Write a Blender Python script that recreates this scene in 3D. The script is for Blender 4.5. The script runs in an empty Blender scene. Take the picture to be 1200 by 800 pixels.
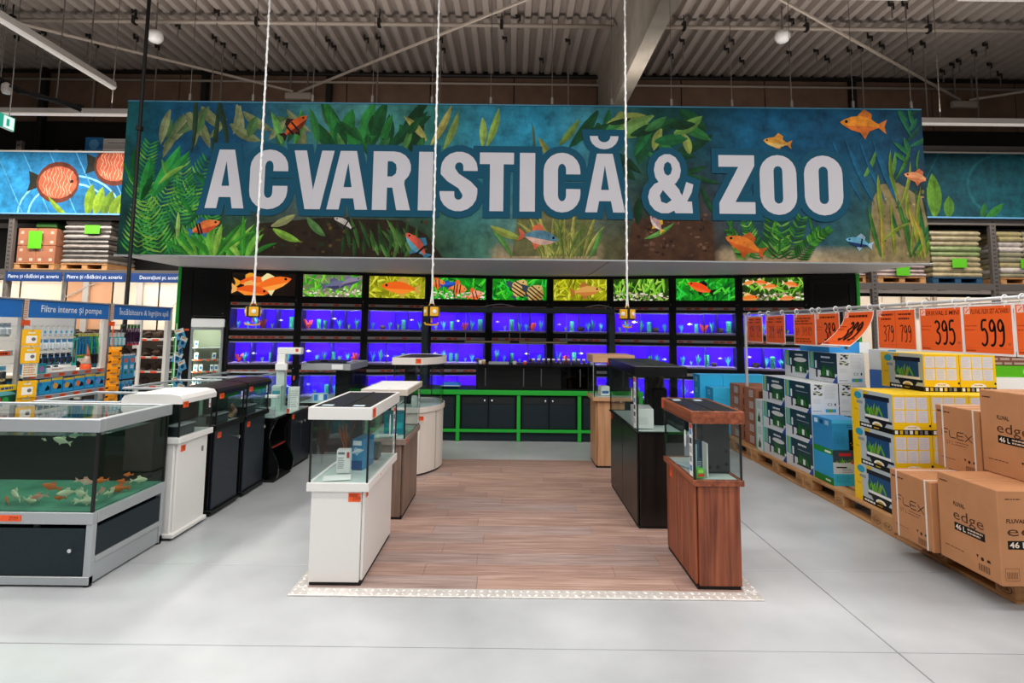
import bpy, bmesh, math, random
from mathutils import Vector, Matrix
random.seed(7)
SC = bpy.context.scene
COL = SC.collection
PI = math.pi
sin, cos = math.sin, math.cos

# ---------------------------------------------------------------- camera
F_PX, PP_Y, PITCH, ROLL, EYE = 667.0, 322.0, 0.094, 0.011, 1.56
FW = Vector((0, cos(PITCH), sin(PITCH)))
U0 = Vector((0, -sin(PITCH), cos(PITCH)))
RT = Vector((1, 0, 0)) * cos(ROLL) + U0 * sin(ROLL)
UP = Vector((1, 0, 0)) * -sin(ROLL) + U0 * cos(ROLL)
cd = bpy.data.cameras.new('camera')
cam = bpy.data.objects.new('camera', cd)
COL.objects.link(cam)
cd.sensor_fit = 'HORIZONTAL'; cd.sensor_width = 36.0
cd.lens = 36.0 * F_PX / 1200.0
cd.shift_y = (PP_Y - 400.0) / 1200.0
cd.clip_start = 0.05; cd.clip_end = 200
cam.matrix_world = Matrix(((RT.x, UP.x, -FW.x, 0), (RT.y, UP.y, -FW.y, 0), (RT.z, UP.z, -FW.z, EYE), (0, 0, 0, 1)))
SC.camera = cam

def at(px, py, X=None, Y=None, Z=None):
    """World point on the plane X=, Y= or Z= that the measured picture point shows."""
    d = FW + RT * ((px - 600) / F_PX) - UP * ((py - PP_Y) / F_PX)
    t = X / d.x if X is not None else Y / d.y if Y is not None else (Z - EYE) / d.z
    return Vector((d.x * t, d.y * t, d.z * t + EYE))

# ---------------------------------------------------------------- world, exposure, large lights
w = bpy.data.worlds.new('world'); SC.world = w; w.use_nodes = True
w.node_tree.nodes['Background'].inputs[0].default_value = (0.9, 0.95, 1, 1)
w.node_tree.nodes['Background'].inputs[1].default_value = 0.05
SC.view_settings.view_transform = 'Standard'
SC.view_settings.look = 'None'
SC.view_settings.exposure = 0.0
SC.view_settings.gamma = 1.0
SC.cycles.use_denoising = True
SC.cycles.max_bounces = 10
SC.cycles.transparent_max_bounces = 40
SC.cycles.sample_clamp_indirect = 4.0
SC.cycles.caustics_reflective = False
SC.cycles.caustics_refractive = False

def area(name, loc, size, power, color=(1, 1, 1), rot=(0, 0, 0), parent=None, spread=PI):
    l = bpy.data.lights.new(name, 'AREA')
    l.shape = 'RECTANGLE'; l.size, l.size_y = size
    l.energy = power; l.color = color; l.spread = spread
    o = bpy.data.objects.new(name, l); COL.objects.link(o)
    o.location = loc; o.rotation_euler = rot
    if parent: o.parent = parent
    return o
# rows of linear ceiling luminaires over the aisle (off the top of the frame)
for yy, pw in ((4.2, 250), (2.0, 335), (-1.0, 310), (-4.0, 200)):
    area('ceiling_row_light', (0.5, yy, 5.6), (15, 0.3), pw, (1.0, 0.98, 0.955))
for yy in (4.7, 1.0, -3.0):
    area('ceiling_fill_uplight', (0.5, yy, 5.75), (15, 0.3), 120, (1.0, 0.93, 0.86), (PI, 0, 0))  # added upward fill lights that brighten the roof deck
area('aisle_row_light', (-4.6, 4.2, 4.6), (0.3, 3.6), 85, (1.0, 0.96, 0.9), spread=2.0)
area('aisle_row_light', (7.0, 5.2, 4.9), (0.3, 5.0), 90, (1.0, 0.95, 0.88))
area('rear_fill_uplight', (0, 9.1, 5.2), (18, 0.3), 190, (1.0, 0.93, 0.86), (PI, 0, 0))  # added upward fill for the far roof deck and rear wall
area('rack_aisle_light', (-7.9, 9.0, 4.9), (4.5, 0.3), 380, (1.0, 0.93, 0.84))
area('rack_aisle_light', (7.9, 9.0, 4.9), (4.5, 0.3), 150, (1.0, 0.93, 0.84))

# ---------------------------------------------------------------- colours and materials
def S(h):
    """sRGB hex to linear rgb."""
    out = []
    for i in (0, 2, 4):
        c = int(h[i:i + 2], 16) / 255.0
        out.append(c / 12.92 if c <= 0.04045 else ((c + 0.055) / 1.055) ** 2.4)
    return tuple(out)
MATS = {}
def mat(name, col='808080', rough=0.5, metal=0.0, var=0.0, scale=8.0, bump=0.0, emit=0.0, stretch=(1, 1, 1), col2=None, spec=0.5, coat=0.0):
    if name in MATS: return MATS[name]
    m = bpy.data.materials.new(name); m.use_nodes = True
    nt = m.node_tree; b = nt.nodes['Principled BSDF']
    c = S(col); b.inputs['Base Color'].default_value = (*c, 1)
    b.inputs['Roughness'].default_value = rough
    b.inputs['Metallic'].default_value = metal
    b.inputs['Specular IOR Level'].default_value = spec
    b.inputs['Coat Weight'].default_value = coat
    if emit:
        b.inputs['Emission Color'].default_value = (*c, 1)
        b.inputs['Emission Strength'].default_value = emit
    if var or bump or col2:
        tc = nt.nodes.new('ShaderNodeTexCoord'); mp = nt.nodes.new('ShaderNodeMapping')
        mp.inputs['Scale'].default_value = stretch
        nz = nt.nodes.new('ShaderNodeTexNoise'); nz.inputs['Scale'].default_value = scale
        nz.inputs['Detail'].default_value = 5
        nt.links.new(tc.outputs['Object'], mp.inputs[0]); nt.links.new(mp.outputs[0], nz.inputs['Vector'])
        if var or col2:
            r = nt.nodes.new('ShaderNodeValToRGB')
            if col2: a, d = c, S(col2)
            else: a, d = tuple(x * (1 - var) for x in c), tuple(min(1, x * (1 + var)) for x in c)
            r.color_ramp.elements[0].color = (*a, 1); r.color_ramp.elements[1].color = (*d, 1)
            r.color_ramp.elements[0].position = 0.33; r.color_ramp.elements[1].position = 0.67
            nt.links.new(nz.outputs[0], r.inputs[0]); nt.links.new(r.outputs[0], b.inputs['Base Color'])
        if bump:
            bp = nt.nodes.new('ShaderNodeBump'); bp.inputs['Strength'].default_value = bump; bp.inputs['Distance'].default_value = 0.01
            nt.links.new(nz.outputs[0], bp.inputs['Height']); nt.links.new(bp.outputs[0], b.inputs['Normal'])
    MATS[name] = m
    return m
def glass(name, tint='f8fcfb', refl=1.0, ior=1.5):
    """Thin pane: clear with a fresnel reflection."""
    if name in MATS: return MATS[name]
    m = bpy.data.materials.new(name); m.use_nodes = True; nt = m.node_tree; nt.nodes.clear()
    o = nt.nodes.new('ShaderNodeOutputMaterial'); mx = nt.nodes.new('ShaderNodeMixShader')
    t = nt.nodes.new('ShaderNodeBsdfTransparent'); t.inputs[0].default_value = (*S(tint), 1)
    g = nt.nodes.new('ShaderNodeBsdfGlossy'); g.inputs['Roughness'].default_value = 0.02
    g.inputs[0].default_value = (refl, refl, refl, 1)
    f = nt.nodes.new('ShaderNodeFresnel'); f.inputs[0].default_value = ior
    ge = nt.nodes.new('ShaderNodeNewGeometry'); sb = nt.nodes.new('ShaderNodeMath'); sb.operation = 'SUBTRACT'; sb.inputs[0].default_value = 1.0
    ml = nt.nodes.new('ShaderNodeMath'); ml.operation = 'MULTIPLY'
    nt.links.new(ge.outputs['Backfacing'], sb.inputs[1]); nt.links.new(sb.outputs[0], ml.inputs[0]); nt.links.new(f.outputs[0], ml.inputs[1])
    nt.links.new(ml.outputs[0], mx.inputs[0]); nt.links.new(t.outputs[0], mx.inputs[1]); nt.links.new(g.outputs[0], mx.inputs[2])
    nt.links.new(mx.outputs[0], o.inputs[0]); MATS[name] = m
    return m
def attr_mat(name, rough=0.5, emit=0.0, grain=0.0):
    if name in MATS: return MATS[name]
    m = bpy.data.materials.new(name); m.use_nodes = True; nt = m.node_tree; b = nt.nodes['Principled BSDF']
    a = nt.nodes.new('ShaderNodeAttribute'); a.attribute_name = 'Col'
    b.inputs['Roughness'].default_value = rough; b.inputs['Specular IOR Level'].default_value = 0.2
    if emit:
        b.inputs['Base Color'].default_value = (0.01, 0.01, 0.01, 1)
        nt.links.new(a.outputs['Color'], b.inputs['Emission Color']); b.inputs['Emission Strength'].default_value = emit
    else:
        src = a.outputs['Color']
        if grain:
            tc = nt.nodes.new('ShaderNodeTexCoord'); nz = nt.nodes.new('ShaderNodeTexNoise'); nz.inputs['Scale'].default_value = grain; nz.inputs['Detail'].default_value = 8; nz.inputs['Roughness'].default_value = .7
            mr = nt.nodes.new('ShaderNodeMapRange'); mr.inputs['From Min'].default_value = .3; mr.inputs['From Max'].default_value = .7; mr.inputs['To Min'].default_value = .35; mr.inputs['To Max'].default_value = 1.25
            mx = nt.nodes.new('ShaderNodeVectorMath'); mx.operation = 'SCALE'
            nt.links.new(tc.outputs['Object'], nz.inputs['Vector']); nt.links.new(nz.outputs[0], mr.inputs['Value']); nt.links.new(src, mx.inputs[0]); nt.links.new(mr.outputs[0], mx.inputs['Scale']); src = mx.outputs[0]
        nt.links.new(src, b.inputs['Base Color'])
    MATS[name] = m
    return m

def wood(name, c1, c2, axis='z', scale=1.0, rough=0.45):
    """Laminate with stretched grain along the given axis."""
    st = {'x': (1.2, 22, 22), 'y': (22, 1.2, 22), 'z': (22, 22, 1.2)}[axis]
    return mat(name, c1, rough, col2=c2, scale=scale * 1.6, stretch=st, bump=0.03)

PRINT = attr_mat('print', 0.45)
SHEET = attr_mat('banner_print', 0.75, 0, 5.0)
SHEETL = attr_mat('banner_lettering', 0.75)
LIT = attr_mat('backlit_print', 0.4, 0.95)
WHITE = mat('white_lacquer', 'e9e7e4', 0.35)
WHITE2 = mat('white_plastic', 'eeeeec', 0.4)
BLACK = mat('black_laminate', '08090b', 0.4, var=0.2, scale=30, spec=0.3)
BLACK2 = mat('black_board', '060708', 0.5, spec=0.25)
ANTH = mat('anthracite_panel', '17252c', 0.5, var=0.15, scale=60, spec=0.3)
ALU = mat('aluminium', 'b9bdc0', 0.35, 0.6)
STEEL = mat('galvanised_steel', '8d8a86', 0.45, 0.5, var=0.2, scale=12)
DARKMETAL = mat('dark_metal', '1a1816', 0.5, 0.3)
RUBBER = mat('black_rubber', '080808', 0.7)
SILI = mat('black_silicone', '06080a', 0.4)
ORANGE = mat('orange_label', 'f25a22', 0.55)
GREEN = mat('green_lacquer', '1fae35', 0.4)
CHROME = mat('chrome', 'd5d8da', 0.2, 0.9)
CARD = mat('brown_cardboard', 'b98055', 0.75, var=0.07, scale=5)
CARD2 = mat('red_brown_cardboard', '9c6347', 0.75, var=0.1, scale=6)
CYAN = mat('cyan_cardboard', '50c4f2', 0.5)
PALLET = mat('pallet_wood', 'a9764a', 0.75, col2='c3935f', scale=4, stretch=(6, 1, 6), bump=0.1)
GLASS = glass('clear_glass')
GLASSG = glass('tinted_glass', 'f8fcfb', .65)
GLASSD = glass('dark_glass', '2c3236', .5)
MAROON = wood('mahogany_laminate', '6a301a', 'a55a38', 'z')
MAROONX = wood('mahogany_laminate_flat', '683018', 'a05636', 'y')
BEECH = wood('beech_laminate', 'b5855f', 'cc9f78', 'z', rough=0.4)
BEECHX = wood('beech_laminate_flat', 'c09068', 'd5ab84', 'x', rough=0.4)
TAUPE = wood('taupe_oak_laminate', '6d5a50', '92796b', 'z')
LIDTOP = mat('lid_flap_black', '17191b', 0.42, var=0.15, scale=80)

# ---------------------------------------------------------------- mesh building
class MB:
    def __init__(s): s.v = []; s.f = []; s.m = []
    def add(s, vs, fs, mi=0):
        k = len(s.v); s.v += [tuple(p) for p in vs]; s.f += [tuple(i + k for i in f) for f in fs]; s.m += [mi] * len(fs); return s
    def box(s, x0, x1, y0, y1, z0, z1, b=0.0, mi=0):
        if x1 < x0: x0, x1 = x1, x0
        if y1 < y0: y0, y1 = y1, y0
        if z1 < z0: z0, z1 = z1, z0
        if b <= 0:
            return s.add([(x0, y0, z0), (x1, y0, z0), (x1, y1, z0), (x0, y1, z0), (x0, y0, z1), (x1, y0, z1), (x1, y1, z1), (x0, y1, z1)],
                         [(0, 3, 2, 1), (4, 5, 6, 7), (0, 1, 5, 4), (1, 2, 6, 5), (2, 3, 7, 6), (3, 0, 4, 7)], mi)
        b = min(b, (x1 - x0) * .45, (y1 - y0) * .45, (z1 - z0) * .45)
        bm = bmesh.new(); bmesh.ops.create_cube(bm, size=1)
        for v in bm.verts:
            v.co = ((x0 + x1) / 2 + v.co.x * (x1 - x0), (y0 + y1) / 2 + v.co.y * (y1 - y0), (z0 + z1) / 2 + v.co.z * (z1 - z0))
        bmesh.ops.bevel(bm, geom=bm.edges[:], offset=b, segments=1, affect='EDGES')
        s.bm(bm, mi); return s
    def bm(s, bm, mi=0):
        bm.verts.index_update()
        s.add([v.co[:] for v in bm.verts], [[v.index for v in f.verts] for f in bm.faces], mi); bm.free(); return s
    def tube(s, pts, r, n=8, mi=0, caps=True):
        pts = [Vector(p) for p in pts]; rs = r if isinstance(r, (list, tuple)) else [r] * len(pts)
        vs = []; fs = []; prev = None
        for i, p in enumerate(pts):
            d = (pts[min(i + 1, len(pts) - 1)] - pts[max(i - 1, 0)])
            if d.length < 1e-9: d = Vector((0, 0, 1))
            d.normalize()
            if prev is None:
                a = d.orthogonal().normalized()
            else:
                a = prev - d * prev.dot(d)
                a = a.normalized() if a.length > 1e-6 else d.orthogonal().normalized()
            prev = a; b = d.cross(a)
            for k in range(n):
                t = 2 * PI * k / n; vs.append(p + a * (cos(t) * rs[i]) + b * (sin(t) * rs[i]))
        for i in range(len(pts) - 1):
            for k in range(n):
                fs.append((i * n + k, i * n + (k + 1) % n, (i + 1) * n + (k + 1) % n, (i + 1) * n + k))
        if caps: fs.append(tuple(range(n))[::-1]); fs.append(tuple(range((len(pts) - 1) * n, len(pts) * n)))
        return s.add(vs, fs, mi)
    def lathe(s, prof, c=(0, 0, 0), n=14, mi=0):
        vs = []; fs = []
        for r, z in prof:
            for k in range(n):
                t = 2 * PI * k / n; vs.append((c[0] + r * cos(t), c[1] + r * sin(t), c[2] + z))
        for i in range(len(prof) - 1):
            for k in range(n):
                fs.append((i * n + k, i * n + (k + 1) % n, (i + 1) * n + (k + 1) % n, (i + 1) * n + k))
        fs.append(tuple(range(n))[::-1]); fs.append(tuple(range((len(prof) - 1) * n, len(prof) * n)))
        return s.add(vs, fs, mi)
    def prism(s, pts, z0, z1, mi=0, ax='z'):
        """Extrude a 2D outline; ax is the extrusion axis."""
        n = len(pts)
        mk = {'z': lambda p, h: (p[0], p[1], h), 'y': lambda p, h: (p[0], h, p[1]), 'x': lambda p, h: (h, p[0], p[1])}[ax]
        vs = [mk(p, z0) for p in pts] + [mk(p, z1) for p in pts]
        fs = [tuple(range(n))[::-1], tuple(range(n, 2 * n))] + [(i, (i + 1) % n, n + (i + 1) % n, n + i) for i in range(n)]
        return s.add(vs, fs, mi)
    def build(s, name, mats, parent=None, world=True, kind=None, smooth=False, loc=None):
        me = bpy.data.meshes.new(name)
        off = Vector((0, 0, 0))
        if parent is not None and world:
            p = parent
            while p is not None: off += p.location; p = p.parent
        if loc is not None: off += Vector(loc)
        me.from_pydata([(v[0] - off.x, v[1] - off.y, v[2] - off.z) for v in s.v], [], s.f)
        for m in (mats if isinstance(mats, (list, tuple)) else [mats]): me.materials.append(m)
        for p, i in zip(me.polygons, s.m):
            p.material_index = i
            if smooth: p.use_smooth = True
        bm = bmesh.new(); bm.from_mesh(me); bmesh.ops.recalc_face_normals(bm, faces=bm.faces[:]); bm.to_mesh(me); bm.free()
        return link(name, me, parent, kind, loc)
def link(name, me, parent=None, kind=None, loc=None):
    o = bpy.data.objects.new(name, me); COL.objects.link(o)
    if parent is not None: o.parent = parent
    if kind: o['kind'] = kind
    if loc is not None: o.location = loc
    return o
def tag(o, label, cat, group=None):
    o['label'] = label; o['category'] = cat
    if group: o['group'] = group
    return o
def thing(name, label, cat, loc=(0, 0, 0), rz=0.0, group=None):
    o = bpy.data.objects.new(name, None); COL.objects.link(o); o.empty_display_size = 0.1
    o.location = loc; o.rotation_euler = (0, 0, rz)
    return tag(o, label, cat, group)
def dup(root, loc=None, rz=None, label=None, group=None, scale=None):
    r = root.copy(); COL.objects.link(r)
    if loc is not None: r.location = loc
    if rz is not None: r.rotation_euler = (0, 0, rz)
    if scale is not None: r.scale = scale
    if label: r['label'] = label
    if group: r['group'] = group
    for ch in list(root.children):
        c = ch.copy(); COL.objects.link(c); c.parent = r
        for g in list(ch.children):
            d = g.copy(); COL.objects.link(d); d.parent = c
    return r
def bx(name, m, parent, x0, x1, y0, y1, z0, z1, b=0.003, world=True, kind=None):
    return MB().box(x0, x1, y0, y1, z0, z1, b).build(name, m, parent, world, kind)

# ---------------------------------------------------------------- flat print (lettering, artwork) as coloured polygons
_TXT = {}
def glyphs(t, bold=0.0):
    k = (t, bold)
    if k not in _TXT:
        c = bpy.data.curves.new('t', 'FONT'); c.body = t; c.offset = bold; c.resolution_u = 2
        o = bpy.data.objects.new('t', c); me = bpy.data.meshes.new_from_object(o)
        _TXT[k] = ([tuple(v.co[:2]) for v in me.vertices], [tuple(p.vertices) for p in me.polygons])
        bpy.data.objects.remove(o); bpy.data.curves.remove(c); bpy.data.meshes.remove(me)
    return _TXT[k]
def clip(poly, r):
    for ax, lim, sg in ((0, r[0], 1), (0, r[2], -1), (1, r[1], 1), (1, r[3], -1)):
        out = []
        for i in range(len(poly)):
            a, b = poly[i - 1], poly[i]
            da, db = (a[ax] - lim) * sg, (b[ax] - lim) * sg
            if (da >= 0) != (db >= 0):
                t = da / (da - db); out.append((a[0] + (b[0] - a[0]) * t, a[1] + (b[1] - a[1]) * t))
            if db >= 0: out.append(b)
        poly = out
        if len(poly) < 3: return None
    return poly
def hexc(c): return S(c) if isinstance(c, str) else c
class Pr:
    """Coloured polygons on a plane with origin O and axes U, V; each later shape lies a hair prouder."""
    def __init__(s, O=(0, 0, 0), U=(1, 0, 0), V=(0, 0, 1), eps=0.000012, base=0.0004):
        s.O, s.U, s.V = Vector(O), Vector(U), Vector(V); s.N = s.U.cross(s.V)
        s.v = []; s.f = []; s.c = []; s.n = 0; s.eps = eps; s.base = base; s.clip = None; s.surf = None
    def _p(s, u, v):
        h = s.base + s.n * s.eps
        if s.surf: u, v, dh = s.surf(u, v); h += dh
        return tuple(s.O + s.U * u + s.V * v + s.N * h)
    def raw(s, pts, faces, cols):
        k = len(s.v)
        for p in pts: s.v.append(s._p(*p))
        for f in faces:
            s.f.append(tuple(i + k for i in f))
            s.c += [cols[i] for i in f] if isinstance(cols, list) else [cols] * len(f)
    def poly(s, pts, c, step=True):
        if s.clip:
            pts = clip(pts, s.clip)
            if not pts: return
        if step: s.n += 1
        s.raw(pts, [tuple(range(len(pts)))], hexc(c))
    def rect(s, u0, v0, u1, v1, c, step=True): s.poly([(u0, v0), (u1, v0), (u1, v1), (u0, v1)], c, step)
    def grid(s, u0, v0, u1, v1, nu, nv, fn):
        s.n += 1; pts = []; cols = []
        for j in range(nv + 1):
            for i in range(nu + 1):
                a, b = i / nu, j / nv; pts.append((u0 + (u1 - u0) * a, v0 + (v1 - v0) * b)); cols.append(fn(a, b))
        s.raw(pts, [(j * (nu + 1) + i, j * (nu + 1) + i + 1, (j + 1) * (nu + 1) + i + 1, (j + 1) * (nu + 1) + i) for j in range(nv) for i in range(nu)], cols)
    def disc(s, u, v, r, c, rv=None, n=12, step=True): s.poly([(u + r * cos(2 * PI * k / n), v + (rv or r) * sin(2 * PI * k / n)) for k in range(n)], c, step)
    def text(s, t, u, v, h, c, wid=None, bold=0.0, align='l', slant=0.0):
        """Lettering with cap height h; wid squeezes the line to a width."""
        vs, fs = glyphs(t, bold)
        if not vs: return
        x0, x1 = min(p[0] for p in vs), max(p[0] for p in vs)
        k = h / 0.69; kx = wid / max(x1 - x0, 1e-6) if wid else k
        o = {'l': 0, 'c': -(x1 - x0) * kx / 2, 'r': -(x1 - x0) * kx}[align]
        s.n += 1; s.raw([(u + o + (p[0] - x0) * kx + p[1] * k * slant, v + p[1] * k) for p in vs], fs, hexc(c))
    def lines(s, u0, v0, u1, v1, n, c, seed=1, fill=0.5):
        """Small print: ragged rows of short strokes."""
        r = random.Random(seed); dv = (v1 - v0) / n; s.n += 1
        for i in range(n):
            u = u0; vv = v1 - dv * (i + 0.5)
            end = u1 - (u1 - u0) * r.random() * 0.25
            while u < end:
                w_ = (u1 - u0) * r.uniform(0.08, 0.22); s.rect(u, vv - dv * fill / 2, min(u + w_, end), vv + dv * fill / 2, c, False); u += w_ + (u1 - u0) * 0.035
    def stroke(s, pts, t, c, step=True):
        """Thick poly-line."""
        if step: s.n += 1
        q = strokepoly(pts, t); n = len(pts)
        s.raw(q, [(i, i + 1, 2 * n - 2 - i, 2 * n - 1 - i) for i in range(n - 1)], hexc(c))
    def leaf(s, u, v, L, W, ang, c, bend=0.0, c2=None, n=6):
        a = ang; p = [(u, v)]; st = L / n
        for i in range(n): p.append((p[-1][0] + st * cos(a), p[-1][1] + st * sin(a))); a += bend / n
        l = []; r = []
        for i, q in enumerate(p):
            d = ang + bend * i / n; wv = W * sin(PI * min(1, (i + 0.25) / (n + 0.25))) ** 0.8 / 2
            l.append((q[0] - sin(d) * wv, q[1] + cos(d) * wv)); r.append((q[0] + sin(d) * wv, q[1] - cos(d) * wv))
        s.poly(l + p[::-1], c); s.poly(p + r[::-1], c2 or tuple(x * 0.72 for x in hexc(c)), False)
    def fish(s, u, v, L, ang, c1, c2, cf=None, hgt=0.36, stripes=None):
        ca, sa = cos(ang), sin(ang); fl = -1 if ca < 0 else 1
        T = lambda x, y: (u + L * (x * ca - y * fl * sa), v + L * (x * sa + y * fl * ca))
        cf = cf or c2
        s.poly([T(-.34, .03), T(-.55, .17), T(-.5, 0), T(-.55, -.17), T(-.34, -.03)], cf)
        s.poly([T(.12, hgt * .45), T(-.02, hgt * .85), T(-.2, hgt * .62), T(-.2, hgt * .2)], cf)
        s.poly([T(.05, -hgt * .42), T(-.08, -hgt * .8), T(-.18, -hgt * .3)], cf)
        up = [(.5, 0), (.42, .16), (.25, .36), (.05, .46), (-.15, .38), (-.3, .18), (-.38, .1)]
        s.poly([T(x, y * hgt) for x, y in up] + [T(x, -y * hgt) for x, y in up[::-1]], c1)
        s.poly([T(x, -y * hgt) for x, y in up[1:]] + [T(-.3, -.02), T(.2, -.05)], c2)
        for x in stripes or (): s.poly([T(x - .03, hgt * .4), T(x + .03, hgt * .42), T(x + .02, -hgt * .42), T(x - .04, -hgt * .4)], '101014')
        s.disc(*T(.36, .03), L * .035, '0a0a0a')
    def build(s, name, m, parent=None, world=True, **k):
        me = bpy.data.meshes.new(name); off = Vector((0, 0, 0))
        if parent is not None and world:
            p = parent
            while p is not None: off += p.location; p = p.parent
        me.from_pydata([tuple(Vector(v) - off) for v in s.v], [], s.f)
        me.materials.append(m)
        a = me.color_attributes.new('Col', 'FLOAT_COLOR', 'CORNER')
        a.data.foreach_set('color', [x for c in s.c for x in (*c, 1.0)])
        return link(name, me, parent, k.get('kind'))
def strokepoly(pts, t):
    n = len(pts); l = []; r = []
    for i, p in enumerate(pts):
        a, b = pts[max(i - 1, 0)], pts[min(i + 1, n - 1)]
        d = math.hypot(b[0] - a[0], b[1] - a[1]) or 1
        nx, ny = -(b[1] - a[1]) / d * t / 2, (b[0] - a[0]) / d * t / 2
        l.append((p[0] + nx, p[1] + ny)); r.append((p[0] - nx, p[1] - ny))
    return l + r[::-1]
def lerp(a, b, t): return tuple(x + (y - x) * t for x, y in zip(a, b))
def arc(cx, cy, rx, ry, a0, a1, n=8):
    return [(cx + rx * cos(math.radians(a0 + (a1 - a0) * i / n)), cy + ry * sin(math.radians(a0 + (a1 - a0) * i / n))) for i in range(n + 1)]
DIG = {'3': [(.1, .9), (.35, 1), (.7, .9), (.7, .72), (.35, .56), (.72, .42), (.75, .15), (.4, 0), (.05, .08)],
       '9': [(.75, .8), (.45, 1), (.15, .82), (.25, .6), (.55, .6), (.75, .8), (.78, .5), (.7, .15), (.4, 0), (.2, .05)],
       '5': [(.8, 1), (.25, .97), (.18, .6), (.5, .66), (.78, .45), (.75, .15), (.4, 0), (.08, .1)],
       '7': [(.05, .95), (.8, 1), (.5, .55), (.35, 0)],
       '2': [(.1, .8), (.35, 1), (.7, .9), (.65, .6), (.1, .02), (.45, .1), (.85, 0)],
       '4': [(.35, 1), (.1, .45), (.8, .45), (.6, .45), (.65, .75), (.6, 0)],
       '6': [(.7, .95), (.35, .8), (.12, .35), (.3, .02), (.65, .1), (.7, .35), (.4, .5), (.15, .3)],
       '8': [(.7, .85), (.4, 1), (.15, .8), (.4, .56), (.75, .3), (.45, 0), (.12, .2), (.4, .54), (.7, .85)],
       '1': [(.2, .75), (.5, 1), (.45, 0)], '0': [(.4, 1), (.1, .6), (.15, .15), (.45, 0), (.75, .35), (.7, .8), (.4, 1)]}
def marker(pr, t, u, v, w_, h, th, c='140c0a'):
    """Hand-written digits in a broad marker."""
    for i, ch in enumerate(t):
        if ch in DIG:
            P = DIG[ch]; sm = []
            for k in range(len(P) - 1):
                a, b, d, e = P[max(k - 1, 0)], P[k], P[k + 1], P[min(k + 2, len(P) - 1)]
                for q in (0, .34, .67):
                    sm.append(tuple(.5 * (2 * b[j] + (d[j] - a[j]) * q + (2 * a[j] - 5 * b[j] + 4 * d[j] - e[j]) * q * q + (3 * b[j] - a[j] - 3 * d[j] + e[j]) * q ** 3) for j in (0, 1)))
            sm.append(P[-1]); pr.stroke([(u + (i + x) * w_, v + y * h) for x, y in sm], th, c)
# ================================================================ SETTING
CONC = mat('polished_concrete', 'a0a3a6', 0.32, col2='c6c9cb', scale=0.9, bump=0.015)
fl = bx('floor', mat('joint_filler', '3c3c3b', 0.8), None, -16, 16, -8, 13.4, -0.2, -0.012, 0, kind='structure')
XS = [-16, -10.2, -6.1, 1.913, 7.9, 12, 16]; YS = [-8, -3, 0.2, 2.95, 3.9, 8.9, 13.4]
for i in range(6):
    for j in range(6):
        bx('slab', CONC, fl, XS[i] + .003, XS[i + 1] - .003, YS[j] + .003, YS[j + 1] - .003, -0.05, 0, 0.002)
# corrugated roof deck
m = MB(); prof = []; x = -16.0
while x < 16:
    prof += [(x, 7.6), (x + .11, 7.6), (x + .14, 7.72), (x + .24, 7.72)]; x += .27
vs = [(a, -8, z) for a, z in prof] + [(a, 13.4, z) for a, z in prof]; n = len(prof)
m.add(vs, [(i, i + 1, n + i + 1, n + i) for i in range(n - 1)])
m.box(-16, 16, -8, 13.4, 7.74, 7.8)
m.build('ceiling', mat('roof_deck_steel', 'a89c94', 0.5, 0.1), kind='structure')
CREAM = mat('cream_panel', 'f4e6d2', 0.6)
DARKW = mat('dark_wall', '0d0b0a', 0.8)
wb = bx('wall_back', DARKW, None, -16, 16, 13.2, 13.4, 0, 7.75, 0, kind='structure')
BRN = mat('brown_facade_panel', '6a5141', 0.7, var=0.15, scale=3)
for i in range(16):
    bx('panel', BRN, wb, -16 + 2 * i + .01, -14 + 2 * i - .01, 13.14, 13.2, 6.35, 7.58, 0.01)
GREYW = mat('grey_wall', '8d8a86', 0.8)
bx('wall_left', GREYW, None, -16.2, -16, -8, 13.4, 0, 7.75, 0, kind='structure')
bx('wall_right', GREYW, None, 16, 16.2, -8, 13.4, 0, 7.75, 0, kind='structure')
bx('wall_front', GREYW, None, -16, 16, -8.2, -8, 0, 7.75, 0, kind='structure')
CB = mat('concrete_girder', '8b8378', 0.85, var=0.12, scale=3)
MB().prism([(1.93, 7.6), (2.0, 7.3), (2.0, 6.2), (1.95, 6.1), (1.95, 5.95), (2.2, 5.95), (2.2, 6.1), (2.15, 6.2), (2.15, 7.3), (2.22, 7.6)], -7.9, 13.1, ax='y').build('roof_beam', CB, kind='structure')
for px in (385, 1000, 239, 50):
    q = at(px, 110, Y=13.0); bx('steel_column', DARKMETAL, None, q.x - .06, q.x + .06, 12.95, 13.12, 0, 7.6, .01, kind='structure')

# laminate island between the tank rows
lam = thing('laminate_floor', 'grey-brown wood plank floor island between the two middle tank rows', 'flooring', (0.1, 5.2, 0))
bx('underlay', BLACK2, lam, -1.2, 1.41, 3.56, 6.95, 0, .003, 0)
PL = [wood('plank_%s' % k, a, b, 'x', 1.7, 0.5) for k, a, b in (('warm', '8e6f63', 'b8998c'), ('grey', '8a746d', 'b29b93'), ('light', '957567', 'c0a193'), ('mid', '8f7166', 'b6988c'))]
rr = random.Random(3); yy = 3.56
while yy < 6.94:
    x = -1.2 - rr.random() * .9
    y1 = min(yy + .185, 6.95)
    while x < 1.41:
        a, b = max(x, -1.2), min(x + 1.22, 1.41)
        if b - a > .02: bx('plank', rr.choice(PL), lam, a + .0008, b - .0008, yy + .0008, y1 - .0008, .003, .008, .001)
        x += 1.22
    yy += .185
PLATE = mat('tread_plate', 'e8e2dc', 0.35, 0.35, var=0.1, scale=20)
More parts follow.
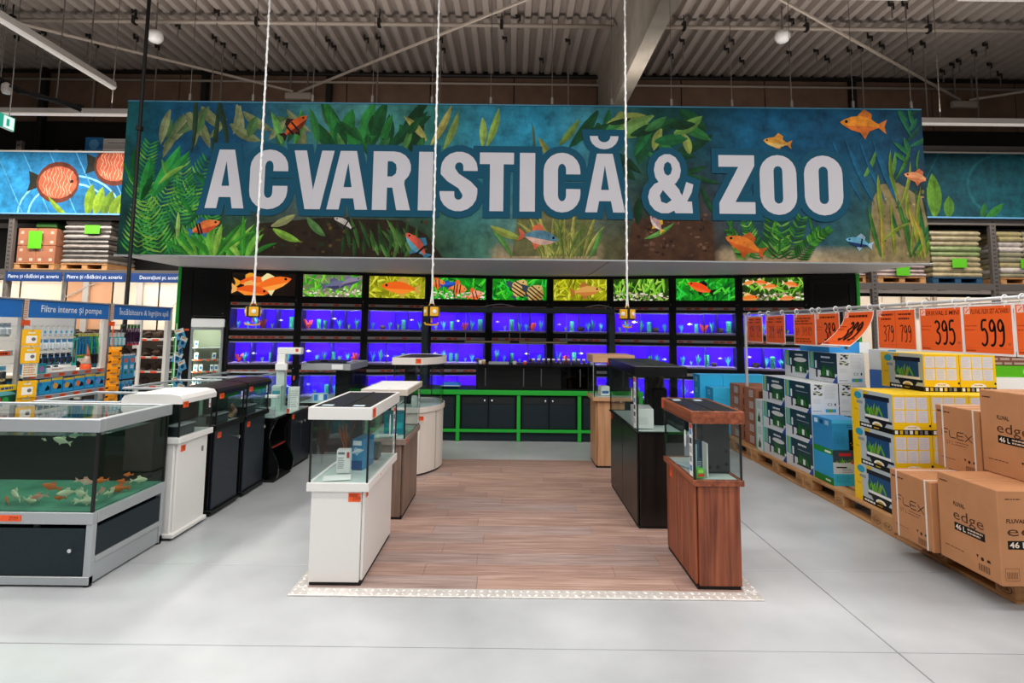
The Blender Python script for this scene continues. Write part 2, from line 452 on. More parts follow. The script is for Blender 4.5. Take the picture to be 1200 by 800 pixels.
def tread(x0, x1, y0, y1, name):
    m = MB().box(x0, x1, y0, y1, 0, .010, .002); s = .046; i = 0; y = y0 + s / 2
    while y < y1 - .01:
        x = x0 + s / 2; j = 0
        while x < x1 - .01:
            t = PI / 4 if (i + j) % 2 else -PI / 4; c, d = cos(t), sin(t); L, W = .02, .007
            m.add([(x + L * c, y + L * d, .010), (x - W * d, y + W * c, .010), (x - L * c, y - L * d, .010), (x + W * d, y - W * c, .010), (x, y, .015)],
                  [(0, 1, 4), (1, 2, 4), (2, 3, 4), (3, 0, 4)])
            x += s; j += 1
        y += s; i += 1
    m.build(name, PLATE, lam)
tread(-1.285, 1.49, 3.465, 3.56, 'tread_strip')
tread(-1.285, -1.2, 3.56, 6.95, 'tread_strip'); tread(1.41, 1.49, 3.56, 6.95, 'tread_strip')

# ================================================================ ROOF SERVICES
PIPE = mat('cream_pipe', '9d9186', 0.5)
ROD = mat('hanger_rod', '6e6862', 0.5, 0.3)
q = at(600, 30, Z=7.35)
for k, (a, b, lab) in enumerate(((-13, 1.9, 'long pale sprinkler pipe under the roof deck, the run ending at the concrete girder from behind the sign start'), (2.25, 13, 'pale sprinkler pipe'))):
    t = thing('sprinkler_pipe', ('pale sprinkler pipe under the roof deck, the run above the letters ACVARISTICA' if k == 0 else 'pale sprinkler pipe under the roof deck, the run above the letters ZOO'), 'pipe', ((a + b) / 2, q.y, 7.35))
    MB().tube([(a, q.y, 7.35), (b, q.y, 7.35)], .04, 10).build('pipe', PIPE, t, smooth=True)
    x = a + 1
    while x < b:
        MB().box(x - .03, x + .03, q.y - .055, q.y + .055, 7.30, 7.45).tube([(x, q.y, 7.42), (x, q.y, 7.66)], .012, 6).build('pipe_clamp', DARKMETAL, t); x += 2.35
q = at(600, 90, Y=12.9)
tag(MB().tube([(-13, 12.9, 7.47), (13, 12.9, 7.47)], .05, 8).build('roof_pipe', DARKMETAL, smooth=True), 'thin black pipe along the top of the brown rear wall', 'pipe')
tag(MB().tube([(-13, 12.95, 7.30), (13, 12.95, 7.30)], .03, 8).build('roof_pipe', PIPE, smooth=True), 'thin pale pipe just below the black pipe on the rear wall', 'pipe')
def brace(ps, lab):
    tag(MB().tube([at(x, y, Z=6.95) for x, y in ps], .03, 6).build('brace_rod', PIPE), lab, 'brace')
brace([(10, 24), (343, 107)], 'bracing rod running from the far left lamp down to the roof node')
brace([(350, 108), (640, -10)], 'bracing rod rising from the roof node towards the middle cable')
brace([(905, -6), (1125, 117)], 'bracing rod falling past the white dome to the roof node right of the sign')
brace([(1136, 117), (1235, 102)], 'short bracing rod from the right roof node out to the edge')
for (x, y), lab in (((350, 109), 'grey bracing node plate above the letter C of the sign'), ((1130, 119), 'grey bracing node plate above the pale lamp tube')):
    q = at(x, y, Z=6.95); t = thing('brace_node', lab, 'bracket', (q.x, q.y, 6.95))
    bx('plate', PIPE, t, q.x - .3, q.x + .3, q.y - .05, q.y + .05, 6.8, 6.95, .01)
    for s in (-.2, .2): MB().tube([(q.x + s, q.y, 6.95), (q.x + s, q.y, 7.6)], .02, 6).build('rod', ROD, t)
# beam clamps with drop rods
cl = [(4, 8, 20), (20, 44, 110), (45, 40, 70), (52, 38, 112), (104, 42, 70), (114, 52, 128), (158, 14, 24), (160, 45, 60), (185, 55, 118), (209, 30, 42), (255, 14, 24), (252, 45, 118), (262, 52, 118), (275, 65, 76),
      (326, 45, 60), (335, 52, 62), (385, 48, 60), (392, 55, 66), (430, 46, 60), (444, 45, 122), (449, 55, 65), (517, 46, 122), (520, 58, 80), (592, 45, 85), (608, 20, 30), (635, 70, 85), (666, 48, 126), (787, 65, 78), (800, 48, 70), (852, 58, 66), (858, 48, 60), (870, 72, 86), (925, 62, 120), (928, 24, 30),
      (957, 60, 70), (970, 70, 78), (996, 60, 72), (1009, 56, 126), (1020, 44, 56), (1034, 54, 64), (1045, 6, 14), (1061, 6, 14), (1048, 74, 84), (1068, 60, 70), (1082, 52, 138), (1105, 84, 92), (1116, 76, 84), (1124, 72, 80), (1142, 62, 140), (1155, 53, 66), (1160, 76, 90), (1172, 88, 98)]
proto = {}
for x, y0, y1 in cl:
    q = at(x, y0, Z=7.55); ln = max(.25, 7.55 - at(x, y1, Y=q.y).z)
    k = 'l' if ln > 1.0 else 's'
    lab = 'thin grey drop rod hanging from a dark beam clamp on the roof deck' if k == 'l' else 'small dark beam clamp with a short rod under the roof deck'
    zone = next(n for lim, n in ((150, 'over the discus fish banner'), (330, 'over the pond end of the big sign'), (600, 'over the letters ARISTI'), (760, 'near the concrete girder'), (1080, 'over the word ZOO'), (2000, 'over the dark teal banner')) if x < lim)
    lab = ('thin grey drop rod ' if k == 'l' else 'small dark beam clamp ') + zone; grp = 'ceiling drop rods' if k == 'l' else 'ceiling beam clamps'
    if k not in proto:
        t = thing('ceiling_hanger', lab, 'hanger', q, 0, grp); proto[k] = t
        MB().box(-.06, .035, -.015, .015, -.02, .035).box(-.065, -.04, -.015, .015, .015, .10).box(.015, .04, -.015, .015, -.08, .035).build('clamp', DARKMETAL, t, False)
        MB().tube([(0, 0, 0), (0, 0, -1)], .014, 5).build('drop_rod', ROD, t, False)
    else: t = dup(proto[k], q, None, lab, grp)
    t.children[0].location = (0, 0, 0)
    for c in t.children:
        if c.name.startswith('drop_rod'): c.scale = (1, 1, ln)
# white domes, tie cables, lamp bodies
for x, lab in ((182, 'white dome detector hanging beside the black cable'), (917, 'white dome detector hanging above the word ZOO')):
    q = at(x, 45, Y=10.2); t = thing('dome_detector', lab, 'detector', q)
    MB().lathe([(.02, .14), (.12, .12), (.135, .05), (.135, 0), (.10, -.06), (.04, -.085)], q, 18).build('dome', WHITE2, t, smooth=True)
    MB().tube([q + Vector((0, 0, .1)), (q.x, q.y, 7.66)], .015, 6).build('stem', ROD, t)
LAMPB = mat('lamp_housing', 'cfcac4', 0.4)
TUBE = mat('lamp_diffuser', 'fff1e2', 0.4, emit=2.2)
TUBED = mat('lamp_diffuser_dim', 'e9e2da', 0.4, emit=0.28)
def lamp(a, b, lab, dif, hang=True):
    a, b = Vector(a), Vector(b); t = thing('linear_lamp', lab, 'lamp', (a + b) / 2); d = (b - a).normalized(); s = Vector((d.y, -d.x, 0)) * .05
    m = MB(); m.add([a - s, a + s, b + s, b - s, a - s * .6 + Vector((0, 0, .09)), a + s * .6 + Vector((0, 0, .09)), b + s * .6 + Vector((0, 0, .09)), b - s * .6 + Vector((0, 0, .09))],
          [(4, 5, 6, 7), (0, 1, 5, 4), (1, 2, 6, 5), (2, 3, 7, 6), (3, 0, 4, 7), (0, 3, 2, 1)]); m.build('housing', LAMPB, t)
    s2 = s * .8; z = Vector((0, 0, -.025)); m = MB(); e = Vector((0, 0, -.001))
    m.add([a - s2 + e, a + s2 + e, b + s2 + e, b - s2 + e, a - s2 * .7 + z, a + s2 * .7 + z, b + s2 * .7 + z, b - s2 * .7 + z], [(4, 5, 6, 7), (0, 1, 5, 4), (1, 2, 6, 5), (2, 3, 7, 6), (3, 0, 4, 7)]); m.build('diffuser', dif, t)
    for f in (.2, .8) if hang else ():
        p = a.lerp(b, f); MB().tube([p + Vector((0, 0, .08)), (p.x, p.y, 7.62)], .008, 5).build('drop_wire', ROD, t)
lamp((-5.86, 5.6, 5.0), (-5.86, 8.04, 5.0), 'slanting linear lamp running into the hall at the top left corner', TUBED)
lamp((-9.2, 9.1, 5.0), (-6.0, 9.1, 5.0), 'long horizontal linear lamp above the discus fish banner', TUBED)
lamp((6.4, 9.1, 5.0), (9.6, 9.1, 5.0), 'long horizontal linear lamp above the dark teal banner', TUBED)
for i, (a, b, lab) in enumerate(((675, 803, 'lit linear lamp at the top edge above the concrete girder'), (930, 1065, 'grey linear lamp at the top edge above the word ZOO'), (1125, 1260, 'grey linear lamp at the top right corner'), (545, 560, ''))):
    if lab:
        p, q = at(a, 0, Y=5.62), at(b, 0, Y=5.62); lamp((p.x, 5.62, 5.04), (q.x, 5.62, 5.04), lab, TUBE if i == 0 else TUBED)
pts = [at(x, y, Y=8.6) for x, y in ((-30, 84), (0, 95), (22, 106), (40, 112), (66, 117), (95, 127))]
t = thing('cable_bundle', 'dark bundle of cables sagging under the roof at the far left', 'cables', pts[2])
for k in range(5):
    MB().tube([p + Vector((rr.uniform(-.04, .04), rr.uniform(-.04, .04), rr.uniform(-.05, .05))) for p in pts], .025, 6).build('cable', RUBBER, t)
q = at(8, 104, Y=8.6); MB().lathe([(.05, -.08), (.07, -.04), (.07, .06), (.03, .1)], q, 10).build('junction_cap', LAMPB, t)
for p in (pts[1], pts[4]): MB().tube([p, (p.x, p.y, 7.6)], .01, 5).build('wire', ROD, t)
# exit sign
a = at(-8, 137, Y=6.6); b = at(18, 139, Y=6.9); t = thing('exit_sign', 'green and white lit exit sign with a white arrow at the far left edge', 'sign', (b.x, b.y, b.z))
U = Vector((b.x - a.x, b.y - a.y, 0)).normalized(); w_ = 0.42; hh = .17; O = b - U * w_ - Vector((0, 0, hh)); N = Vector((U.y, -U.x, 0))
p = Pr(O, U, (0, 0, 1)); p.rect(0, 0, w_, hh, '16a085'); p.rect(w_ * .62, .01, w_ - .01, hh - .01, 'e8fff5')
p.poly([(.06, hh / 2), (.13, hh * .8), (.13, hh * .62), (.2, hh * .62), (.2, hh * .38), (.13, hh * .38), (.13, hh * .2)], 'f0fffa'); p.rect(w_ * .72, .04, w_ * .82, .13, '16a085')
p.build('lit_face', attr_mat('exit_print', 0.4, 1.0), t)
m = MB(); q = -N * .03; c = [O, O + U * w_, O + U * w_ + Vector((0, 0, hh)), O + Vector((0, 0, hh))]
m.add(c + [v + q for v in c], [(0, 1, 2, 3), (7, 6, 5, 4), (0, 4, 5, 1), (1, 5, 6, 2), (2, 6, 7, 3), (3, 7, 4, 0)]); m.build('case', WHITE2, t)
for f in (.1, .35): v = O + U * f + Vector((0, 0, hh)) + q * .5; MB().tube([v, (v.x, v.y, 7.62)], .006, 5).build('wire', ROD, t)

# ================================================================ MAIN BANNER
def outline(pr, P, o, c):
    """Mitred border around an outline: one quad per edge and per outer corner."""
    ar = sum(P[i - 1][0] * P[i][1] - P[i][0] * P[i - 1][1] for i in range(len(P)))
    if ar < 0: P = P[::-1]
    Q = [P[i] for i in range(len(P)) if math.dist(P[i], P[i - 1]) > 1e-6]; pr.poly(Q, c)
    nr = lambda a, b: ((b[1] - a[1]) / math.dist(a, b), -(b[0] - a[0]) / math.dist(a, b)); sh = lambda p, n, k: (p[0] + n[0] * k, p[1] + n[1] * k)
    for i in range(len(Q)):
        a, b, d = Q[i - 1], Q[i], Q[(i + 1) % len(Q)]; n1, n2 = nr(a, b), nr(b, d)
        pr.poly([a, sh(a, n1, o), sh(b, n1, o), b], c)
        if (b[0] - a[0]) * (d[1] - b[1]) - (b[1] - a[1]) * (d[0] - b[0]) > 1e-9:
            k = 1 + n1[0] * n2[0] + n1[1] * n2[1]
            if k > .3: pr.poly([b, sh(b, n1, o), (b[0] + (n1[0] + n2[0]) / k * o, b[1] + (n1[1] + n2[1]) / k * o), sh(b, n2, o)], c)
            else: pr.poly([b, sh(b, n1, o), sh(b, n2, o)], c)
def letter(ch):
    """White outlines and blue counters in a unit box."""
    H = []
    if ch in 'A':
        P = [[(0, 0), (.3, 0), (.35, .19), (.65, .19), (.7, 0), (1, 0), (.7, 1), (.3, 1)]]; H = [[(.4, .38), (.6, .38), (.5, .8)]]
    elif ch == 'V': P = [[(0, 1), (.31, 1), (.5, .33), (.69, 1), (1, 1), (.69, 0), (.31, 0)]]
    elif ch == 'I': P = [[(0, 0), (1, 0), (1, 1), (0, 1)]]
    elif ch == 'T': P = [[(0, 1), (1, 1), (1, .8), (.7, .8), (.7, 0), (.3, 0), (.3, .8), (0, .8)]]
    elif ch == 'Z': P = [[(0, 1), (1, 1), (1, .82), (.45, .2), (1, .2), (1, 0), (0, 0), (0, .18), (.55, .8), (0, .8)]]
    elif ch == 'R':
        P = [[(0, 0), (.38, 0), (.38, .38), (.52, .38), (.64, 0), (1, 0), (.83, .44)] + arc(.55, .72, .45, .28, -50, 90, 7) + [(0, 1)]]
        H = [[(.38, .57), (.5, .57), (.6, .62), (.62, .7), (.6, .78), (.5, .83), (.38, .83)]]
    elif ch == 'C':
        P = [[(1, .64)] + arc(.5, .70, .5, .31, 0, 180, 10) + arc(.5, .30, .5, .31, 180, 360, 10) + [(1, .39), (.61, .39)] + arc(.5, .28, .11, .10, 360, 180, 6) + arc(.5, .72, .11, .10, 180, 0, 6) + [(.61, .64)]]
    elif ch == 'O':
        P = [arc(.5, .70, .5, .31, 0, 180, 10) + arc(.5, .30, .5, .31, 180, 360, 10)]; H = [arc(.5, .74, .12, .08, 0, 180, 6) + arc(.5, .26, .12, .08, 180, 360, 6)]
    elif ch == 'S':
        P = [[(1, .68)] + arc(.51, .72, .49, .29, 0, 180, 9) + [(.02, .62), (.2, .50), (.5, .38), (.6, .28)] + arc(.5, .26, .11, .075, 10, -180, 6) + [(.39, .33), (0, .33)]
             + arc(.5, .29, .5, .30, 180, 360, 9) + [(1, .38), (.82, .5), (.5, .63), (.4, .72)] + arc(.51, .755, .11, .07, 170, 0, 6) + [(.62, .68)]]
    elif ch == '&':
        c = [(1.02, .07), (.86, .07), (.36, .60), (.26, .78), (.38, .9), (.52, .9), (.62, .78), (.55, .64), (.24, .42), (.15, .25), (.25, .11), (.45, .09), (.66, .2), (.86, .46)]
        P = [[(.6, .0), (1.0, 0), (.98, .2), (.85, .2), (.38, .74), (.18, .68)], arc(.43, .73, .31, .28, 0, 360, 14), arc(.36, .27, .38, .28, 0, 360, 14), [(.5, .05), (.72, .2), (.86, .53), (1.02, .49), (.98, .35), (.8, .1)], [(.12, .42), (.3, .2), (.64, .6), (.5, .75)]]
        H = [arc(.44, .755, .10, .12, 0, 360, 8), [(.32, .39), (.25, .30), (.28, .19), (.40, .16), (.52, .22)]]
    elif ch == '~': P = [arc(.5, 1.0, .5, .95, 180, 360, 10) + arc(.5, 1.0, .22, .45, 360, 180, 8)]
    return P, H
bn = thing('shop_banner', 'huge underwater banner reading ACVARISTICA & ZOO hung over the aquarium wall', 'banner', (0.14, 7.2, 2.44))
BX0, BX1, BZ0, BZ1 = -5.04, 5.325, 2.445, 4.455
bx('fabric', mat('banner_cloth', '123f55', 0.8), bn, BX0, BX1, 7.2, 7.22, BZ0, BZ1, 0)
bx('top_rod', mat('teal_rod', '2b6f8a', 0.4, .3), bn, BX0, BX1, 7.19, 7.23, BZ1, BZ1 + .02, .004)
bx('bottom_rail', ALU, bn, BX0 - .03, BX1 + .03, 7.185, 7.23, BZ0 - .022, BZ0, .004)
P = Pr((0, 7.2, 0), (1, 0, 0), (0, 0, 1), eps=.000008); P.clip = (BX0, BZ0, BX1, BZ1)
def B(x, y): q = at(x, y, Y=7.2); return q.x, q.z
KEY = [(0, '12585c', '0e3a34'), (.06, '0f5174', '1d4a26'), (.14, '0d4a6e', '2c4a1c'), (.22, '3a7a84', '4a3c20'), (.3, '4a8a86', '3a2e1a'), (.38, '2f746c', '2a3a1e'), (.44, '2f86a0', '3f7464'), (.52, '2486a8', '6f8c74'), (.58, '3a8496', '6a6a48'),
       (.65, '164a44', '302416'), (.72, '103f4a', '4a3224'), (.78, '0f587c', '2a4c50'), (.86, '0e4f73', '2b5c6c'), (.93, '0f4f70', '37604e'), (1, '0e3a56', '3d4420')]
def bg(a, b):
    for i in range(len(KEY) - 1):
        if a <= KEY[i + 1][0] + 1e-9:
            t = (a - KEY[i][0]) / (KEY[i + 1][0] - KEY[i][0]); top = lerp(S(KEY[i][1]), S(KEY[i + 1][1]), t); bot = lerp(S(KEY[i][2]), S(KEY[i + 1][2]), t); break
    c = lerp(bot, top, min(1, max(0, (b - .1) / .6)))
    if b < .09 and (.46 < a < .6 or a > .74): c = lerp(S('b09a78'), c, max(0, b - .04) / .05 if b > .04 else 0)
    n = .86 + .28 * abs(sin(37.7 * a + 9 * b) * cos(11.3 * a - 7 * b))
    return tuple(x * n for x in c)
P.grid(BX0, BZ0, BX1, BZ1, 90, 18, bg)
R = random.Random(11)
GR = ['1d7a2c', '2f8f2f', '3f9a3a', '58a83e', '0f5a2a', '7fb04a', '166b3c', '8fb860']
def tuft(x, y, n, L, W, cols, spread=.8, up=PI / 2, bend=.6):
    u, v = B(x, y)
    for k in range(n):
        f = (k + .5) / n - .5 + R.uniform(-.1, .1)
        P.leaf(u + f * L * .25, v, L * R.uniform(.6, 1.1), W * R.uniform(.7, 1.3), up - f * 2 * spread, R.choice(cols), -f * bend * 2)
def feather(x, y, L, ang, cols, n=16):
    u, v = B(x, y)
    for k in range(n):
        t = k / n; c = R.choice(cols)
        for sgn in (-1, 1): P.leaf(u + L * t * cos(ang), v + L * t * sin(ang), L * .3 * (1.1 - t * .6), .028, ang + sgn * 1.05, c, -sgn * .4, n=3)
# dark wood and rocks
for pts, c in (([(300, 304), (300, 262), (380, 255), (470, 258), (500, 275), (520, 304)], '2a1f12'), ([(735, 305), (740, 262), (770, 250), (810, 245), (835, 262), (838, 305)], '4a3020'),
               ([(1018, 306), (1022, 235), (1032, 216), (1052, 214), (1080, 232), (1089, 270), (1090, 306)], '8f8058'), ([(600, 300), (608, 240), (640, 225), (690, 228), (700, 300)], '6a6a44')):
    P.poly([B(*q) for q in pts], c)
for k in range(150):
    x, y, c = R.choice([(R.uniform(305, 500), R.uniform(258, 300), R.choice(['4a3a1c', '1a140a', '5c4a24', '20301a'])), (R.uniform(742, 832), R.uniform(250, 300), R.choice(['5f4230', '6e5040', '2e1c12'])), (R.uniform(1024, 1082), R.uniform(222, 300), R.choice(['b0a070', '6e6242', '4c4a2a', '7a7a48', '9c8a5a']))])
    P.disc(*B(x, y), R.uniform(.01, .045), c, R.uniform(.01, .03), 6)
# leaf masses
for k in range(26): P.leaf(*B(R.uniform(185, 400), R.uniform(122, 150)), R.uniform(.25, .6), R.uniform(.07, .16), R.uniform(-2.4, -.7), R.choice(['7a8458', '5f7a44', '8a9468', '3a7040', '4c7442', '567048']), R.uniform(-.5, .5))
for k in range(20): P.leaf(*B(R.uniform(395, 490), R.uniform(160, 185)), R.uniform(.35, .75), R.uniform(.1, .2), R.uniform(.7, 2.4), R.choice(['155a2c', '0f4a28', '257a34', '2f8a40', '0b3a1e']), R.uniform(-.6, .6))
for x in (225, 246, 268): P.leaf(*B(x, 200 - abs(x - 246)), .9, .07, PI / 2 + R.uniform(-.2, .2), '26402a', .2)
for x, y, L, a in ((160, 300, .95, 1.5), (172, 280, .9, 1.25), (205, 262, .95, 1.15), (190, 300, .9, 1.9), (218, 250, .75, 1.7), (200, 300, .7, .9), (232, 300, .75, 1.3), (160, 235, .8, 1.4)):
    feather(x, y, L, a, ['2f8f2f', '4aa83a', '1d7a3a', '78b845', '3c9a4a'])
for x, y in ((235, 305), (262, 305), (285, 303), (250, 300)): tuft(x, y, 9, .55, .07, ['3f9a2a', '6ab03a', '2a7a24', '8cc04a'])
for x, y, L, W, a in ((178, 230, .75, .2, 1.0), (190, 215, .55, .13, .8), (165, 235, .6, .16, 1.3)): P.leaf(*B(x, y), L, W, a, '2f9a44', .3, S('1f7a38'))
for x, y, L, a, c in ((320, 268, .4, -.55, '7fae3e'), (318, 265, .35, .35, '9aa06a'), (360, 255, .35, -.9, '5a8a4a'), (345, 170, .5, 1.3, '4a9a44'), (330, 168, .45, 1.8, '6aa855'), (372, 168, .5, 1.7, '2f7a3a'), (505, 170, .6, 1.0, 'b0ab5c'), (500, 165, .45, 2.2, 'a5a457'), (520, 175, .55, 1.1, '7f9a4e'), (570, 172, .55, 1.15, '8fb050'), (565, 172, .4, 1.45, '9ab85a'), (575, 265, .45, -.5, '9aa84a'), (650, 200, .5, 1.9, '8f9a50'), (655, 170, .45, .8, '6a8a40')):
    P.leaf(*B(x, y), L, .1, a, c, .3)
for k in range(22): P.leaf(*B(R.uniform(695, 800), R.uniform(128, 185)), R.uniform(.3, .65), R.uniform(.1, .2), R.uniform(-2.6, .6), R.choice(['14502c', '0f4026', '2f7a3c', '6a9a48', '1c6a3a', '8fa050']), R.uniform(-.5, .5))
for x in (640, 655, 668, 680, 645, 662): tuft(x, 303, 6, .62, .035, ['9a9a4a', '7f8a3c', 'b0b05c', '5f7a34'], .55)
for k in range(30): P.leaf(*B(R.uniform(400, 500), R.uniform(290, 304)), R.uniform(.2, .45), .05, R.uniform(1, 2.2), R.choice(['3c6a2a', '20401c', '55803a', '2a5224']), .3)
for x, y, L, a in ((905, 303, .6, 1.57), (890, 303, .55, 1.9), (922, 303, .6, 1.2), (935, 303, .5, .9), (875, 303, .45, 2.1), (912, 303, .65, 1.45), (948, 285, .35, .6)):
    feather(x, y, L, a, ['2f7a24', '4a9a30', '1f5a1c', '6fae40'], 14)
for k in range(14): P.leaf(*B(R.uniform(1030, 1088), R.uniform(298, 304)), R.uniform(.5, 1.0), .055, R.uniform(1.0, 2.0), R.choice(['8a9a30', '5a8a2a', '3f7a30', 'b0a040', '2a6a3a']), R.uniform(-.5, .5))
for k in range(10): P.leaf(*B(1066 + R.uniform(-4, 4), 190 - k * 6), R.uniform(.2, .45), .06, R.uniform(.3, 2.4), R.choice(['1f6a4a', '2a7a4a', '3a8a4a', '155040']), .3)
for x, y, a in ((1010, 210, .9), (1040, 215, 1.1), (755, 280, .3), (690, 303, 1.0), (600, 302, 2)): P.leaf(*B(x, y), .45, .06, a, '5f9a48', .5)
for k in range(4): u, v = B(975 + 16 * k, 165); P.leaf(u, v, .9, .05 + .02 * (k % 2), -1.2 - .03 * k, '16597c', .1, S('1a6084'))
for k in range(60):
    x, y, L, W, a0, a1, cs = R.choice([(R.uniform(150, 245), R.uniform(200, 300), .35, .07, .6, 2.5, GR), (R.uniform(330, 500), R.uniform(128, 172), .4, .1, -2.6, -.4, ['2a6a34', '1a5528', '4f8a44', '123f20']), (R.uniform(690, 830), R.uniform(130, 240), .45, .11, -2.8, .8, ['154a2a', '0e3a20', '3a7a40', '6f9a50']), (R.uniform(615, 705), R.uniform(180, 300), .5, .04, 1.0, 2.2, ['8a8a44', '6a7038', 'a5a055', '566234']), (R.uniform(850, 955), R.uniform(255, 300), .3, .04, .7, 2.4, ['2f7a24', '4a9a30', '245f1c']), (R.uniform(1025, 1088), R.uniform(200, 300), .5, .05, .8, 2.2, ['6a8a30', '3f7a30', '8a9a3a', '2a6a3a'])])
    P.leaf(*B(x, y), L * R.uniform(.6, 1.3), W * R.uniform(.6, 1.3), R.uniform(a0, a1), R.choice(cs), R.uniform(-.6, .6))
# fish
for x, y, L, a, c1, c2, cf, st in ((346, 148, .42, .75, 'd05a20', '6a2a14', '2a1410', (.0, -.2)), (240, 266, .42, .35, 'ea7a3c', 'c04a2a', '2a6a90', (-.12, -.2)), (403, 262, .3, 2.6, 'd8d0c8', '3a3430', '2a2624', (-.1,)), (488, 287, .42, 2.3, 'd85a44', '5aa0b8', '3a7a9a', (-.2,)), (632, 278, .5, -.12, '5a8aa0', 'd8b0a0', 'd86a4a', ()), (769, 262, .26, 2.2, 'c8a0a0', 'e8d8d0', 'e0b030', ()), (872, 287, .52, 2.75, 'e8802c', 'd06020', 'c05a20', ()), (910, 167, .36, 3.0, 'e0a040', 'e8c070', 'd8903c', ()), (1010, 146, .58, 3.05, 'e8902c', 'd8702c', 'c8702c', ()), (1006, 284, .34, 2.9, '6ab0d0', '1c3a6a', 'a0c0d8', (-.1,)), (1074, 208, .34, 2.9, 'e89a6a', 'd07a50', 'c86a44', ())):
    P.fish(*B(x, y), L, a, c1, c2, cf, .42, st)
# lettering: ACVARISTICA & ZOO
P.build('printed_artwork', SHEET, bn)
P = Pr((0, 7.2, 0), (1, 0, 0), (0, 0, 1), eps=.000008, base=.0004 + P.n * .000008 + .0008)
BLU = '0f4a62'
ROWS = [('A', 242, 287.5), ('C', 293, 337.5), ('V', 344, 391), ('A', 384, 431.5), ('R', 437, 481.5), ('I', 490.5, 507.5), ('S', 515.5, 559.5), ('T', 562, 602), ('I', 609, 627), ('C', 637, 680), ('A', 685.5, 732), ('~', 691, 725), ('&', 760, 811), ('Z', 842, 884), ('O', 890, 933), ('O', 942, 987)]
LZ0, LZ1 = 3.055, 3.825; pieces = []
for ch, xa, xb in ROWS:
    a, b = B(xa, 215)[0], B(xb, 215)[0]; z0, z1 = (LZ0, LZ1) if ch != '~' else (LZ1 + .05, LZ1 + .235)
    f = lambda q: (a + q[0] * (b - a), z0 + q[1] * (z1 - z0))
    p_, h_ = letter(ch); pieces.append(([[f(q) for q in k] for k in p_], [[f(q) for q in k] for k in h_]))
for p_, h_ in pieces:
    for k in p_: outline(P, k, .088, BLU)
P.n += 4
for p_, h_ in pieces:
    for k in p_: P.poly(k, 'c2c1c8')
P.n += 4
for p_, h_ in pieces:
    for k in h_: P.poly(k, BLU)
P.build('printed_lettering', SHEETL, bn)
for x in (222, 296, 366, 436, 506, 575, 647, 717, 787, 858, 928, 1000, 1068):
    q = B(x, 120); MB().tube([(q[0], 7.21, BZ1), (q[0], 7.21, 7.65)], .004, 5).box(q[0] - .015, q[0] + .015, 7.2, 7.225, BZ1 + .03, BZ1 + .12).build('suspension_wire', ROD, bn)
# ================================================================ AQUARIUM WALL
EDGE = [(-5.033, 8.55), (-4.42, 8.835), (-3.379, 9.025), (-2.365, 9.187), (-1.371, 9.357), (-0.38, 9.481), (0.639, 9.5), (1.619, 9.357), (2.577, 9.12), (3.549, 8.883), (4.481, 8.598), (5.152, 8.408)]
# canopy: two white soffit boards from the banner back to the wall
CAN = mat('white_canopy', 'c9c3c2', 0.6)
back = [(x, y + .25) for x, y in EDGE]
cut = 1.26; left = [p for p in back if p[0] < cut]; right = [p for p in back if p[0] > cut]
MB().prism([(-5.046, 7.235), (cut - .012, 7.235), (cut - .012, 9.66)] + left[::-1], 2.44, 2.50).build('trim_1', CAN, kind='structure')
MB().prism([(cut + .012, 7.235), (5.33, 7.235)] + right[::-1] + [(cut + .012, 9.66)], 2.44, 2.50).build('trim_2', CAN, kind='structure')

VIOLET = mat('violet_backing', '4010e2', 0.8, spec=0.05)
GRAVEL = mat('pale_gravel', '9a86b8', 0.9, var=0.3, scale=60)
RAILM = mat('price_rail', '8f8a84', 0.5)
ORD = ['first', 'second', 'third', 'fourth', 'fifth', 'sixth', 'seventh', 'eighth', 'ninth']
TANKS = [(1.51, 1.82, 'top'), (.98, 1.30, 'middle'), (.46, .78, 'lowest')]

def art(p, w, h, kind, seed):
    """Backlit fish photographs above the tanks (local 0..w, 0..h)."""
    R = random.Random(seed); p.clip = (0, 0, w, h)
    pal = {'dark': ('0c0604', '1a0c06'), 'green': ('0e5a10', '1f9a1c'), 'stone': ('2c7a16', '8a7f6a'), 'yellow': ('6a6a0a', 'a8a814'), 'moss': ('14240a', '2c4a10')}[kind[0]]
    p.grid(0, 0, w, h, 8, 4, lambda a, b: lerp(S(pal[0]), S(pal[1]), abs(sin(3 * a + 5 * b + seed))))
    G = {'dark': [], 'green': ['18c022', '0f8a1c', '5ae03a', '0a5a1e', '30d848'], 'stone': ['5ac81e', '8ae03a', '2f9a1c'], 'yellow': ['d8d81e', 'b0b014', 'e8e84a', '7a7a10'], 'moss': ['5ab01e', '8ad03a', '2f6a14', 'a8e050']}[kind[0]]
    if G:
        for k in range(90): p.leaf(R.uniform(-.05, w), R.uniform(-.1, h * .8), R.uniform(.08, .3), R.uniform(.01, .045), R.uniform(.2, 2.9), R.choice(G), R.uniform(-.8, .8), n=4)
    if kind[1] == 'stones':
        for k in range(60): p.disc(R.uniform(0, w), R.uniform(0, h * .36), R.uniform(.012, .03), R.choice(['d8cdb8', 'a89880', 'f0e8d8', '7a6a58', 'c0a888']), R.uniform(.008, .02), 7)
    for f in kind[2]: p.fish(f[0] * w, f[1] * h, f[2], *f[3:])
    p.clip = None
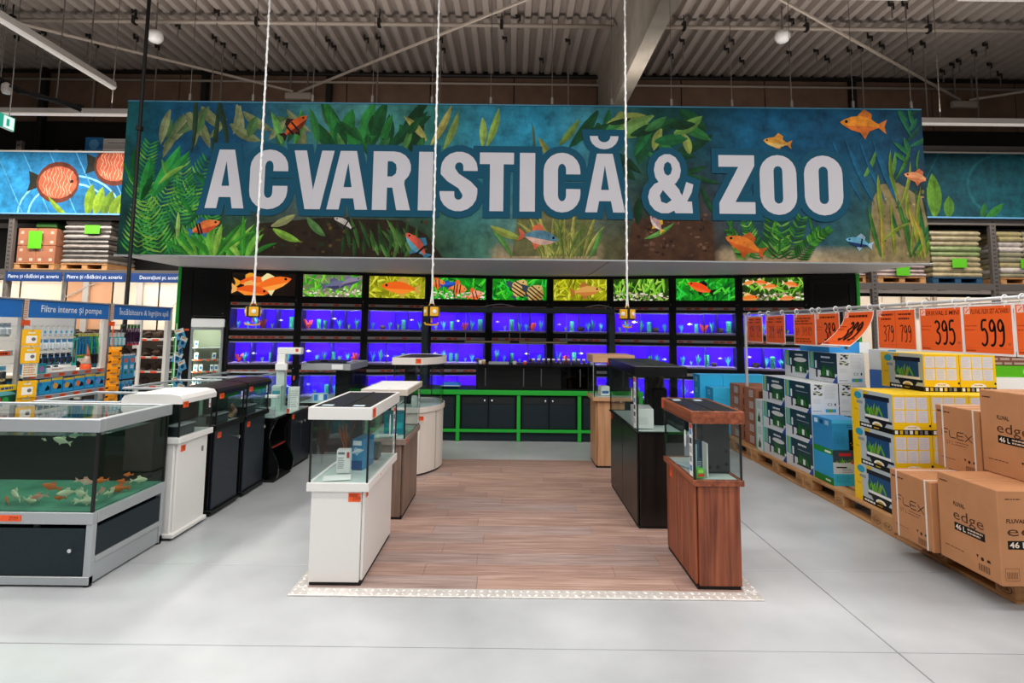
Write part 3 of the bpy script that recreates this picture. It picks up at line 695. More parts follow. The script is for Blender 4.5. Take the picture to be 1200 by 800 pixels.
SCREENS = [
    ('dark', '', [(.32, .62, .5, .1, 'f0641e', 'ff8a2a', 'e8a030'), (.62, .52, .62, .3, 'f5701e', 'ffa040', 'f0e0a0'), (.3, .2, .55, -.1, 'e85a1a', 'ff9030', 'f0b060')]),
    ('stone', 'stones', [(.55, .55, .42, .15, '6a6a8a', '3a3a5a', '5a5a7a'), (.8, .72, .36, .3, '8a8098', '4a4460', '70688a')]),
    ('yellow', '', [(.55, .48, .62, 3.05, 'f0641a', 'f88a2a', 'c8a040')]),
    ('green', 'stones', [(.1, .72, .26, .1, 'f08040', 'e86a2a', 'e05a2a', .6, (.1, -.1)), (.48, .5, .3, -.1, 'f08a4a', 'e8703a', 'e8602a', .6, (.12, -.05, -.2)), (.3, .68, .26, .2, '2a5ac8', '1a3a8a', '2a4a9a'), (.8, .2, .28, .3, 'f0a080', 'e87040', 'e8602a', .6, (.1, -.1))]),
    ('green', '', [(.5, .52, .36, 1.0, 'd8b070', 'c89850', '3a4a5a', .9, (.2, .05, -.1, -.25)), (.78, .3, .36, .9, 'c8a868', 'b08848', '30404a', .9, (.2, .05, -.1, -.25))]),
    ('yellow', '', [(.62, .45, .5, .1, 'd8a050', 'c87a3a', 'b06a30')]),
    ('moss', 'stones', []),
    ('green', '', [(.42, .58, .42, 2.75, 'f04a1a', 'f0682a', '101010')]),
    ('moss', 'stones', [(.1, .78, .2, .2, 'f08a3a', 'f0a050', 'e8e0d0'), (.45, .6, .24, .1, 'f08030', 'f0b070', 'f0d0a0'), (.8, .7, .24, -.2, 'f07a30', 'f0a060', 'e8d0a0'), (.1, .1, .3, .1, 'f07a2a', 'f09a4a', 'f0c080'), (.72, .08, .24, .1, 'f08040', 'f0a060', 'f0d0b0'), (.3, .8, .22, -.1, 'f07028', 'e8a058', 'e0c090')]),
]
columns = []
for i in range(1, 10):
    (xa, ya), (xb, yb) = EDGE[i], EDGE[i + 1]
    W = math.hypot(xb - xa, yb - ya); hw = W / 2
    c = thing('aquarium_column', '%s tall black column of stacked violet-lit fish tanks from the fridge end' % ORD[i - 1], 'aquarium', ((xa + xb) / 2, (ya + yb) / 2, 0), math.atan2(yb - ya, xb - xa), 'columns of the aquarium wall')
    columns.append((c, W)); po = .052
    for s in (-1, 1):
        bx('upright', BLACK2, c, s * hw, s * (hw - po), 0, .48, 0, 2.43, .004, False)
    bx('back_board', BLACK2, c, -hw + po, hw - po, .46, .48, 0, 2.43, 0, False)
    bx('base_board', BLACK2, c, -hw + po, hw - po, .01, .46, 0, .44, .004, False)
    for z0, z1 in ((.80, .96), (1.32, 1.49), (1.84, 2.02), (2.395, 2.43)):
        bx('shelf', BLACK2, c, -hw + po, hw - po, .012, .46, z0, z1, .003, False)
    sw = hw - po - .006
    p = Pr((-sw, .002, 2.035), (1, 0, 0), (0, 0, 1)); art(p, 2 * sw, .35, SCREENS[i - 1], 20 + i)
    scr = p.build('backlit_picture', LIT, c, False)
    bx('picture_panel', BLACK2, c, -sw - .004, sw + .004, .003, .05, 2.028, 2.392, .003, False)
    for k, (z0, z1, nm) in enumerate(TANKS):
        t = bx('tank_backing', VIOLET, c, -sw, sw, .36, .37, z0 - .015, z1 + .02, 0, False)
        bx('gravel_bed', GRAVEL, c, -sw, sw, .02, .36, z0 - .018, z0 + .012, .004, False)
        MB().box(-sw, sw, .016, .022, z0 - .018, z1 + .018).build('front_glass', GLASS, c, False)
        for d in ([-.33, .33] if i % 2 else [0]) if k else [-.05, .42]:
            bx('divider', mat('dark_violet_divider', '1a0a58', .5), c, d * sw * 2 / 2 - .004, d * sw + .004, .03, .36, z0, z1, 0, False)
        bx('lamp_strip', mat('white_lamp_strip', 'e8e8ff', 0.5), c, -sw, sw, .03, .10, z1 + .0, z1 + .018, .003, False)
        area('tank_lamp', (0, .07, z1 - .004), (2 * sw - .06, .05), 15, (.74, .68, 1.0), (.85, 0, 0), c)
        r = bx('price_rail', RAILM, c, -sw, sw, -.004, .012, z1 + .062, z1 + .105, .003, False)
        R = random.Random(i * 7 + k); p = Pr((0, -.004, z1 + .066), (1, 0, 0), (0, 0, 1)); u = -sw + .02
        while u < sw - .1:
            if R.random() < .62: p.rect(u, .002, u + .085, .032, R.choice(['f0562a', 'd85026', 'c85a40'])); p.lines(u + .006, .004, u + .08, .03, 3, '2a1208', int(u * 99) + 50)
            u += R.choice([.095, .1, .13])
        p.build('price_labels', PRINT, r, False)
    # small deco at the far right end of each column: cable and bolt
    for z in (1.96, .9): MB().lathe([(.012, 0), (.012, .01)], (0, 0, 0), 8).build('bolt', CHROME, c, False).location = (hw - .03, -.006, z)

# decor in the tanks: every plant, coral, stone and fish is its own object
PG = mat('plastic_plant_green', '2fae7a', 0.5); PT = mat('plastic_plant_teal', '3ac0a8', 0.5); PR = mat('red_coral', 'c8402e', 0.5); PD = mat('dark_driftwood', '2c1c1a', 0.8); PW = mat('white_fish', 'e8f0ff', 0.4); PY = mat('yellow_green_plant', '7ac840', 0.5)
def plant_mesh(n, H, W, seed, m):
    R = random.Random(seed); b = MB()
    for k in range(n):
        a = R.uniform(0, 2 * PI); ln = R.uniform(.06, .22) * H * 1.6; h = H * R.uniform(.6, 1); pts = [(0, 0, 0), (cos(a) * ln * .3, sin(a) * ln * .3, h * .5), (cos(a) * ln, sin(a) * ln, h)]
        for q in range(2):
            d = Vector((-sin(a), cos(a), 0)) * W
            p0, p1 = Vector(pts[q]), Vector(pts[q + 1]); w0, w1 = (.5, 1) if q == 0 else (1, .15)
            t = Vector((cos(a), sin(a), 0)) * .002
            b.add([p0 - d * w0, p0 + d * w0, p1 + d * w1, p1 - d * w1, p0 - d * w0 + t, p0 + d * w0 + t, p1 + d * w1 + t, p1 - d * w1 + t], [(0, 1, 2, 3), (7, 6, 5, 4), (0, 4, 5, 1), (1, 5, 6, 2), (2, 6, 7, 3), (3, 7, 4, 0)])
    return b.build('tank_plant', m, None, False)
def column_plant(H, m):
    b = MB(); R = random.Random(4)
    for k in range(7):
        z = H * k / 7
        for j in range(5):
            a = j * 1.26 + k; d = Vector((cos(a), sin(a), .35)).normalized() * .035
            b.tube([(0, 0, z), Vector((0, 0, z)) + d], [.009, .012], 5)
    b.tube([(0, 0, 0), (0, 0, H)], .008, 5); return b.build('tank_plant', m, None, False)
def coral_mesh():
    b = MB(); R = random.Random(2)
    for k in range(7):
        a = k * .9; b.tube([(0, 0, 0), (cos(a) * .03, sin(a) * .03, .05), (cos(a) * .06, sin(a) * .06, R.uniform(.07, .14))], [.02, .014, .012], 6)
    return b.build('coral', PR, None, False)
def rock_mesh():
    bm = bmesh.new(); bmesh.ops.create_icosphere(bm, subdivisions=2, radius=.06); R = random.Random(9)
    for v in bm.verts: v.co *= R.uniform(.75, 1.2); v.co.z *= .7; v.co.z += .02
    return MB().bm(bm).build('driftwood_cave', PD, None, False)
def fish_mesh(name, m, L=.09):
    b = MB(); n = 8; prof = [(.5, .01), (.38, .09), (.15, .16), (-.1, .14), (-.3, .06), (-.38, .035)]; vs = []; fs = []
    for x, r in prof:
        for k in range(n): t = 2 * PI * k / n; vs.append((x * L, r * L * .45 * cos(t), r * L * 1.15 * sin(t)))
    for i in range(len(prof) - 1):
        for k in range(n): fs.append((i * n + k, i * n + (k + 1) % n, (i + 1) * n + (k + 1) % n, (i + 1) * n + k))
    fs += [tuple(range(n)), tuple(range(5 * n, 6 * n))]; b.add(vs, fs)
    b.prism([(-.36 * L, .03 * L), (-.62 * L, .17 * L), (-.54 * L, 0), (-.62 * L, -.17 * L), (-.36 * L, -.03 * L)], -.004 * L - .0005, .004 * L + .0005, ax='y')
    b.prism([(.15 * L, .17 * L), (-.02 * L, .32 * L), (-.18 * L, .26 * L), (-.16 * L, .12 * L)], -.0008, .0008, ax='y')
    b.prism([(.1 * L, -.15 * L), (0, -.28 * L), (-.08 * L, -.14 * L)], -.0008, .0008, ax='y')
    return b.build(name, m, None, False, smooth=False)
KINDS = [('slim green plastic plant', 'plant', column_plant(.17, PG), .0), ('bushy teal plastic plant', 'plant', plant_mesh(9, .15, .012, 3, PT), 0), ('red branching coral', 'coral', coral_mesh(), 0), ('dark driftwood cave', 'ornament', rock_mesh(), .0),
         ('leafy green plastic plant', 'plant', plant_mesh(12, .19, .009, 8, PG), 0), ('small pale fish', 'fish', fish_mesh('aquarium_fish', PW, .07), .12), ('yellow-green grass plant', 'plant', plant_mesh(10, .09, .008, 5, PY), 0)]
first = [True] * len(KINDS)
for i, (c, W) in enumerate(columns):
    for k, (z0, z1, nm) in enumerate(TANKS):
        R = random.Random(i * 31 + k * 5 + 1)
        if k == 2 and i not in (0, 1, 2, 6, 7, 8): continue
        ks = [0, 1, 4, 5] + R.sample([2, 3, 6], 2 if k < 2 else 1) + [R.choice([0, 1, 4])]
        R.shuffle(ks); n = len(ks)
        cnt = {}
        for j, kd in enumerate(ks):
            u = (-.5 + (j + .5) / n) * (W - .16) + R.uniform(-.02, .02); dy = R.uniform(.1, .27)
            v = c.matrix_world if False else Matrix.Translation(c.location) @ Matrix.Rotation(c.rotation_euler.z, 4, 'Z')
            z = z0 + .012 + (KINDS[kd][3] + R.uniform(-.03, .05) if kd == 5 else (.0 if kd != 3 else .02))
            q = v @ Vector((u, dy, z))
            dbl = ks.count(kd) > 1
            lab = '%s, %s tank, %s column from the fridge' % (KINDS[kd][0], nm, ORD[i])
            grp = '%ss in the %s tank of the %s column' % (KINDS[kd][0], nm, ORD[i])
            src = KINDS[kd][2]
            if first[kd]: o = src; first[kd] = False; o.location = q
            else: o = dup(src, q)
            s = R.uniform(.8, 1.15); o.scale = (s, s, s); o.rotation_euler = (0, 0, c.rotation_euler.z + (R.choice([0, PI]) + R.uniform(-.4, .4) if kd == 5 else R.uniform(0, 6)))
            tag(o, lab, KINDS[kd][1], grp)
            if not dbl and 'group' in o: o['group'] = 'decor in the aquarium wall tanks'

# end panels of the wall with green edges
def endpanel(i, lab, recess):
    (xa, ya), (xb, yb) = EDGE[i], EDGE[i + 1]; W = math.hypot(xb - xa, yb - ya)
    t = thing('end_panel', lab, 'panel', (xa, ya, 0), math.atan2(yb - ya, xb - xa))
    if recess:
        bx('edge_strip', GREEN, t, 0, .045, -.01, .5, 0, 2.43, .004, False); bx('side_board', BLACK2, t, .046, .205, 0, .5, 0, 2.43, .004, False)
        bx('upper_board', BLACK2, t, .206, W, 0, .5, 1.70, 2.43, .004, False); bx('label', ORANGE, t, .13, .19, -.003, 0, 1.475, 1.505, 0, False); bx('back_board', BLACK2, t, .206, W, .49, .5, 0, 1.7, 0, False)
        MB().lathe([(.012, 0), (.012, .01)], (0, 0, 0), 8).build('bolt', CHROME, t, False).location = (W - .05, -.01, 1.74)
    else:
        bx('edge_strip', GREEN, t, W - .045, W, -.01, .5, 0, 2.43, .004, False); bx('side_board', BLACK2, t, 0, W - .046, .012, .5, 0, 2.43, .004, False)
        for a, b, c_, d in ((.03, W - .09, 2.28, 2.34), (.03, W - .09, .1, .16), (.03, .08, .16, 2.28), (W - .14, W - .09, .16, 2.28)): bx('frame_bar', BLACK, t, a, b, 0, .012, c_, d, .003, False)
        bx('handle_strip', STEEL, t, W - .2, W - .06, -.008, 0, 1.86, 1.88, .002, False)
    return t, W
pnl, PW_ = endpanel(0, 'black end panel with a green edge around the glass door fridge', True)
endpanel(10, 'plain black end panel with a green edge behind the price cards', False)
fr = thing('glass_door_fridge', 'white glass-door display fridge recessed in the black panel', 'fridge', pnl.location, pnl.rotation_euler.z)
FX0, FX1 = .215, .655; INT = mat('fridge_liner', 'cfd3c0', 0.5)
bx('side_wall', INT, fr, FX0, FX0 + .025, .0, .46, .06, 1.66, .003, False); bx('side_wall', INT, fr, FX1 - .025, FX1, 0, .46, .06, 1.66, .003, False)
bx('rear_wall', INT, fr, FX0 + .025, FX1 - .025, .44, .46, .06, 1.66, 0, False); bx('base', STEEL, fr, FX0, FX1, 0, .46, 0, .12, .004, False)
bx('header', mat('fridge_header', 'f4f4f0', .4, emit=.35), fr, FX0, FX1, -.03, .44, 1.535, 1.66, .006, False)
for a, b, c_, d in ((FX0, FX0 + .035, .12, 1.53), (FX1 - .035, FX1, .12, 1.53), (FX0 + .035, FX1 - .035, .12, .16), (FX0 + .035, FX1 - .035, 1.49, 1.53)): bx('door_frame', ALU, fr, a, b, -.035, -.005, c_, d, .003, False)
MB().box(FX0 + .035, FX1 - .035, -.024, -.018, .16, 1.49).build('door_glass', GLASSG, fr, False)
for z in (.42, .66, .86, 1.04, 1.22): bx('wire_shelf', ALU, fr, FX0 + .03, FX1 - .03, .075, .42, z - .012, z, .002, False)
for z in (.42, .66, .86, 1.04):
    p = Pr((0, .072, z - .022), (1, 0, 0), (0, 0, 1))
    for u in (.26, .33, .44, .53): p.rect(u, 0, u + .05, .024, 'd8502a')
    p.build('price_labels', PRINT, fr, False)
area('fridge_lamp', ((FX0 + FX1) / 2, .05, 1.47), (.36, .04), .8, (.93, 1, .85), (.6, 0, 0), fr)
area('fridge_lamp', (FX0 + .03, .03, .85), (1.25, .03), 4.5, (.93, 1, .85), (0, -PI / 2, .25), fr)
M4 = Matrix.Translation(fr.location) @ Matrix.Rotation(fr.rotation_euler.z, 4, 'Z')
bsrc = None
for z, us in ((.66, (.29, .36, .5, .57)), (.86, (.3, .37, .52, .58)), (1.04, (.3, .54)), (1.22, (.29,)), (.42, (.3, .4, .5))):
    nm = {.66: 'second lowest', .86: 'third', 1.04: 'fourth', 1.22: 'highest', .42: 'lowest'}[z]
    for u in us:
        q = M4 @ Vector((u, .09, z))
        if bsrc is None:
            bsrc = thing('food_box', '', 'box', q, fr.rotation_euler.z); bx('carton', WHITE2, bsrc, -.024, .024, 0, .1, 0, .1, .002, False)
            p = Pr((-.024, 0, 0), (1, 0, 0), (0, 0, 1)); p.rect(.008, .03, .04, .075, '2f6aa8'); p.rect(.008, .012, .04, .02, '8aa0b0'); p.build('printed_front', PRINT, bsrc, False); o = bsrc
        else: o = dup(bsrc, q, fr.rotation_euler.z)
        tag(o, 'white food box with blue print, %s fridge shelf' % nm, 'box', 'boxes on the %s fridge shelf' % nm)

# ================================================================ SERVICE COUNTER
ct = thing('service_counter', 'low dark service counter with green frame and panel doors below the tank wall', 'counter', (0, 8.07, 0))
GX = [-2.02, -1.58, -.733, .113, .96, 1.82]
bx('carcass', BLACK2, ct, GX[0], GX[-1], 8.11, 8.72, .02, .635, .004)
bx('top_rail', GREEN, ct, GX[0] - .03, GX[-1] + .03, 8.05, 8.115, .635, .70, .006); bx('low_rail', GREEN, ct, GX[0], GX[-1], 8.058, 8.10, .125, .165, .005)
bx('worktop', BLACK, ct, GX[0], GX[-1], 8.116, 8.74, .636, .70, .003)
for x in GX: bx('post', GREEN, ct, x - .026, x + .026, 8.06, 8.108, 0, .634, .006)
bx('kick_board', ANTH, ct, GX[0], GX[-1], 8.10, 8.112, .01, .125, .002)
for a, b in zip(GX[:-1], GX[1:]):
    mid = (a + b) / 2
    for s, (u, v) in enumerate(((a + .05, mid - .006), (mid + .006, b - .05))):
        d = bx('cabinet_door', ANTH, ct, u, v, 8.092, 8.109, .17, .615, .003)
        bx('drawer_strip', mat('dark_strip', '10181c', .5), d, u + .02, v - .02, 8.086, 8.092, .51, .6, .002)
        bx('panel_inset', ANTH, d, u + .02, v - .02, 8.087, 8.092, .19, .49, .003)
        k = v - .045 if s == 0 else u + .045
        kn = MB().lathe([(.006, 0), (.006, .012), (.014, .016), (.014, .024), (.006, .028)], (0, 0, 0), 10).build('knob', CHROME, d, False)
        kn.rotation_euler = (PI / 2, 0, 0); kn.location = Vector((k, 8.088, .555)) - Vector((0, 8.07, 0))
dg = thing('dark_glass_terrarium', 'long low dark glass tank standing on the green-framed counter', 'aquarium', (.36, 8.38, .70))
TX0, TX1, TY0, TY1 = -.495, 1.21, 8.14, 8.66
bx('floor_plate', BLACK2, dg, TX0, TX1, TY0, TY1, .70, .72, .003); bx('top_frame', BLACK2, dg, TX0, TX1, TY0, TY1, 1.03, 1.05, .004)
bx('rear_board', mat('dark_brown_board', '16110e', .6), dg, TX0, TX1, TY1 - .02, TY1, .72, 1.03, 0)
for x in (TX0, TX1 - .03): bx('end_board', BLACK2, dg, x, x + .03, TY0, TY1 - .02, .72, 1.03, .003)
MB().box(TX0 + .03, TX1 - .03, TY0 + .004, TY0 + .01, .72, 1.03).build('front_glass', GLASSD, dg)
for x in (-.36, .18, .43, .98): bx('glass_mullion', mat('grey_profile', '55585a', .4, .5), dg, x - .008, x + .008, TY0 - .004, TY0 + .004, .75, 1.0, .002)
# things lined up on the terrarium
def jar(lab, x, y, z, r, h, mcol, group, lid='f2f2f0'):
    t = thing('bait_jar', lab, 'jar', (x, y, z), 0, group)
    MB().lathe([(r * .9, 0), (r, .004), (r, h * .78), (r * .8, h * .82)], (x, y, z), 10).build('jar_body', mat('jar_' + mcol, mcol, .4), t, smooth=True)
    MB().lathe([(r * .92, h * .8), (r * .92, h), (r * .7, h + .003)], (x, y, z), 10).build('jar_lid', mat('jar_' + lid, lid, .4), t)
    return t
R = random.Random(5); j0 = None
for k in range(11):
    x = .32 + k * .072
    if j0 is None: j0 = o = jar('white-lidded jar in the row on the dark glass tank', x, 8.22, 1.05, .024, .085, '2a2220', 'row of white-lidded jars')
    else: o = dup(j0, (x, 8.22, 1.05))
for x, col, lid, h, lab in ((-.44, 'e8e4da', '20242a', .07, 'small white jar with dark lid at the left end of the dark glass tank'), (-.39, 'b08a5a', 'f0f0f0', .06, 'small tan jar with white lid beside the white jar'), (1.16, 'e8e8f0', '28242a', .085, 'white bottle at the beech cabinet end of the dark glass tank'), (.05, 'd8c8b0', '3a302a', .06, 'cream tub with a dark lid beside the steel tray'), (.2, 'c83a24', 'f0d8c0', .05, 'small red tub between the cream tub and the jar row')):
    jar(lab, x, 8.24, 1.05, .026, h, col, 'odd jars on the dark glass tank', lid)
t = thing('steel_tray', 'flat steel tray lying on the dark glass tank', 'tray', (-.15, 8.3, 1.05)); bx('tray_base', ALU, t, -.32, -.03, 8.2, 8.4, 1.05, 1.056, .002)
for a, b, c_, d in ((-.32, -.03, 8.2, 8.21), (-.32, -.03, 8.39, 8.4), (-.32, -.31, 8.21, 8.39), (-.04, -.03, 8.21, 8.39)): bx('tray_rim', ALU, t, a, b, c_, d, 1.056, 1.08, .002)
t = thing('blue_gel_bag', 'blue packet lying at the curved-tank end of the counter top', 'packet', (-.86, 8.3, .7)); MB().box(-1.0, -.72, 8.22, 8.42, .70, .78, .03).build('packet', mat('packet_blue', '2f7ad0', .35), t); bx('packet_seal', mat('packet_white', 'd8e4f0', .4), t, -1.0, -.72, 8.20, 8.22, .735, .745, .002)
# gantry with hanging lamp frames
GAN = mat('gantry_teal', '16262b', 0.4, 0.2)
g = thing('service_gantry', 'dark teal gantry frame standing on the counter in front of the tanks', 'frame', (.11, 8.52, .70))
for x in (-1.285, 1.49): bx('gantry_post', GAN, g, x - .045, x + .045, 8.47, 8.56, .70, 1.79, .006)
bx('gantry_beam', GAN, g, -1.33, 1.535, 8.46, 8.57, 1.79, 1.875, .006)
for a, b, lab in ((-.69, -.02, 'wire-hung lamp strip under the gantry, the one nearer the fridge'), (.12, .83, 'wire-hung lamp strip under the gantry, the one nearer the price cards')):
    t = thing('hanging_strip', lab, 'lamp', ((a + b) / 2, 8.5, 1.36))
    bx('strip', mat('dim_strip', '8a7a5a', .5), t, a, b, 8.48, 8.52, 1.35, 1.372, .003)
    for x in (a + .01, b - .01): MB().tube([(x, 8.5, 1.37), (x, 8.5, 1.79)], .005, 5).build('wire', STEEL, t)
for a, b, lab in ((-.4, .05, 'coiled cable lying on the gantry beam near its middle'), (1.1, 1.5, 'coiled cable lying on the gantry beam near the third yellow box')):
    tag(MB().tube([(a + (b - a) * k / 8, 8.5 + .02 * sin(k), 1.885 + .035 * sin(PI * k / 8)) for k in range(9)], .009, 6).build('loose_cable', STEEL), lab, 'cable')

# ================================================================ HANGING POWER UNITS
YEL = mat('socket_yellow', 'eab02a', 0.45)
for k, (px, py, px0, lab) in enumerate(((297, 358, 318, 'black and yellow hanging power socket box on the cable through letter C'), (506, 358, 514, 'black and yellow hanging power socket box on the cable between letters I and S'), (735, 361, 733, 'black and yellow hanging power socket box on the cable beside letters A and &'))):
    q = at(px, py, Y=6.0); rz = (.5, .55, .78)[k]
    t = thing('power_socket_box', lab, 'socket', (q.x, q.y, q.z), rz); h = .125; w_ = .062
    bx('core', RUBBER, t, -w_, w_, -w_, w_, -h, 0, .008, False)
    for a in range(4):
        f = MB().box(-.046, .046, -.0725, -w_, -h + .014, -.014, .006).build('socket_plate', YEL, t, False); f.rotation_euler = (0, 0, a * PI / 2)
        s = MB().lathe([(.022, 0), (.022, .006), (.016, .008)], (0, 0, 0), 12).build('socket', WHITE2, f, False); s.location = (0, -.073, -h / 2); s.rotation_euler = (PI / 2, 0, 0)
    MB().tube([(-.03, 0, 0), (-.02, 0, .03), (.02, 0, .03), (.03, 0, 0)], .006, 6).build('bail', YEL, t, False)
    MB().tube([(0, 0, -h), (0, 0, -h - .05)], .01, 6).tube([(-.075, 0, -h - .05), (-.07, 0, -h - .07), (0, 0, -h - .078), (.07, 0, -h - .07), (.075, 0, -h - .05)], .009, 6).build('hook', YEL, t, False)
    top = at(px0, -40, Y=6.0); tl = Vector((top.x - q.x, 0, 7.6 - q.z)); ci = Matrix.Rotation(-rz, 3, 'Z'); pts = []; n = 110
    tl = Vector((0, 0, 7.6 - q.z))
    for a, r in ((0, .0), (PI, .0)):
        pass
    m = MB(); m.tube([(.015, 0, .02), (.004, 0, .1), (0, 0, .3), (0, 0, tl.z)], .010, 8); m.tube([(-.015, 0, .02), (-.004, 0, .1), (0, 0, .18)], .008, 6)
    hl = [(cos(i * .9) * .0115, sin(i * .9) * .0115, .3 + (tl.z - .3) * i / 260) for i in range(261)]; m.tube(hl, .004, 4)
    m.build('suspension_cable', WHITE2, t, False)
# ================================================================ DISPLAY TANKS AND CABINETS
def price(parent, c, n='x', s=1, w_=.05, h=.035, txt='399'):
    """Orange price label stuck on a face; n is the face axis, s its sign."""
    x, y, z = c
    if n == 'x': l = bx('price_label', ORANGE, parent, x, x + s * .002, y - w_ / 2, y + w_ / 2, z - h / 2, z + h / 2, 0)
    else: l = bx('price_label', ORANGE, parent, x - w_ / 2, x + w_ / 2, y, y + s * .002, z - h / 2, z + h / 2, 0)
    U = {('x', 1): (0, 1, 0), ('x', -1): (0, -1, 0), ('y', -1): (1, 0, 0)}[(n, s)]
    O = Vector((x + s * .002, y, z)) if n == 'x' else Vector((x, y + s * .002, z))
    p = Pr(O, U, (0, 0, 1)); marker(p, txt, -w_ * .15, -h * .3, w_ * .17, h * .35, w_ * .025, '50180a'); p.lines(-w_ * .42, h * .08, w_ * .4, h * .4, 2, '6a2410', int(abs(x * 77 + y * 31)))
    p.build('price_print', PRINT, l)
def cabinet(name, lab, x0, x1, y0, y1, z1, m, side, doors=1, z0=.008, mdoor=None, knobs='c', plinth=RUBBER, pl_in=.006, end_edge=True, group=None):
    """Box cabinet whose doors face the aisle on the +x or -x side."""
    t = thing(name, lab, 'cabinet', ((x0 + x1) / 2, (y0 + y1) / 2, z0), 0, group); dm = mdoor or m; d = .016
    xs = x1 if side > 0 else x0
    bx('plinth', plinth, t, x0 + pl_in, x1 - pl_in, y0 + pl_in, y1 - pl_in, z0, z0 + .02, 0)
    bx('body', m, t, x0 + (d + .002 if side < 0 else 0), x1 - (d + .002 if side > 0 else 0), y0, y1, z0 + .02, z1, .003)
    n = doors; a, b = y0 + .02, y1 - .004
    for k in range(n):
        u, v = a + (b - a) * k / n + .002, a + (b - a) * (k + 1) / n - .002
        dr = bx('door', dm, t, xs, xs - side * d, u, v, z0 + .024, z1 - .004, .003)
        if knobs:
            ky = v - .05 if (k % 2 == 0 and n > 1) or (n == 1) else u + .05
            kb = MB().lathe([(.006, 0), (.006, .012), (.016, .016), (.016, .026), (.008, .03)], (0, 0, 0), 12).build('knob', CHROME, dr, False)
            kb.rotation_euler = (0, side * PI / 2, 0); kb.location = Vector((xs, ky, z1 - .12)) - t.location
    return t
def tank(name, lab, x0, x1, y0, y1, z0, zg, z1, zl, trim, lid, top='flaps', seam=SILI, lo=.012, glassm=None, group=None, ti=.0, floor=None):
    """Glass tank: base trim z0..zg, panes zg..z1, lid z1..zl overhanging by lo."""
    t = thing(name, lab, 'aquarium', ((x0 + x1) / 2, (y0 + y1) / 2, z0), 0, group); g = glassm or GLASSG; th = .006
    if trim:
        w_ = .03
        for a, b, c, d in ((x0, x1, y0, y0 + w_), (x0, x1, y1 - w_, y1), (x0, x0 + w_, y0 + w_, y1 - w_), (x1 - w_, x1, y0 + w_, y1 - w_)): bx('base_trim', trim, t, a, b, c, d, z0, zg, .003)
    gi = .010; gx0, gx1, gy0, gy1 = x0 + gi, x1 - gi, y0 + gi, y1 - gi; gb = zg - .012
    bx('floor_pane', floor or mat('pale_floor_pane', 'c4d2ce', .3), t, gx0 + th, gx1 - th, gy0 + th, gy1 - th, gb, gb + .008, 0)
    for a, b, c, d in ((gx0, gx1, gy0, gy0 + th), (gx0, gx1, gy1 - th, gy1), (gx0, gx0 + th, gy0 + th, gy1 - th), (gx1 - th, gx1, gy0 + th, gy1 - th)): MB().box(a, b, c, d, gb, z1).build('glass_pane', g, t)
    if seam:
        for a in (gx0, gx1 - .009):
            for c in (gy0, gy1 - .009): bx('silicone_seam', seam, t, a - .001, a + .010, c - .001, c + .010, gb, z1, 0)
    if lid:
        X0, X1, Y0, Y1 = x0 - lo, x1 + lo, y0 - lo, y1 + lo; w_ = .018
        for a, b, c, d in ((X0, X1, Y0, Y0 + w_), (X0, X1, Y1 - w_, Y1), (X0, X0 + w_, Y0 + w_, Y1 - w_), (X1 - w_, X1, Y0 + w_, Y1 - w_)): bx('lid_frame', lid, t, a, b, c, d, z1, zl, .003)
        fm = {'flaps': LIDTOP, 'white': WHITE2, 'own': lid}[top]; xm = (X0 + X1) / 2
        for a, b in ((X0 + w_ + .001, xm - .012), (xm + .012, X1 - w_ - .001)): bx('lid_flap', fm, t, a, b, Y0 + w_ + .001, Y1 - w_ - .001, zl - .014, zl - .002, .003)
        bx('lid_bridge', fm, t, xm - .011, xm + .011, Y0 + w_ + .001, Y1 - w_ - .001, zl - .016, zl + .001, .002)
        bx('lamp_bar', WHITE2, t, xm - .03, xm + .03, Y0 + .05, Y1 - .05, z1 + .005, z1 + .03, .004)
    return t
def strip(parent, x, y0, y1, z0, z1, s, seed=1):
    """White information strip stuck inside the pane facing the aisle."""
    l = bx('info_strip', WHITE2, parent, x, x + s * .001, y0, y1, z0, z1, 0); w_ = y1 - y0; h = z1 - z0
    p = Pr((x + s * .001, y0 if s > 0 else y1, z0), (0, s, 0), (0, 0, 1)); R = random.Random(seed)
    p.rect(.004, h * .9, w_ - .004, h * .98, 'd8402a'); v = .03
    while v < h * .86:
        k = R.random(); c = R.choice(['2f6aa8', '8a9aa8', 'c03a3a', '3a3a44', '5a8ac0'])
        p.rect(.006, v, w_ - .006 - k * .01, v + .035, c) if k > .45 else p.lines(.004, v, w_ - .004, v + .04, 4, '50545c', int(v * 500))
        v += .055
    p.build('strip_print', PRINT, l)
def smallbox(lab, x0, x1, y0, y1, z0, z1, m, prints=(), rz=0.0, group=None, cat='box', name='product_box'):
    cx, cy = (x0 + x1) / 2, (y0 + y1) / 2; t = thing(name, lab, cat, (cx, cy, z0), rz, group); a, b = (x1 - x0) / 2, (y1 - y0) / 2
    bx('carton', m, t, -a, a, -b, b, 0, z1 - z0, .003, False)
    if prints:
        p = Pr((-a, -b, 0), (1, 0, 0), (0, 0, 1)); w_, h = 2 * a, z1 - z0
        for q in prints:
            if q[0] == 'r': p.rect(q[1] * w_, q[2] * h, q[3] * w_, q[4] * h, q[5])
            elif q[0] == 'l': p.lines(q[1] * w_, q[2] * h, q[3] * w_, q[4] * h, q[5], q[6], int(w_ * 900))
            elif q[0] == 'f': p.fish(q[1] * w_, q[2] * h, q[3], *q[4:])
            elif q[0] == 'd': p.disc(q[1] * w_, q[2] * h, q[3] * w_, q[4])
            elif q[0] == 't': p.text(q[1], q[2] * w_, q[3] * h, q[4] * h, q[5], q[6] * w_, .02)
        p.build('printed_front', PRINT, t, False)
    return t

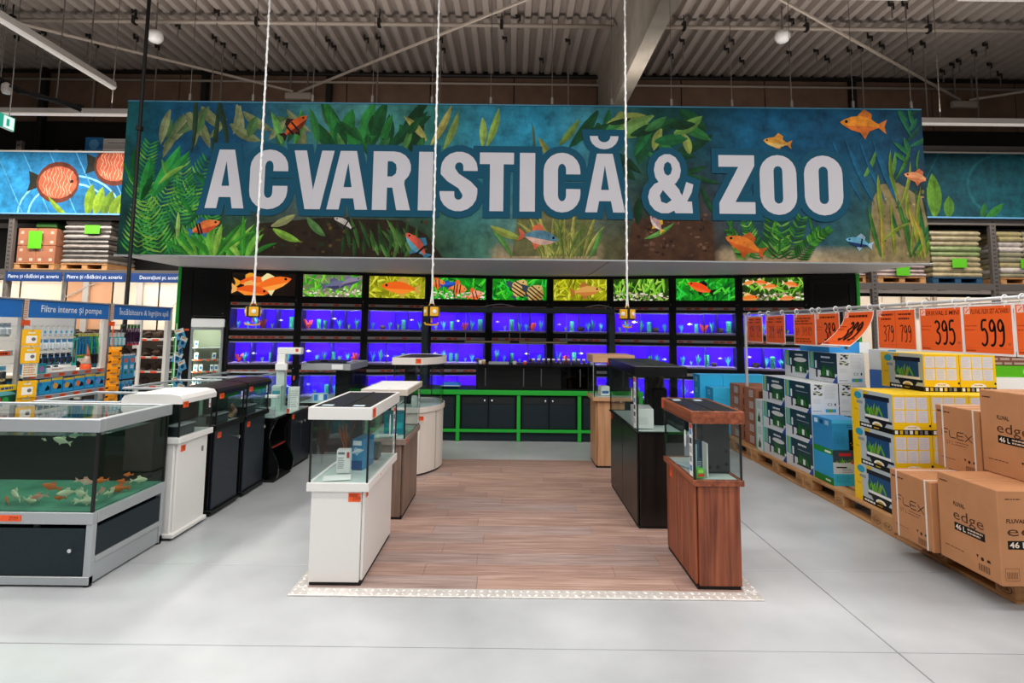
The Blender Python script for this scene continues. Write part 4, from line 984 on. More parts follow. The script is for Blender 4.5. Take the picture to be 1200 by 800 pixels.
# ---- middle rows: white, taupe, curved white
cabinet('tank_cabinet', 'white lacquered tank cabinet at the front of the row near the pond tank', -1.21, -.888, 3.585, 4.42, .56, WHITE, 1, 1, knobs='')
tk = tank('display_aquarium', 'white-framed tank with dark lid flaps on the white cabinet at the front', -1.238, -.858, 3.57, 4.435, .56, .612, .99, 1.066, WHITE, WHITE, lo=.006)
price(tk, (-.864 + .014, 3.62, 1.028), 'x', 1, .07, .055); price(tk.children[0], (-.858, 3.9, .586), 'x', 1, .012, .008)
cb = [o for o in COL.objects if o.name == 'tank_cabinet'][0]
price(cb, (-.945, 3.585, .525), 'y', -1, .075, .052, '2399'); price(cb, (-.888, 3.66, .535), 'x', 1, .05, .05)
strip(tk, -.866, 4.3, 4.36, .63, .97, 1, 3)
l = MB().prism(arc(0, 0, .02, .075, 0, 360, 14), 0, .002, ax='x').build('oval_thermometer', WHITE2, tk, False); l.location = Vector((-.869 + .001, 4.19, .86)) - tk.location
for a, b, y in ((-1.19, -1.12, 3.64), (-.99, -.92, 3.63)):
    o = bx('lid_sticker', mat('sticker_white', 'cfe2ea', .4), tk, a, b, y, y + .05, 1.0645, 1.066, 0)
smallbox('white pump box standing inside the white front tank', -1.13, -1.045, 3.8, 3.86, .612, .762, WHITE2, (('l', .1, .2, .6, .7, 8, '8a9098'), ('r', .75, .65, .95, .9, 'c03a3a'), ('r', .1, .8, .6, .9, '6a7a88')), .1)
smallbox('blue printed aquarium kit box leaning behind the white pump box', -1.045, -.97, 3.9, 4.1, .612, .81, mat('box_blue', '2a86b8', .4), (('r', 0, 0, 1, .3, '174f86'), ('f', .5, .6, .1, .3, 'd8e8f0', 'a0c8e0'), ('r', .1, .8, .9, .95, 'e8f2f8')), -.15)
t = smallbox('open booklet lying on the floor of the white front tank', -1.17, -1.0, 3.62, 3.74, .612, .618, WHITE2, (), .25, None, 'booklet', 'booklet')
t = thing('dried_plant', 'brown feathery dried plant standing in the white front tank', 'plant', (-1.14, 4.05, .612)); m = MB(); R = random.Random(6)
for k in range(16):
    a = R.uniform(0, 2 * PI); r = R.uniform(.02, .075); h = R.uniform(.2, .3); m.tube([(-1.14, 4.05, .612), (-1.14 + cos(a) * r * .3, 4.05 + sin(a) * r * .3, .612 + h * .6), (-1.14 + cos(a) * r, 4.05 + sin(a) * r, .612 + h)], [.004, .006, .002], 5)
m.build('stalks', mat('dried_brown', '8a4a20', .8), t)
smallbox('small dark filter pump beside the dried plant', -1.02, -.95, 4.2, 4.3, .612, .72, mat('dark_plastic', '22262a', .4), (), 0, None, 'pump', 'filter_pump')

cabinet('tank_cabinet', 'taupe wood tank cabinet between the two white ones', -1.2, -.873, 4.78, 5.5, .6, TAUPE, 1, 2, knobs='')
TAU2 = wood('taupe_trim', '85746a', 'a08e83', 'y')
tk = tank('display_aquarium', 'tank with an all-white lid on the taupe wood cabinet', -1.225, -.855, 4.765, 5.515, .6, .65, 1.0, 1.05, TAU2, mat('beige_lid', 'cdc3b6', .4), 'white', lo=.008)
strip(tk, -.8635, 5.42, 5.48, .67, .98, 1, 8); price(tk.children[0], (-.855, 4.84, .625), 'x', 1, .05, .04)
smallbox('teal carrier bag lying in the tank with the white lid', -1.1, -.93, 4.95, 5.2, .65, .82, mat('teal_bag', '1a8a98', .4), (('r', .1, .3, .9, .6, '3ab0b8'),), .2, None, 'bag', 'carrier_bag')
smallbox('folded white leaflet in the tank with the white lid', -1.12, -.95, 4.82, 4.92, .65, .665, WHITE2, (), .1, None, 'leaflet', 'leaflet')

# bow-front set
def bow(x0, xf, xb, y0, y1, n=12): return [(x0, y0), (xf, y0)] + [(xf + (xb - xf) * sin(PI * k / n) ** .8, y0 + (y1 - y0) * k / n) for k in range(1, n)] + [(xf, y1), (x0, y1)]
t = thing('bow_front_cabinet', 'white bow-front cabinet with curved fluted door facing the aisle', 'cabinet', (-1.05, 6.6, .008))
CR = mat('cream_lacquer', 'e6dfd6', .35)
MB().prism(bow(-1.25, -.975, -.785, 6.16, 7.05), .008, .03).build('plinth', RUBBER, t); MB().prism(bow(-1.25, -.965, -.77, 6.14, 7.07), .03, .66).build('body', CR, t)
bb = bow(-1.25, -.965, -.77, 6.14, 7.07)
for k in (3, 9): bx('door_edge', mat('darker_cream', 'b8aea2', .5), t, bb[k + 1][0] - .004, bb[k + 1][0] + .004, bb[k + 1][1] - .012, bb[k + 1][1] + .012, .04, .655, .002)  # strips in a darker cream mark the door edges
bx('corner_post', CR, t, -.985, -.955, 6.13, 6.16, .03, .655, .004); price(t, (-.99 + .05, 6.13, .605), 'y', -1, .05, .045)
t = thing('bow_front_aquarium', 'bow-front tank with dark-topped white lid on the curved cabinet', 'aquarium', (-1.05, 6.6, .66))
def shell(P, z0, z1, th, name, m, par):
    n = len(P); cx = sum(p[0] for p in P) / n; cy = sum(p[1] for p in P) / n; Q = [(p[0] + (cx - p[0]) * th / .4, p[1] + (cy - p[1]) * th / .4) for p in P]
    vs = [(*p, z0) for p in P] + [(*p, z1) for p in P] + [(*p, z0) for p in Q] + [(*p, z1) for p in Q]; fs = []
    for i in range(n):
        j = (i + 1) % n; fs += [(i, j, n + j, n + i), (2 * n + j, 2 * n + i, 3 * n + i, 3 * n + j), (n + i, n + j, 3 * n + j, 3 * n + i), (2 * n + i, 2 * n + j, j, i)]
    MB().add(vs, fs).build(name, m, par)
shell(bow(-1.26, -.955, -.755, 6.125, 7.085), .66, .715, .03, 'base_trim', CR, t); shell(bow(-1.245, -.965, -.77, 6.14, 7.07), .70, 1.165, .006, 'glass_pane', GLASSG, t)
MB().prism(bow(-1.22, -.985, -.8, 6.165, 7.04), .70, .706).build('floor_pane', mat('pale_floor_pane', 'c4d2ce', .3), t)
shell(bow(-1.265, -.945, -.745, 6.115, 7.095), 1.165, 1.24, .02, 'lid_frame', CR, t); MB().prism(bow(-1.22, -.975, -.79, 6.16, 7.05), 1.215, 1.236).build('lid_flap', LIDTOP, t)
for x, y in ((-1.245, 6.14), (-.97, 6.14), (-.97, 7.06)): bx('silicone_seam', SILI, t, x - .004, x + .008, y, y + .012, .715, 1.165, 0)
bx('filter_column', BLACK2, t, -1.2, -1.08, 6.5, 6.68, .707, 1.15, .006); price(t, (-.985, 6.115, 1.205), 'y', -1, .06, .05)
tag(MB().lathe([(.03, 0), (.035, .02), (.035, .09), (.028, .12)], (-1.04, 6.26, .708), 12).build('plastic_beaker', WHITE2, loc=(-1.04, 6.26, .708), world=False), 'white plastic beaker inside the bow-front tank', 'beaker')

# ---- middle rows: mahogany, black, beech
cb = cabinet('tank_cabinet', 'mahogany wood tank cabinet at the front of the row near the cartons', 1.135, 1.408, 3.585, 4.24, .615, MAROON, -1, 1, knobs='')
price(cb, (1.135, 4.12, .575), 'x', -1, .05, .07)
tk = tank('display_aquarium', 'mahogany-framed tank with dark lid flaps at the front near the cartons', 1.118, 1.432, 3.57, 4.255, .615, .652, .99, 1.066, MAROONX, MAROONX, lo=.008)
price(tk, (1.11, 4.22, 1.03), 'x', -1, .04, .055); strip(tk, 1.127, 3.6, 3.66, .665, .985, -1, 12)
l = MB().prism(arc(0, 0, .018, .055, 0, 360, 14), -.002, 0, ax='x').build('oval_thermometer', WHITE2, tk, False); l.location = Vector((1.128, 3.75, .87)) - tk.location
fb = bx('inner_filter', mat('filter_grey', '2b2f31', .5), tk, 1.235, 1.415, 3.75, 3.86, .655, .985, .006)
for z in (.70, .78): bx('inlet_disc', RUBBER, fb, 1.38, 1.40, 3.744, 3.75, z, z + .02, .004)
for x in (1.28, 1.335): MB().prism(arc(0, 0, .013, .013, 0, 360, 12), -.005, 0, ax='y').build('outlet', RUBBER, fb, False).location = Vector((x, 3.75, .69)) - tk.location
for a, b in ((1.16, 1.21), (1.31, 1.36)): bx('lid_sticker', mat('sticker_white', 'cfe2ea', .4), tk, a, b, 4.1, 4.16, 1.0645, 1.066, 0)
smallbox('blue boxed heater standing inside the mahogany tank', 1.17, 1.225, 3.72, 3.78, .652, .86, mat('box_slate', '3a5a74', .4), (('r', .1, .1, .35, .9, 'a8c8d8'), ('r', .6, .5, .9, .95, '22445e'), ('l', .4, .1, .9, .4, 5, 'd0dde4')), .1)
smallbox('white leaflet leaning in the mahogany tank', 1.225, 1.233, 3.63, 3.72, .652, .86, WHITE2, (), 0, None, 'leaflet', 'leaflet')
smallbox('bright green bag lying in the mahogany tank', 1.145, 1.2, 3.61, 3.68, .652, .71, mat('bag_green', '58b83a', .4), (('r', .1, .2, .9, .5, 'd8402a'), ('r', .2, .6, .8, .9, 'a8e060')), .2, None, 'bag', 'packet')
smallbox('pale blue leaflet on the floor of the mahogany tank', 1.15, 1.25, 3.88, 4.02, .652, .662, mat('leaflet_blue', 'b8d0dc', .5), (), .3, None, 'leaflet', 'leaflet')

DKB = wood('black_brown_laminate', '0a0908', '1c1613', 'z', rough=.32)
cb = cabinet('tank_cabinet', 'tall black tank cabinet behind the mahogany one', 1.012, 1.385, 4.63, 5.86, .74, DKB, -1, 2, knobs='')
price(cb, (1.012, 5.8, .70), 'x', -1, .06, .05)
tk = tank('display_aquarium', 'large black-lidded tank on the black cabinet behind the mahogany tank', 1.0, 1.4, 4.615, 5.875, .74, .755, 1.192, 1.27, BLACK2, mat('black_gloss_lid', '0b0b10', .25), lo=.01)
strip(tk, 1.009, 4.66, 4.74, .78, 1.18, -1, 21); strip(tk, 1.009, 4.80, 4.83, .98, 1.08, -1, 22); price(tk, (.99, 5.86, 1.23), 'x', -1, .04, .05)
RK = mat('rock_background', '4a4644', .9, col2='1c1a1a', scale=9, bump=.6)
bm_ = bmesh.new(); bmesh.ops.create_grid(bm_, x_segments=14, y_segments=14, size=.5); R = random.Random(4)
for v in bm_.verts:
    z = R.uniform(0, .03); v.co = (1.21 + (v.co.x + .5) * .17, 5.2 - z, .757 + (v.co.y + .5) * .43)
MB().bm(bm_).build('rock_background', RK, tk); bx('background_board', BLACK2, tk, 1.21, 1.382, 5.2, 5.23, .757, 1.187, 0)
bx('inner_filter', BLACK2, tk, 1.215, 1.34, 4.95, 5.1, .757, 1.06, .006)
smallbox('large white carton inside the black-lidded tank', 1.03, 1.19, 4.75, 5.05, .757, .915, WHITE2, (('r', .05, .75, .12, .9, '8a9098'), ('l', .2, .2, .8, .6, 5, 'd0d0d0')), -.12)
cb = cabinet('tank_cabinet', 'light beech tank cabinet nearest the green-framed counter', .972, 1.30, 6.59, 7.06, .75, BEECH, -1, 1, knobs='')
tk = tank('display_aquarium', 'beech-framed tank on the light beech cabinet near the counter', .935, 1.41, 6.56, 7.08, .75, .795, 1.185, 1.27, BEECHX, BEECHX, 'own', lo=.004)
strip(tk, .944, 6.575, 6.61, .80, 1.18, -1, 31)
bx('inner_filter', BLACK2, tk, 1.22, 1.38, 6.75, 6.95, .80, 1.15, .006)
smallbox('white pump box inside the beech-framed tank', 1.05, 1.15, 6.75, 6.9, .795, .9, WHITE2, (('r', .1, .2, .9, .5, '3a6aa8'),), .1)

# ---- row beside the pond
PF = mat('pond_frame', 'aeb3b6', 0.4, 0.35)
pond = thing('pond_tank', 'big aluminium-framed pond tank full of goldfish at the left edge', 'aquarium', (-3.3, 3.9, 0))
X0, X1, Y0, Y1 = -4.25, -2.5, 3.545, 4.26
for x in (X0, -3.4, X1 - .04):
    for y in (Y0, Y1 - .04): bx('frame_post', PF, pond, x, x + .04, y, y + .04, .012, .36, .003)
for z0, z1, nm in ((.36, .43, 'tank_ledge'), (.012, .06, 'frame_foot')):
    for a, b, c, d in ((X0, X1, Y0 - .004, Y0 + .036), (X0, X1, Y1 - .036, Y1), (X0, X0 + .04, Y0 + .036, Y1 - .036), (X1 - .036, X1 + .004, Y0 + .036, Y1 - .036)):
        if not (nm == 'frame_foot' and a > -2.6): bx(nm, PF, pond, a, b, c, d, z0, z1, .003)
bx('kick_panel', PF, pond, X1 - .03, X1 - .008, Y0 + .04, Y1 - .04, .012, .13, .002); bx('frame_bar', PF, pond, X1 - .038, X1 + .002, Y0 + .04, Y1 - .04, .13, .165, .003)
for x in (X0 + .02, X1 - .02):
    for y in (Y0 + .02, Y1 - .02): MB().lathe([(.022, 0), (.022, .012)], (x, y, 0), 12).build('foot', RUBBER, pond)
for a, b in ((X0 + .045, -3.42), (-3.355, X1 - .045)):
    d = bx('door', ANTH, pond, a, b, Y0 + .002, Y0 + .02, .065, .335, .003)
    k = MB().lathe([(.005, 0), (.005, .012), (.012, .014), (.012, .022)], (0, 0, 0), 12).build('knob', CHROME, d, False); k.rotation_euler = (PI / 2, 0, 0); k.location = Vector((b - .07, Y0 + .002, .215)) - pond.location
bx('side_panel', ANTH, pond, X1 - .02, X1 - .002, Y0 + .045, Y1 - .045, .168, .335, .002)
bx('rear_panel', BLACK2, pond, X0 + .05, X1 - .05, Y1 - .02, Y1 - .01, .065, .335, 0)
gz0, gz1 = .43, .93
for a, b, c, d in ((X0, X1 - .006, Y0, Y0 + .01), (X0, X0 + .01, Y0 + .01, Y1 - .01), (X1 - .016, X1 - .006, Y0 + .01, Y1 - .01)): MB().box(a, b, c, d, gz0, gz1).build('glass_pane', GLASSD if False else glass('pond_glass', 'e4f0ec', .45), pond)
bx('rear_wall', mat('pond_rear', '070a09', .6, col2='16160c', scale=2.5), pond, X0, X1 - .006, Y1 - .02, Y1 - .006, gz0, gz1, 0)
bx('pond_floor', mat('pond_floor', '3c6e5c', .8, col2='5f9480', scale=4), pond, X0 + .012, X1 - .018, Y0 + .012, Y1 - .022, .42, .436, .002)
for a, c in ((X1 - .02, Y0 - .002), (X1 - .02, Y1 - .02), (X0, Y0)): bx('silicone_seam', SILI, pond, a, a + .016, c, c + .016, gz0, gz1, 0)
MB().box(X0 + .012, X1 - .018, Y0 + .012, Y1 - .022, .872, .878).build('water_surface', glass('pond_water_surface', 'd8e8e0', 1.0, 1.33), pond)
for a, b, c, d in ((X0, X1 + .012, Y0 - .02, Y0 + .03), (X0, X1 + .012, Y1 - .03, Y1 + .01), (X0, X0 + .05, Y0 + .03, Y1 - .03), (X1 - .04, X1 + .012, Y0 + .03, Y1 - .03)): bx('rim', PF, pond, a, b, c, d, .905, .982, .003)
MB().box(X0 + .052, X1 - .042, Y0 + .031, Y1 - .031, .966, .974).build('glass_cover', glass('cover_glass', 'f4faf8', 1.0, 1.75), pond)
pl = bx('price_label', ORANGE, pond, -3.12, -2.93, Y0 - .008, Y0 - .004, .378, .412, 0)
p = Pr((-3.12, Y0 - .008, .378), (1, 0, 0), (0, 0, 1)); p.rect(.055, 0, .066, .034, 'f0d020'); p.rect(.045, 0, .05, .034, 'e8e8e0'); marker(p, '2599', .12, .008, .014, .018, .002, '50180a'); p.build('price_print', PRINT, pl)
# goldfish
GF = {'orange': mat('fish_orange', 'f4742e', .4), 'cream': mat('fish_cream', 'f0e2c4', .4), 'red': mat('fish_red_white', 'e85a34', .4, col2='f4e8d4', scale=14)}
src = {k: None for k in GF}; R = random.Random(17)
spots = [(78, 577, 'cream', 1.2), (18, 579, 'cream', 1.6), (60, 570, 'orange', 1.2), (70, 583, 'orange', .8), (95, 578, 'cream', 1.5), (102, 587, 'cream', 1.3), (100, 564, 'red', 1.1), (35, 590, 'cream', 1.2), (88, 592, 'cream', .7), (72, 516, 'cream', 1.2), (88, 510, 'cream', .8), (52, 515, 'cream', .4),
         (118, 563, 'orange', .9), (119, 575, 'red', 1.1), (131, 577, 'cream', 1.1), (140, 579, 'orange', 1.2), (143, 564, 'orange', .8), (165, 573, 'cream', 1.2), (150, 556, 'orange', .7), (138, 586, 'orange', 1.3), (8, 590, 'orange', 1.0), (45, 582, 'red', 1.1), (125, 588, 'cream', .6)]
for k, (px, py, kd, s) in enumerate(spots):
    side = px > 112
    q = at(px, py, X=-2.62) if side else at(px, py, Y=3.66)
    q.y = min(max(q.y, 3.6), 4.15); q.x = min(q.x, -2.56); q.z = max(q.z, .465)
    lab = {'orange': 'orange goldfish', 'cream': 'pale cream goldfish', 'red': 'red and white goldfish'}[kd] + (' near the water surface' if q.z > .7 else '') + (' behind the side pane' if side else ' behind the front pane') + ('' if q.z > .7 else ' of the pond tank')
    grp = lab.replace('goldfish', 'fish')
    if src[kd] is None: o = fish_mesh('goldfish', GF[kd], .085); src[kd] = o; o.location = q
    else: o = dup(src[kd], q)
    o.scale = (s, s * 1.3, s); o.rotation_euler = (0, R.uniform(-.4, .4), R.choice([0, PI]) + R.uniform(-.7, .7) + (1.2 if side else 0)); tag(o, lab, 'fish', grp)
# second open tank behind the pond
def opentank(lab, x0, x1, y0, y1, zb, z1, frame, strut=True, base=None):
    t = thing('open_aquarium', lab, 'aquarium', ((x0 + x1) / 2, (y0 + y1) / 2, zb)); g = GLASSG
    bx('floor_pane', mat('pale_floor_pane', 'c4d2ce', .3), t, x0, x1, y0, y1, zb, zb + .01, 0)
    for a, b, c, d in ((x0, x1, y0, y0 + .008), (x0, x1, y1 - .008, y1), (x0, x0 + .008, y0 + .008, y1 - .008), (x1 - .008, x1, y0 + .008, y1 - .008)): MB().box(a, b, c, d, zb + .01, z1 - .02).build('glass_pane', g, t)
    for a, b, c, d in ((x0 - .004, x1 + .004, y0 - .004, y0 + .026), (x0 - .004, x1 + .004, y1 - .026, y1 + .004), (x0 - .004, x0 + .026, y0 + .026, y1 - .026), (x1 - .026, x1 + .004, y0 + .026, y1 - .026)): bx('rim', frame, t, a, b, c, d, z1 - .02, z1, .003)
    if strut: bx('rim_strut', frame, t, x0 + .026, x1 - .026, (y0 + y1) / 2 - .02, (y0 + y1) / 2 + .02, z1 - .018, z1 - .004, .002)
    return t
for (a, b), lab in zip(((4.32, 4.97), (5.3, 6.15), (6.5, 7.3)), ('nearest the pond tank', 'second from the pond tank', 'third from the pond tank')):
    cabinet('tank_cabinet', 'dark cabinet under the open rimmed glass tank, the one ' + lab, -3.56, -2.92, a, b, .45, BLACK, 1, 2, z0=.002)
    opentank('open glass tank with thin aluminium rim behind the hooded tanks, ' + lab, -3.56, -2.92, a, b, .45, .985, PF, False)

def hood(t, x0, x1, y0, y1, z0, z1, m, ridge):
    """Chamfered hood: steep skirt, then a gently domed top."""
    n = 6; P = [(x0, z0), (x1, z0), (x1, z0 + .035)]
    for k in range(n + 1): a = k / n; P.append((x1 - .02 - (x1 - x0 - .04) * a, z0 + .045 + (z1 - z0 - .045) * sin(PI * min(1, a * 1.0 + .06)) ** .5 * (1 if ridge else 0) + (0 if ridge else (z1 - z0 - .045) * (1 if 0 < k < n else .6))))
    P += [(x0, z0 + .035)]
    MB().prism(P, y0, y1, ax='y').build('hood', m, t)
def smalltank(lab, clab, y0, y1, trim, hm, x0=-2.86, x1=-2.425, zc=.69, cabm=None, dmat=None, handle='knob', ridge=False, plm=None):
    c = cabinet('tank_cabinet', clab, x0 + .03, x1 - .03, y0 + .02, y1 - .02, zc, cabm, 1, 1, z0=.002, mdoor=dmat, knobs='c' if handle == 'knob' else '')
    bx('foot_board', plm or cabm, c, x0 + .02, x1 - .01, y0 + .01, y1 - .01, .018, .05, .006)
    t = thing('display_aquarium', lab, 'aquarium', ((x0 + x1) / 2, (y0 + y1) / 2, zc)); zg = zc + .045
    for a, b, cc, d in ((x0, x1, y0, y0 + .03), (x0, x1, y1 - .03, y1), (x0, x0 + .03, y0 + .03, y1 - .03), (x1 - .03, x1, y0 + .03, y1 - .03)): bx('base_trim', trim, t, a, b, cc, d, zc, zg, .004)
    bx('floor_pane', mat('pale_floor_pane', 'c4d2ce', .3), t, x0 + .02, x1 - .02, y0 + .02, y1 - .02, zc + .03, zc + .04, 0)
    for a, b, cc, d in ((x0 + .012, x1 - .012, y0 + .012, y0 + .018), (x0 + .012, x1 - .012, y1 - .018, y1 - .012), (x1 - .018, x1 - .012, y0 + .018, y1 - .018)): MB().box(a, b, cc, d, zc + .04, .978).build('glass_pane', GLASSG, t)
    bx('rear_pane', mat('dark_rear_pane', '0c1214', .3), t, x0 + .012, x0 + .02, y0 + .018, y1 - .018, zc + .04, .978, 0)
    for cc in (y0 + .010, y1 - .020): bx('silicone_seam', SILI, t, x1 - .021, x1 - .010, cc, cc + .010, zc + .04, .978, 0)
    hood(t, x0 - .006, x1 + .006, y0 - .006, y1 + .006, .978, 1.05, hm, ridge)
    f = bx('inner_filter', mat('filter_dark', '1b2225', .4), t, x1 - .12, x1 - .04, y0 + .05, y0 + .27, zg - .003, zg + .07, .004)
    for k in range(6): bx('filter_slot', mat('filter_slot', '3c4a4e', .4), f, x1 - .0395, x1 - .038, y0 + .06 + k * .034, y0 + .085 + k * .034, zg + .008, zg + .055, 0)
    bx('filter_lid', mat('filter_lid', '9aa4a4', .4), f, x1 - .125, x1 - .035, y0 + .045, y0 + .275, zg + .07, zg + .078, .002)
    s = bx('info_strip', WHITE2, t, x1 - .0118, x1 - .0105, y1 - .07, y1 - .045, .90, .97, 0); bx('strip_bar', mat('strip_red', 'c03a3a', .5), s, x1 - .0105, x1 - .0102, y1 - .065, y1 - .05, .91, .935, 0)
    price(t, (x1 + .006, y0 + .045, .972), 'x', 1, .07, .042); price(c, (x1 - .03, y0 + .11, zc - .05), 'x', 1, .06, .045)
    return c, t
BLK = mat('black_hood', '121012', .35)
c, t = smalltank('small white-hooded tank beside the pond tank', 'white tank cabinet next to the pond tank', 4.27, 4.75, WHITE, WHITE, cabm=WHITE, handle='', plm=WHITE)
for z in (.61, .595): bx('latch', STEEL, c, -2.455, -2.445, 4.64, 4.655, z - .03, z - .005, .002)
c, t = smalltank('small black-hooded tank nearest the white-hooded one', 'black tank cabinet next to the white cabinet', 4.80, 5.30, BLACK, BLK, cabm=BLACK, dmat=mat('anthracite_door', '1e2630', .4), ridge=True)
G2 = mat('green_reflection', '0f7a24', .4)  # green strips stand in for the green light reflected under the hoods
bx('green_reflection_bar', G2, t, -2.45, -2.445, 4.88, 5.22, .945, .972, 0)
c, t = smalltank('small black-hooded tank with pebbles, second from the white-hooded one', 'second black tank cabinet counted from the white cabinet', 5.34, 5.83, BLACK, BLK, cabm=BLACK, dmat=mat('anthracite_door', '1e2630', .4), ridge=True)
bx('green_reflection_bar', G2, t, -2.45, -2.445, 5.42, 5.8, .945, .972, 0)
peb = None; R = random.Random(8)
for k in range(16):
    if peb is None:
        bm_ = bmesh.new(); bmesh.ops.create_icosphere(bm_, subdivisions=1, radius=.03)
        for v in bm_.verts: v.co *= R.uniform(.75, 1.15)
        peb = MB().bm(bm_).build('pebble', mat('grey_pebble', '9aa0a0', .7, var=.4, scale=20), None, False); o = peb
    else: o = dup(peb)
    o.location = (-2.5 - R.random() * .2, 5.42 + R.random() * .33, .752 + R.random() * .03); s = R.uniform(.5, 1.1); o.scale = (s, s, s * .8); o.rotation_euler = (R.random(), 0, R.uniform(0, 6)); tag(o, 'grey pebble on the floor of the second black-hooded tank', 'pebble', 'pebbles in the second black-hooded tank')
tag(MB().tube([(-2.52, 5.2, .74), (-2.5, 5.23, .80), (-2.49, 5.17, .86)], [.03, .035, .012], 7).build('mottled_root', mat('mottled_root', 'b89a78', .8, col2='4a3628', scale=30, bump=.3)), 'mottled brown and white root leaning in the first black-hooded tank', 'ornament')

# curved black stand
t = thing('curved_stand', 'black open stand with S-curved side panels between dark cabinets', 'stand', (-2.6, 6.08, 0))
def scurve(y):
    f = lambda z: .055 * sin(2 * PI * (z / .62) + .4)
    L = [(-2.40 + f(z) + .02, z) for z in [.03 + .59 * k / 12 for k in range(13)]]; Rr = [(-2.80 + f(z) * .4, z) for z in [.03 + .59 * k / 12 for k in range(13)]]
    MB().prism(L + Rr[::-1], y, y + .025, ax='y').build('side_panel', mat('black_gloss', '0a0a0c', .18, coat=.3), t)
scurve(5.875); scurve(6.265)
for z in (.03, .33, .605): bx('shelf', BLACK, t, -2.82, -2.42, 5.90, 6.264, z - .01, z + .012, .004)
bx('foot_plate', RUBBER, t, -2.84, -2.36, 5.86, 6.3, .002, .02, .003)
bx('shelf_edge', mat('red_edge', '8a1a18', .4), t, -2.419, -2.41, 5.92, 6.24, .322, .338, .002)
tk = tank('display_aquarium', 'low frameless glass tank on the curved black stand', -2.85, -2.38, 5.87, 6.29, .621, .64, .93, .94, None, None, seam=None)
price(tk, (-2.389, 6.22, .655), 'x', 1, .06, .045)
smallbox('clear acrylic box with white papers in the frameless tank', -2.6, -2.45, 5.95, 6.1, .637, .71, mat('pale_acrylic', 'aab4b4', .2), (), .4)
smallbox('white lamp head lying in the frameless tank', -2.6, -2.47, 6.12, 6.2, .8, .83, WHITE2, (), .0, None, 'lamp', 'clip_lamp').location.z = .80
bx('support_arm', DARKMETAL, [o for o in COL.objects if o.get('label') == 'white lamp head lying in the frameless tank'][0], -.07, -.055, -.01, .01, -.163, 0, .002, False)
# two-door cabinet with aquascape tank
c = cabinet('tank_cabinet', 'dark two-door tank cabinet with round silver knobs past the curved stand', -2.85, -2.395, 6.35, 6.95, .6, BLACK, 1, 2, z0=.002, mdoor=mat('dark_slate_door', '20242e', .4))
price(c, (-2.395, 6.4, .565), 'x', 1, .06, .045)
tk = tank('display_aquarium', 'frameless aquascape tank on the two-door dark cabinet', -2.85, -2.4, 6.35, 6.95, .6, .615, 1.02, 1.03, None, None, seam=None, glassm=GLASS)
price(tk, (-2.409, 6.4, .99), 'x', 1, .05, .045)
smallbox('tall white filter carton inside the aquascape tank', -2.56, -2.44, 6.6, 6.74, .611, .86, WHITE2, (('l', .1, .1, .9, .9, 8, 'b8c0c0'),), .3)
smallbox('second white filter carton inside the aquascape tank', -2.7, -2.6, 6.5, 6.62, .611, .89, mat('pale_grey_box', 'c8d4d0', .4), (('r', .1, .5, .9, .8, '4a9ab0'),), .2)
t = thing('arm_lamp', 'white right-angled lamp arm standing over the aquascape tank', 'lamp', (-2.8, 7.0, .002)); bx('lamp_post', WHITE2, t, -2.84, -2.74, 6.97, 7.05, .002, 1.22, .006); bx('lamp_head', WHITE2, t, -2.84, -2.55, 6.97, 7.06, 1.22, 1.30, .008)
price(t, (-2.6, 6.97, 1.27), 'y', -1, .035, .035); bx('switch_box', WHITE2, t, -2.84, -2.7, 6.93, 6.97, 1.03, 1.11, .004)
# far silver-rimmed tank
c = cabinet('tank_cabinet', 'black cabinet at the tank wall end of the pond-side row', -2.6, -2.0, 7.15, 8.0, .62, BLACK2, 1, 2, z0=.002, knobs='')
price(c, (-2.30, 7.15, .55), 'y', -1, .06, .05)
tk = opentank('silver-rimmed open tank at the tank wall end of the pond-side row', -2.6, -2.0, 7.15, 8.0, .62, 1.10, PF)
for a, b, c_, d in ((-2.604, -1.996, 7.146, 7.154), (-2.0, -1.992, 7.154, 8.0)): bx('rim_band', PF, tk, a, b, c_, d, 1.02, 1.08, .002)
bx('overflow_column', BLACK2, tk, -2.28, -2.03, 7.5, 7.75, .63, 1.07, .004); bx('rim_bracket', WHITE2, tk, -2.22, -2.08, 7.12, 7.146, 1.03, 1.09, .003)
smallbox('fanned blue and white leaflets in the silver-rimmed tank', -2.5, -2.32, 7.25, 7.36, .63, .72, mat('leaflet_print', 'b8dcf0', .4), (('r', .05, .1, .3, .9, '3a8ad0'), ('r', .4, .1, .65, .9, 'f0f8ff'), ('r', .7, .1, .95, .9, '2f6ac0')), .5, None, 'leaflet', 'leaflet')
t = thing('black_tank_lid', 'dark flat lid lying on the rim of the silver-rimmed tank', 'lid', (-2.4, 7.5, 1.1)); bx('lid_board', LIDTOP, t, -2.6, -2.15, 7.3, 7.72, 1.101, 1.118, .004); bx('lid_grip', BLACK2, t, -2.42, -2.33, 7.3, 7.33, 1.118, 1.13, .003)
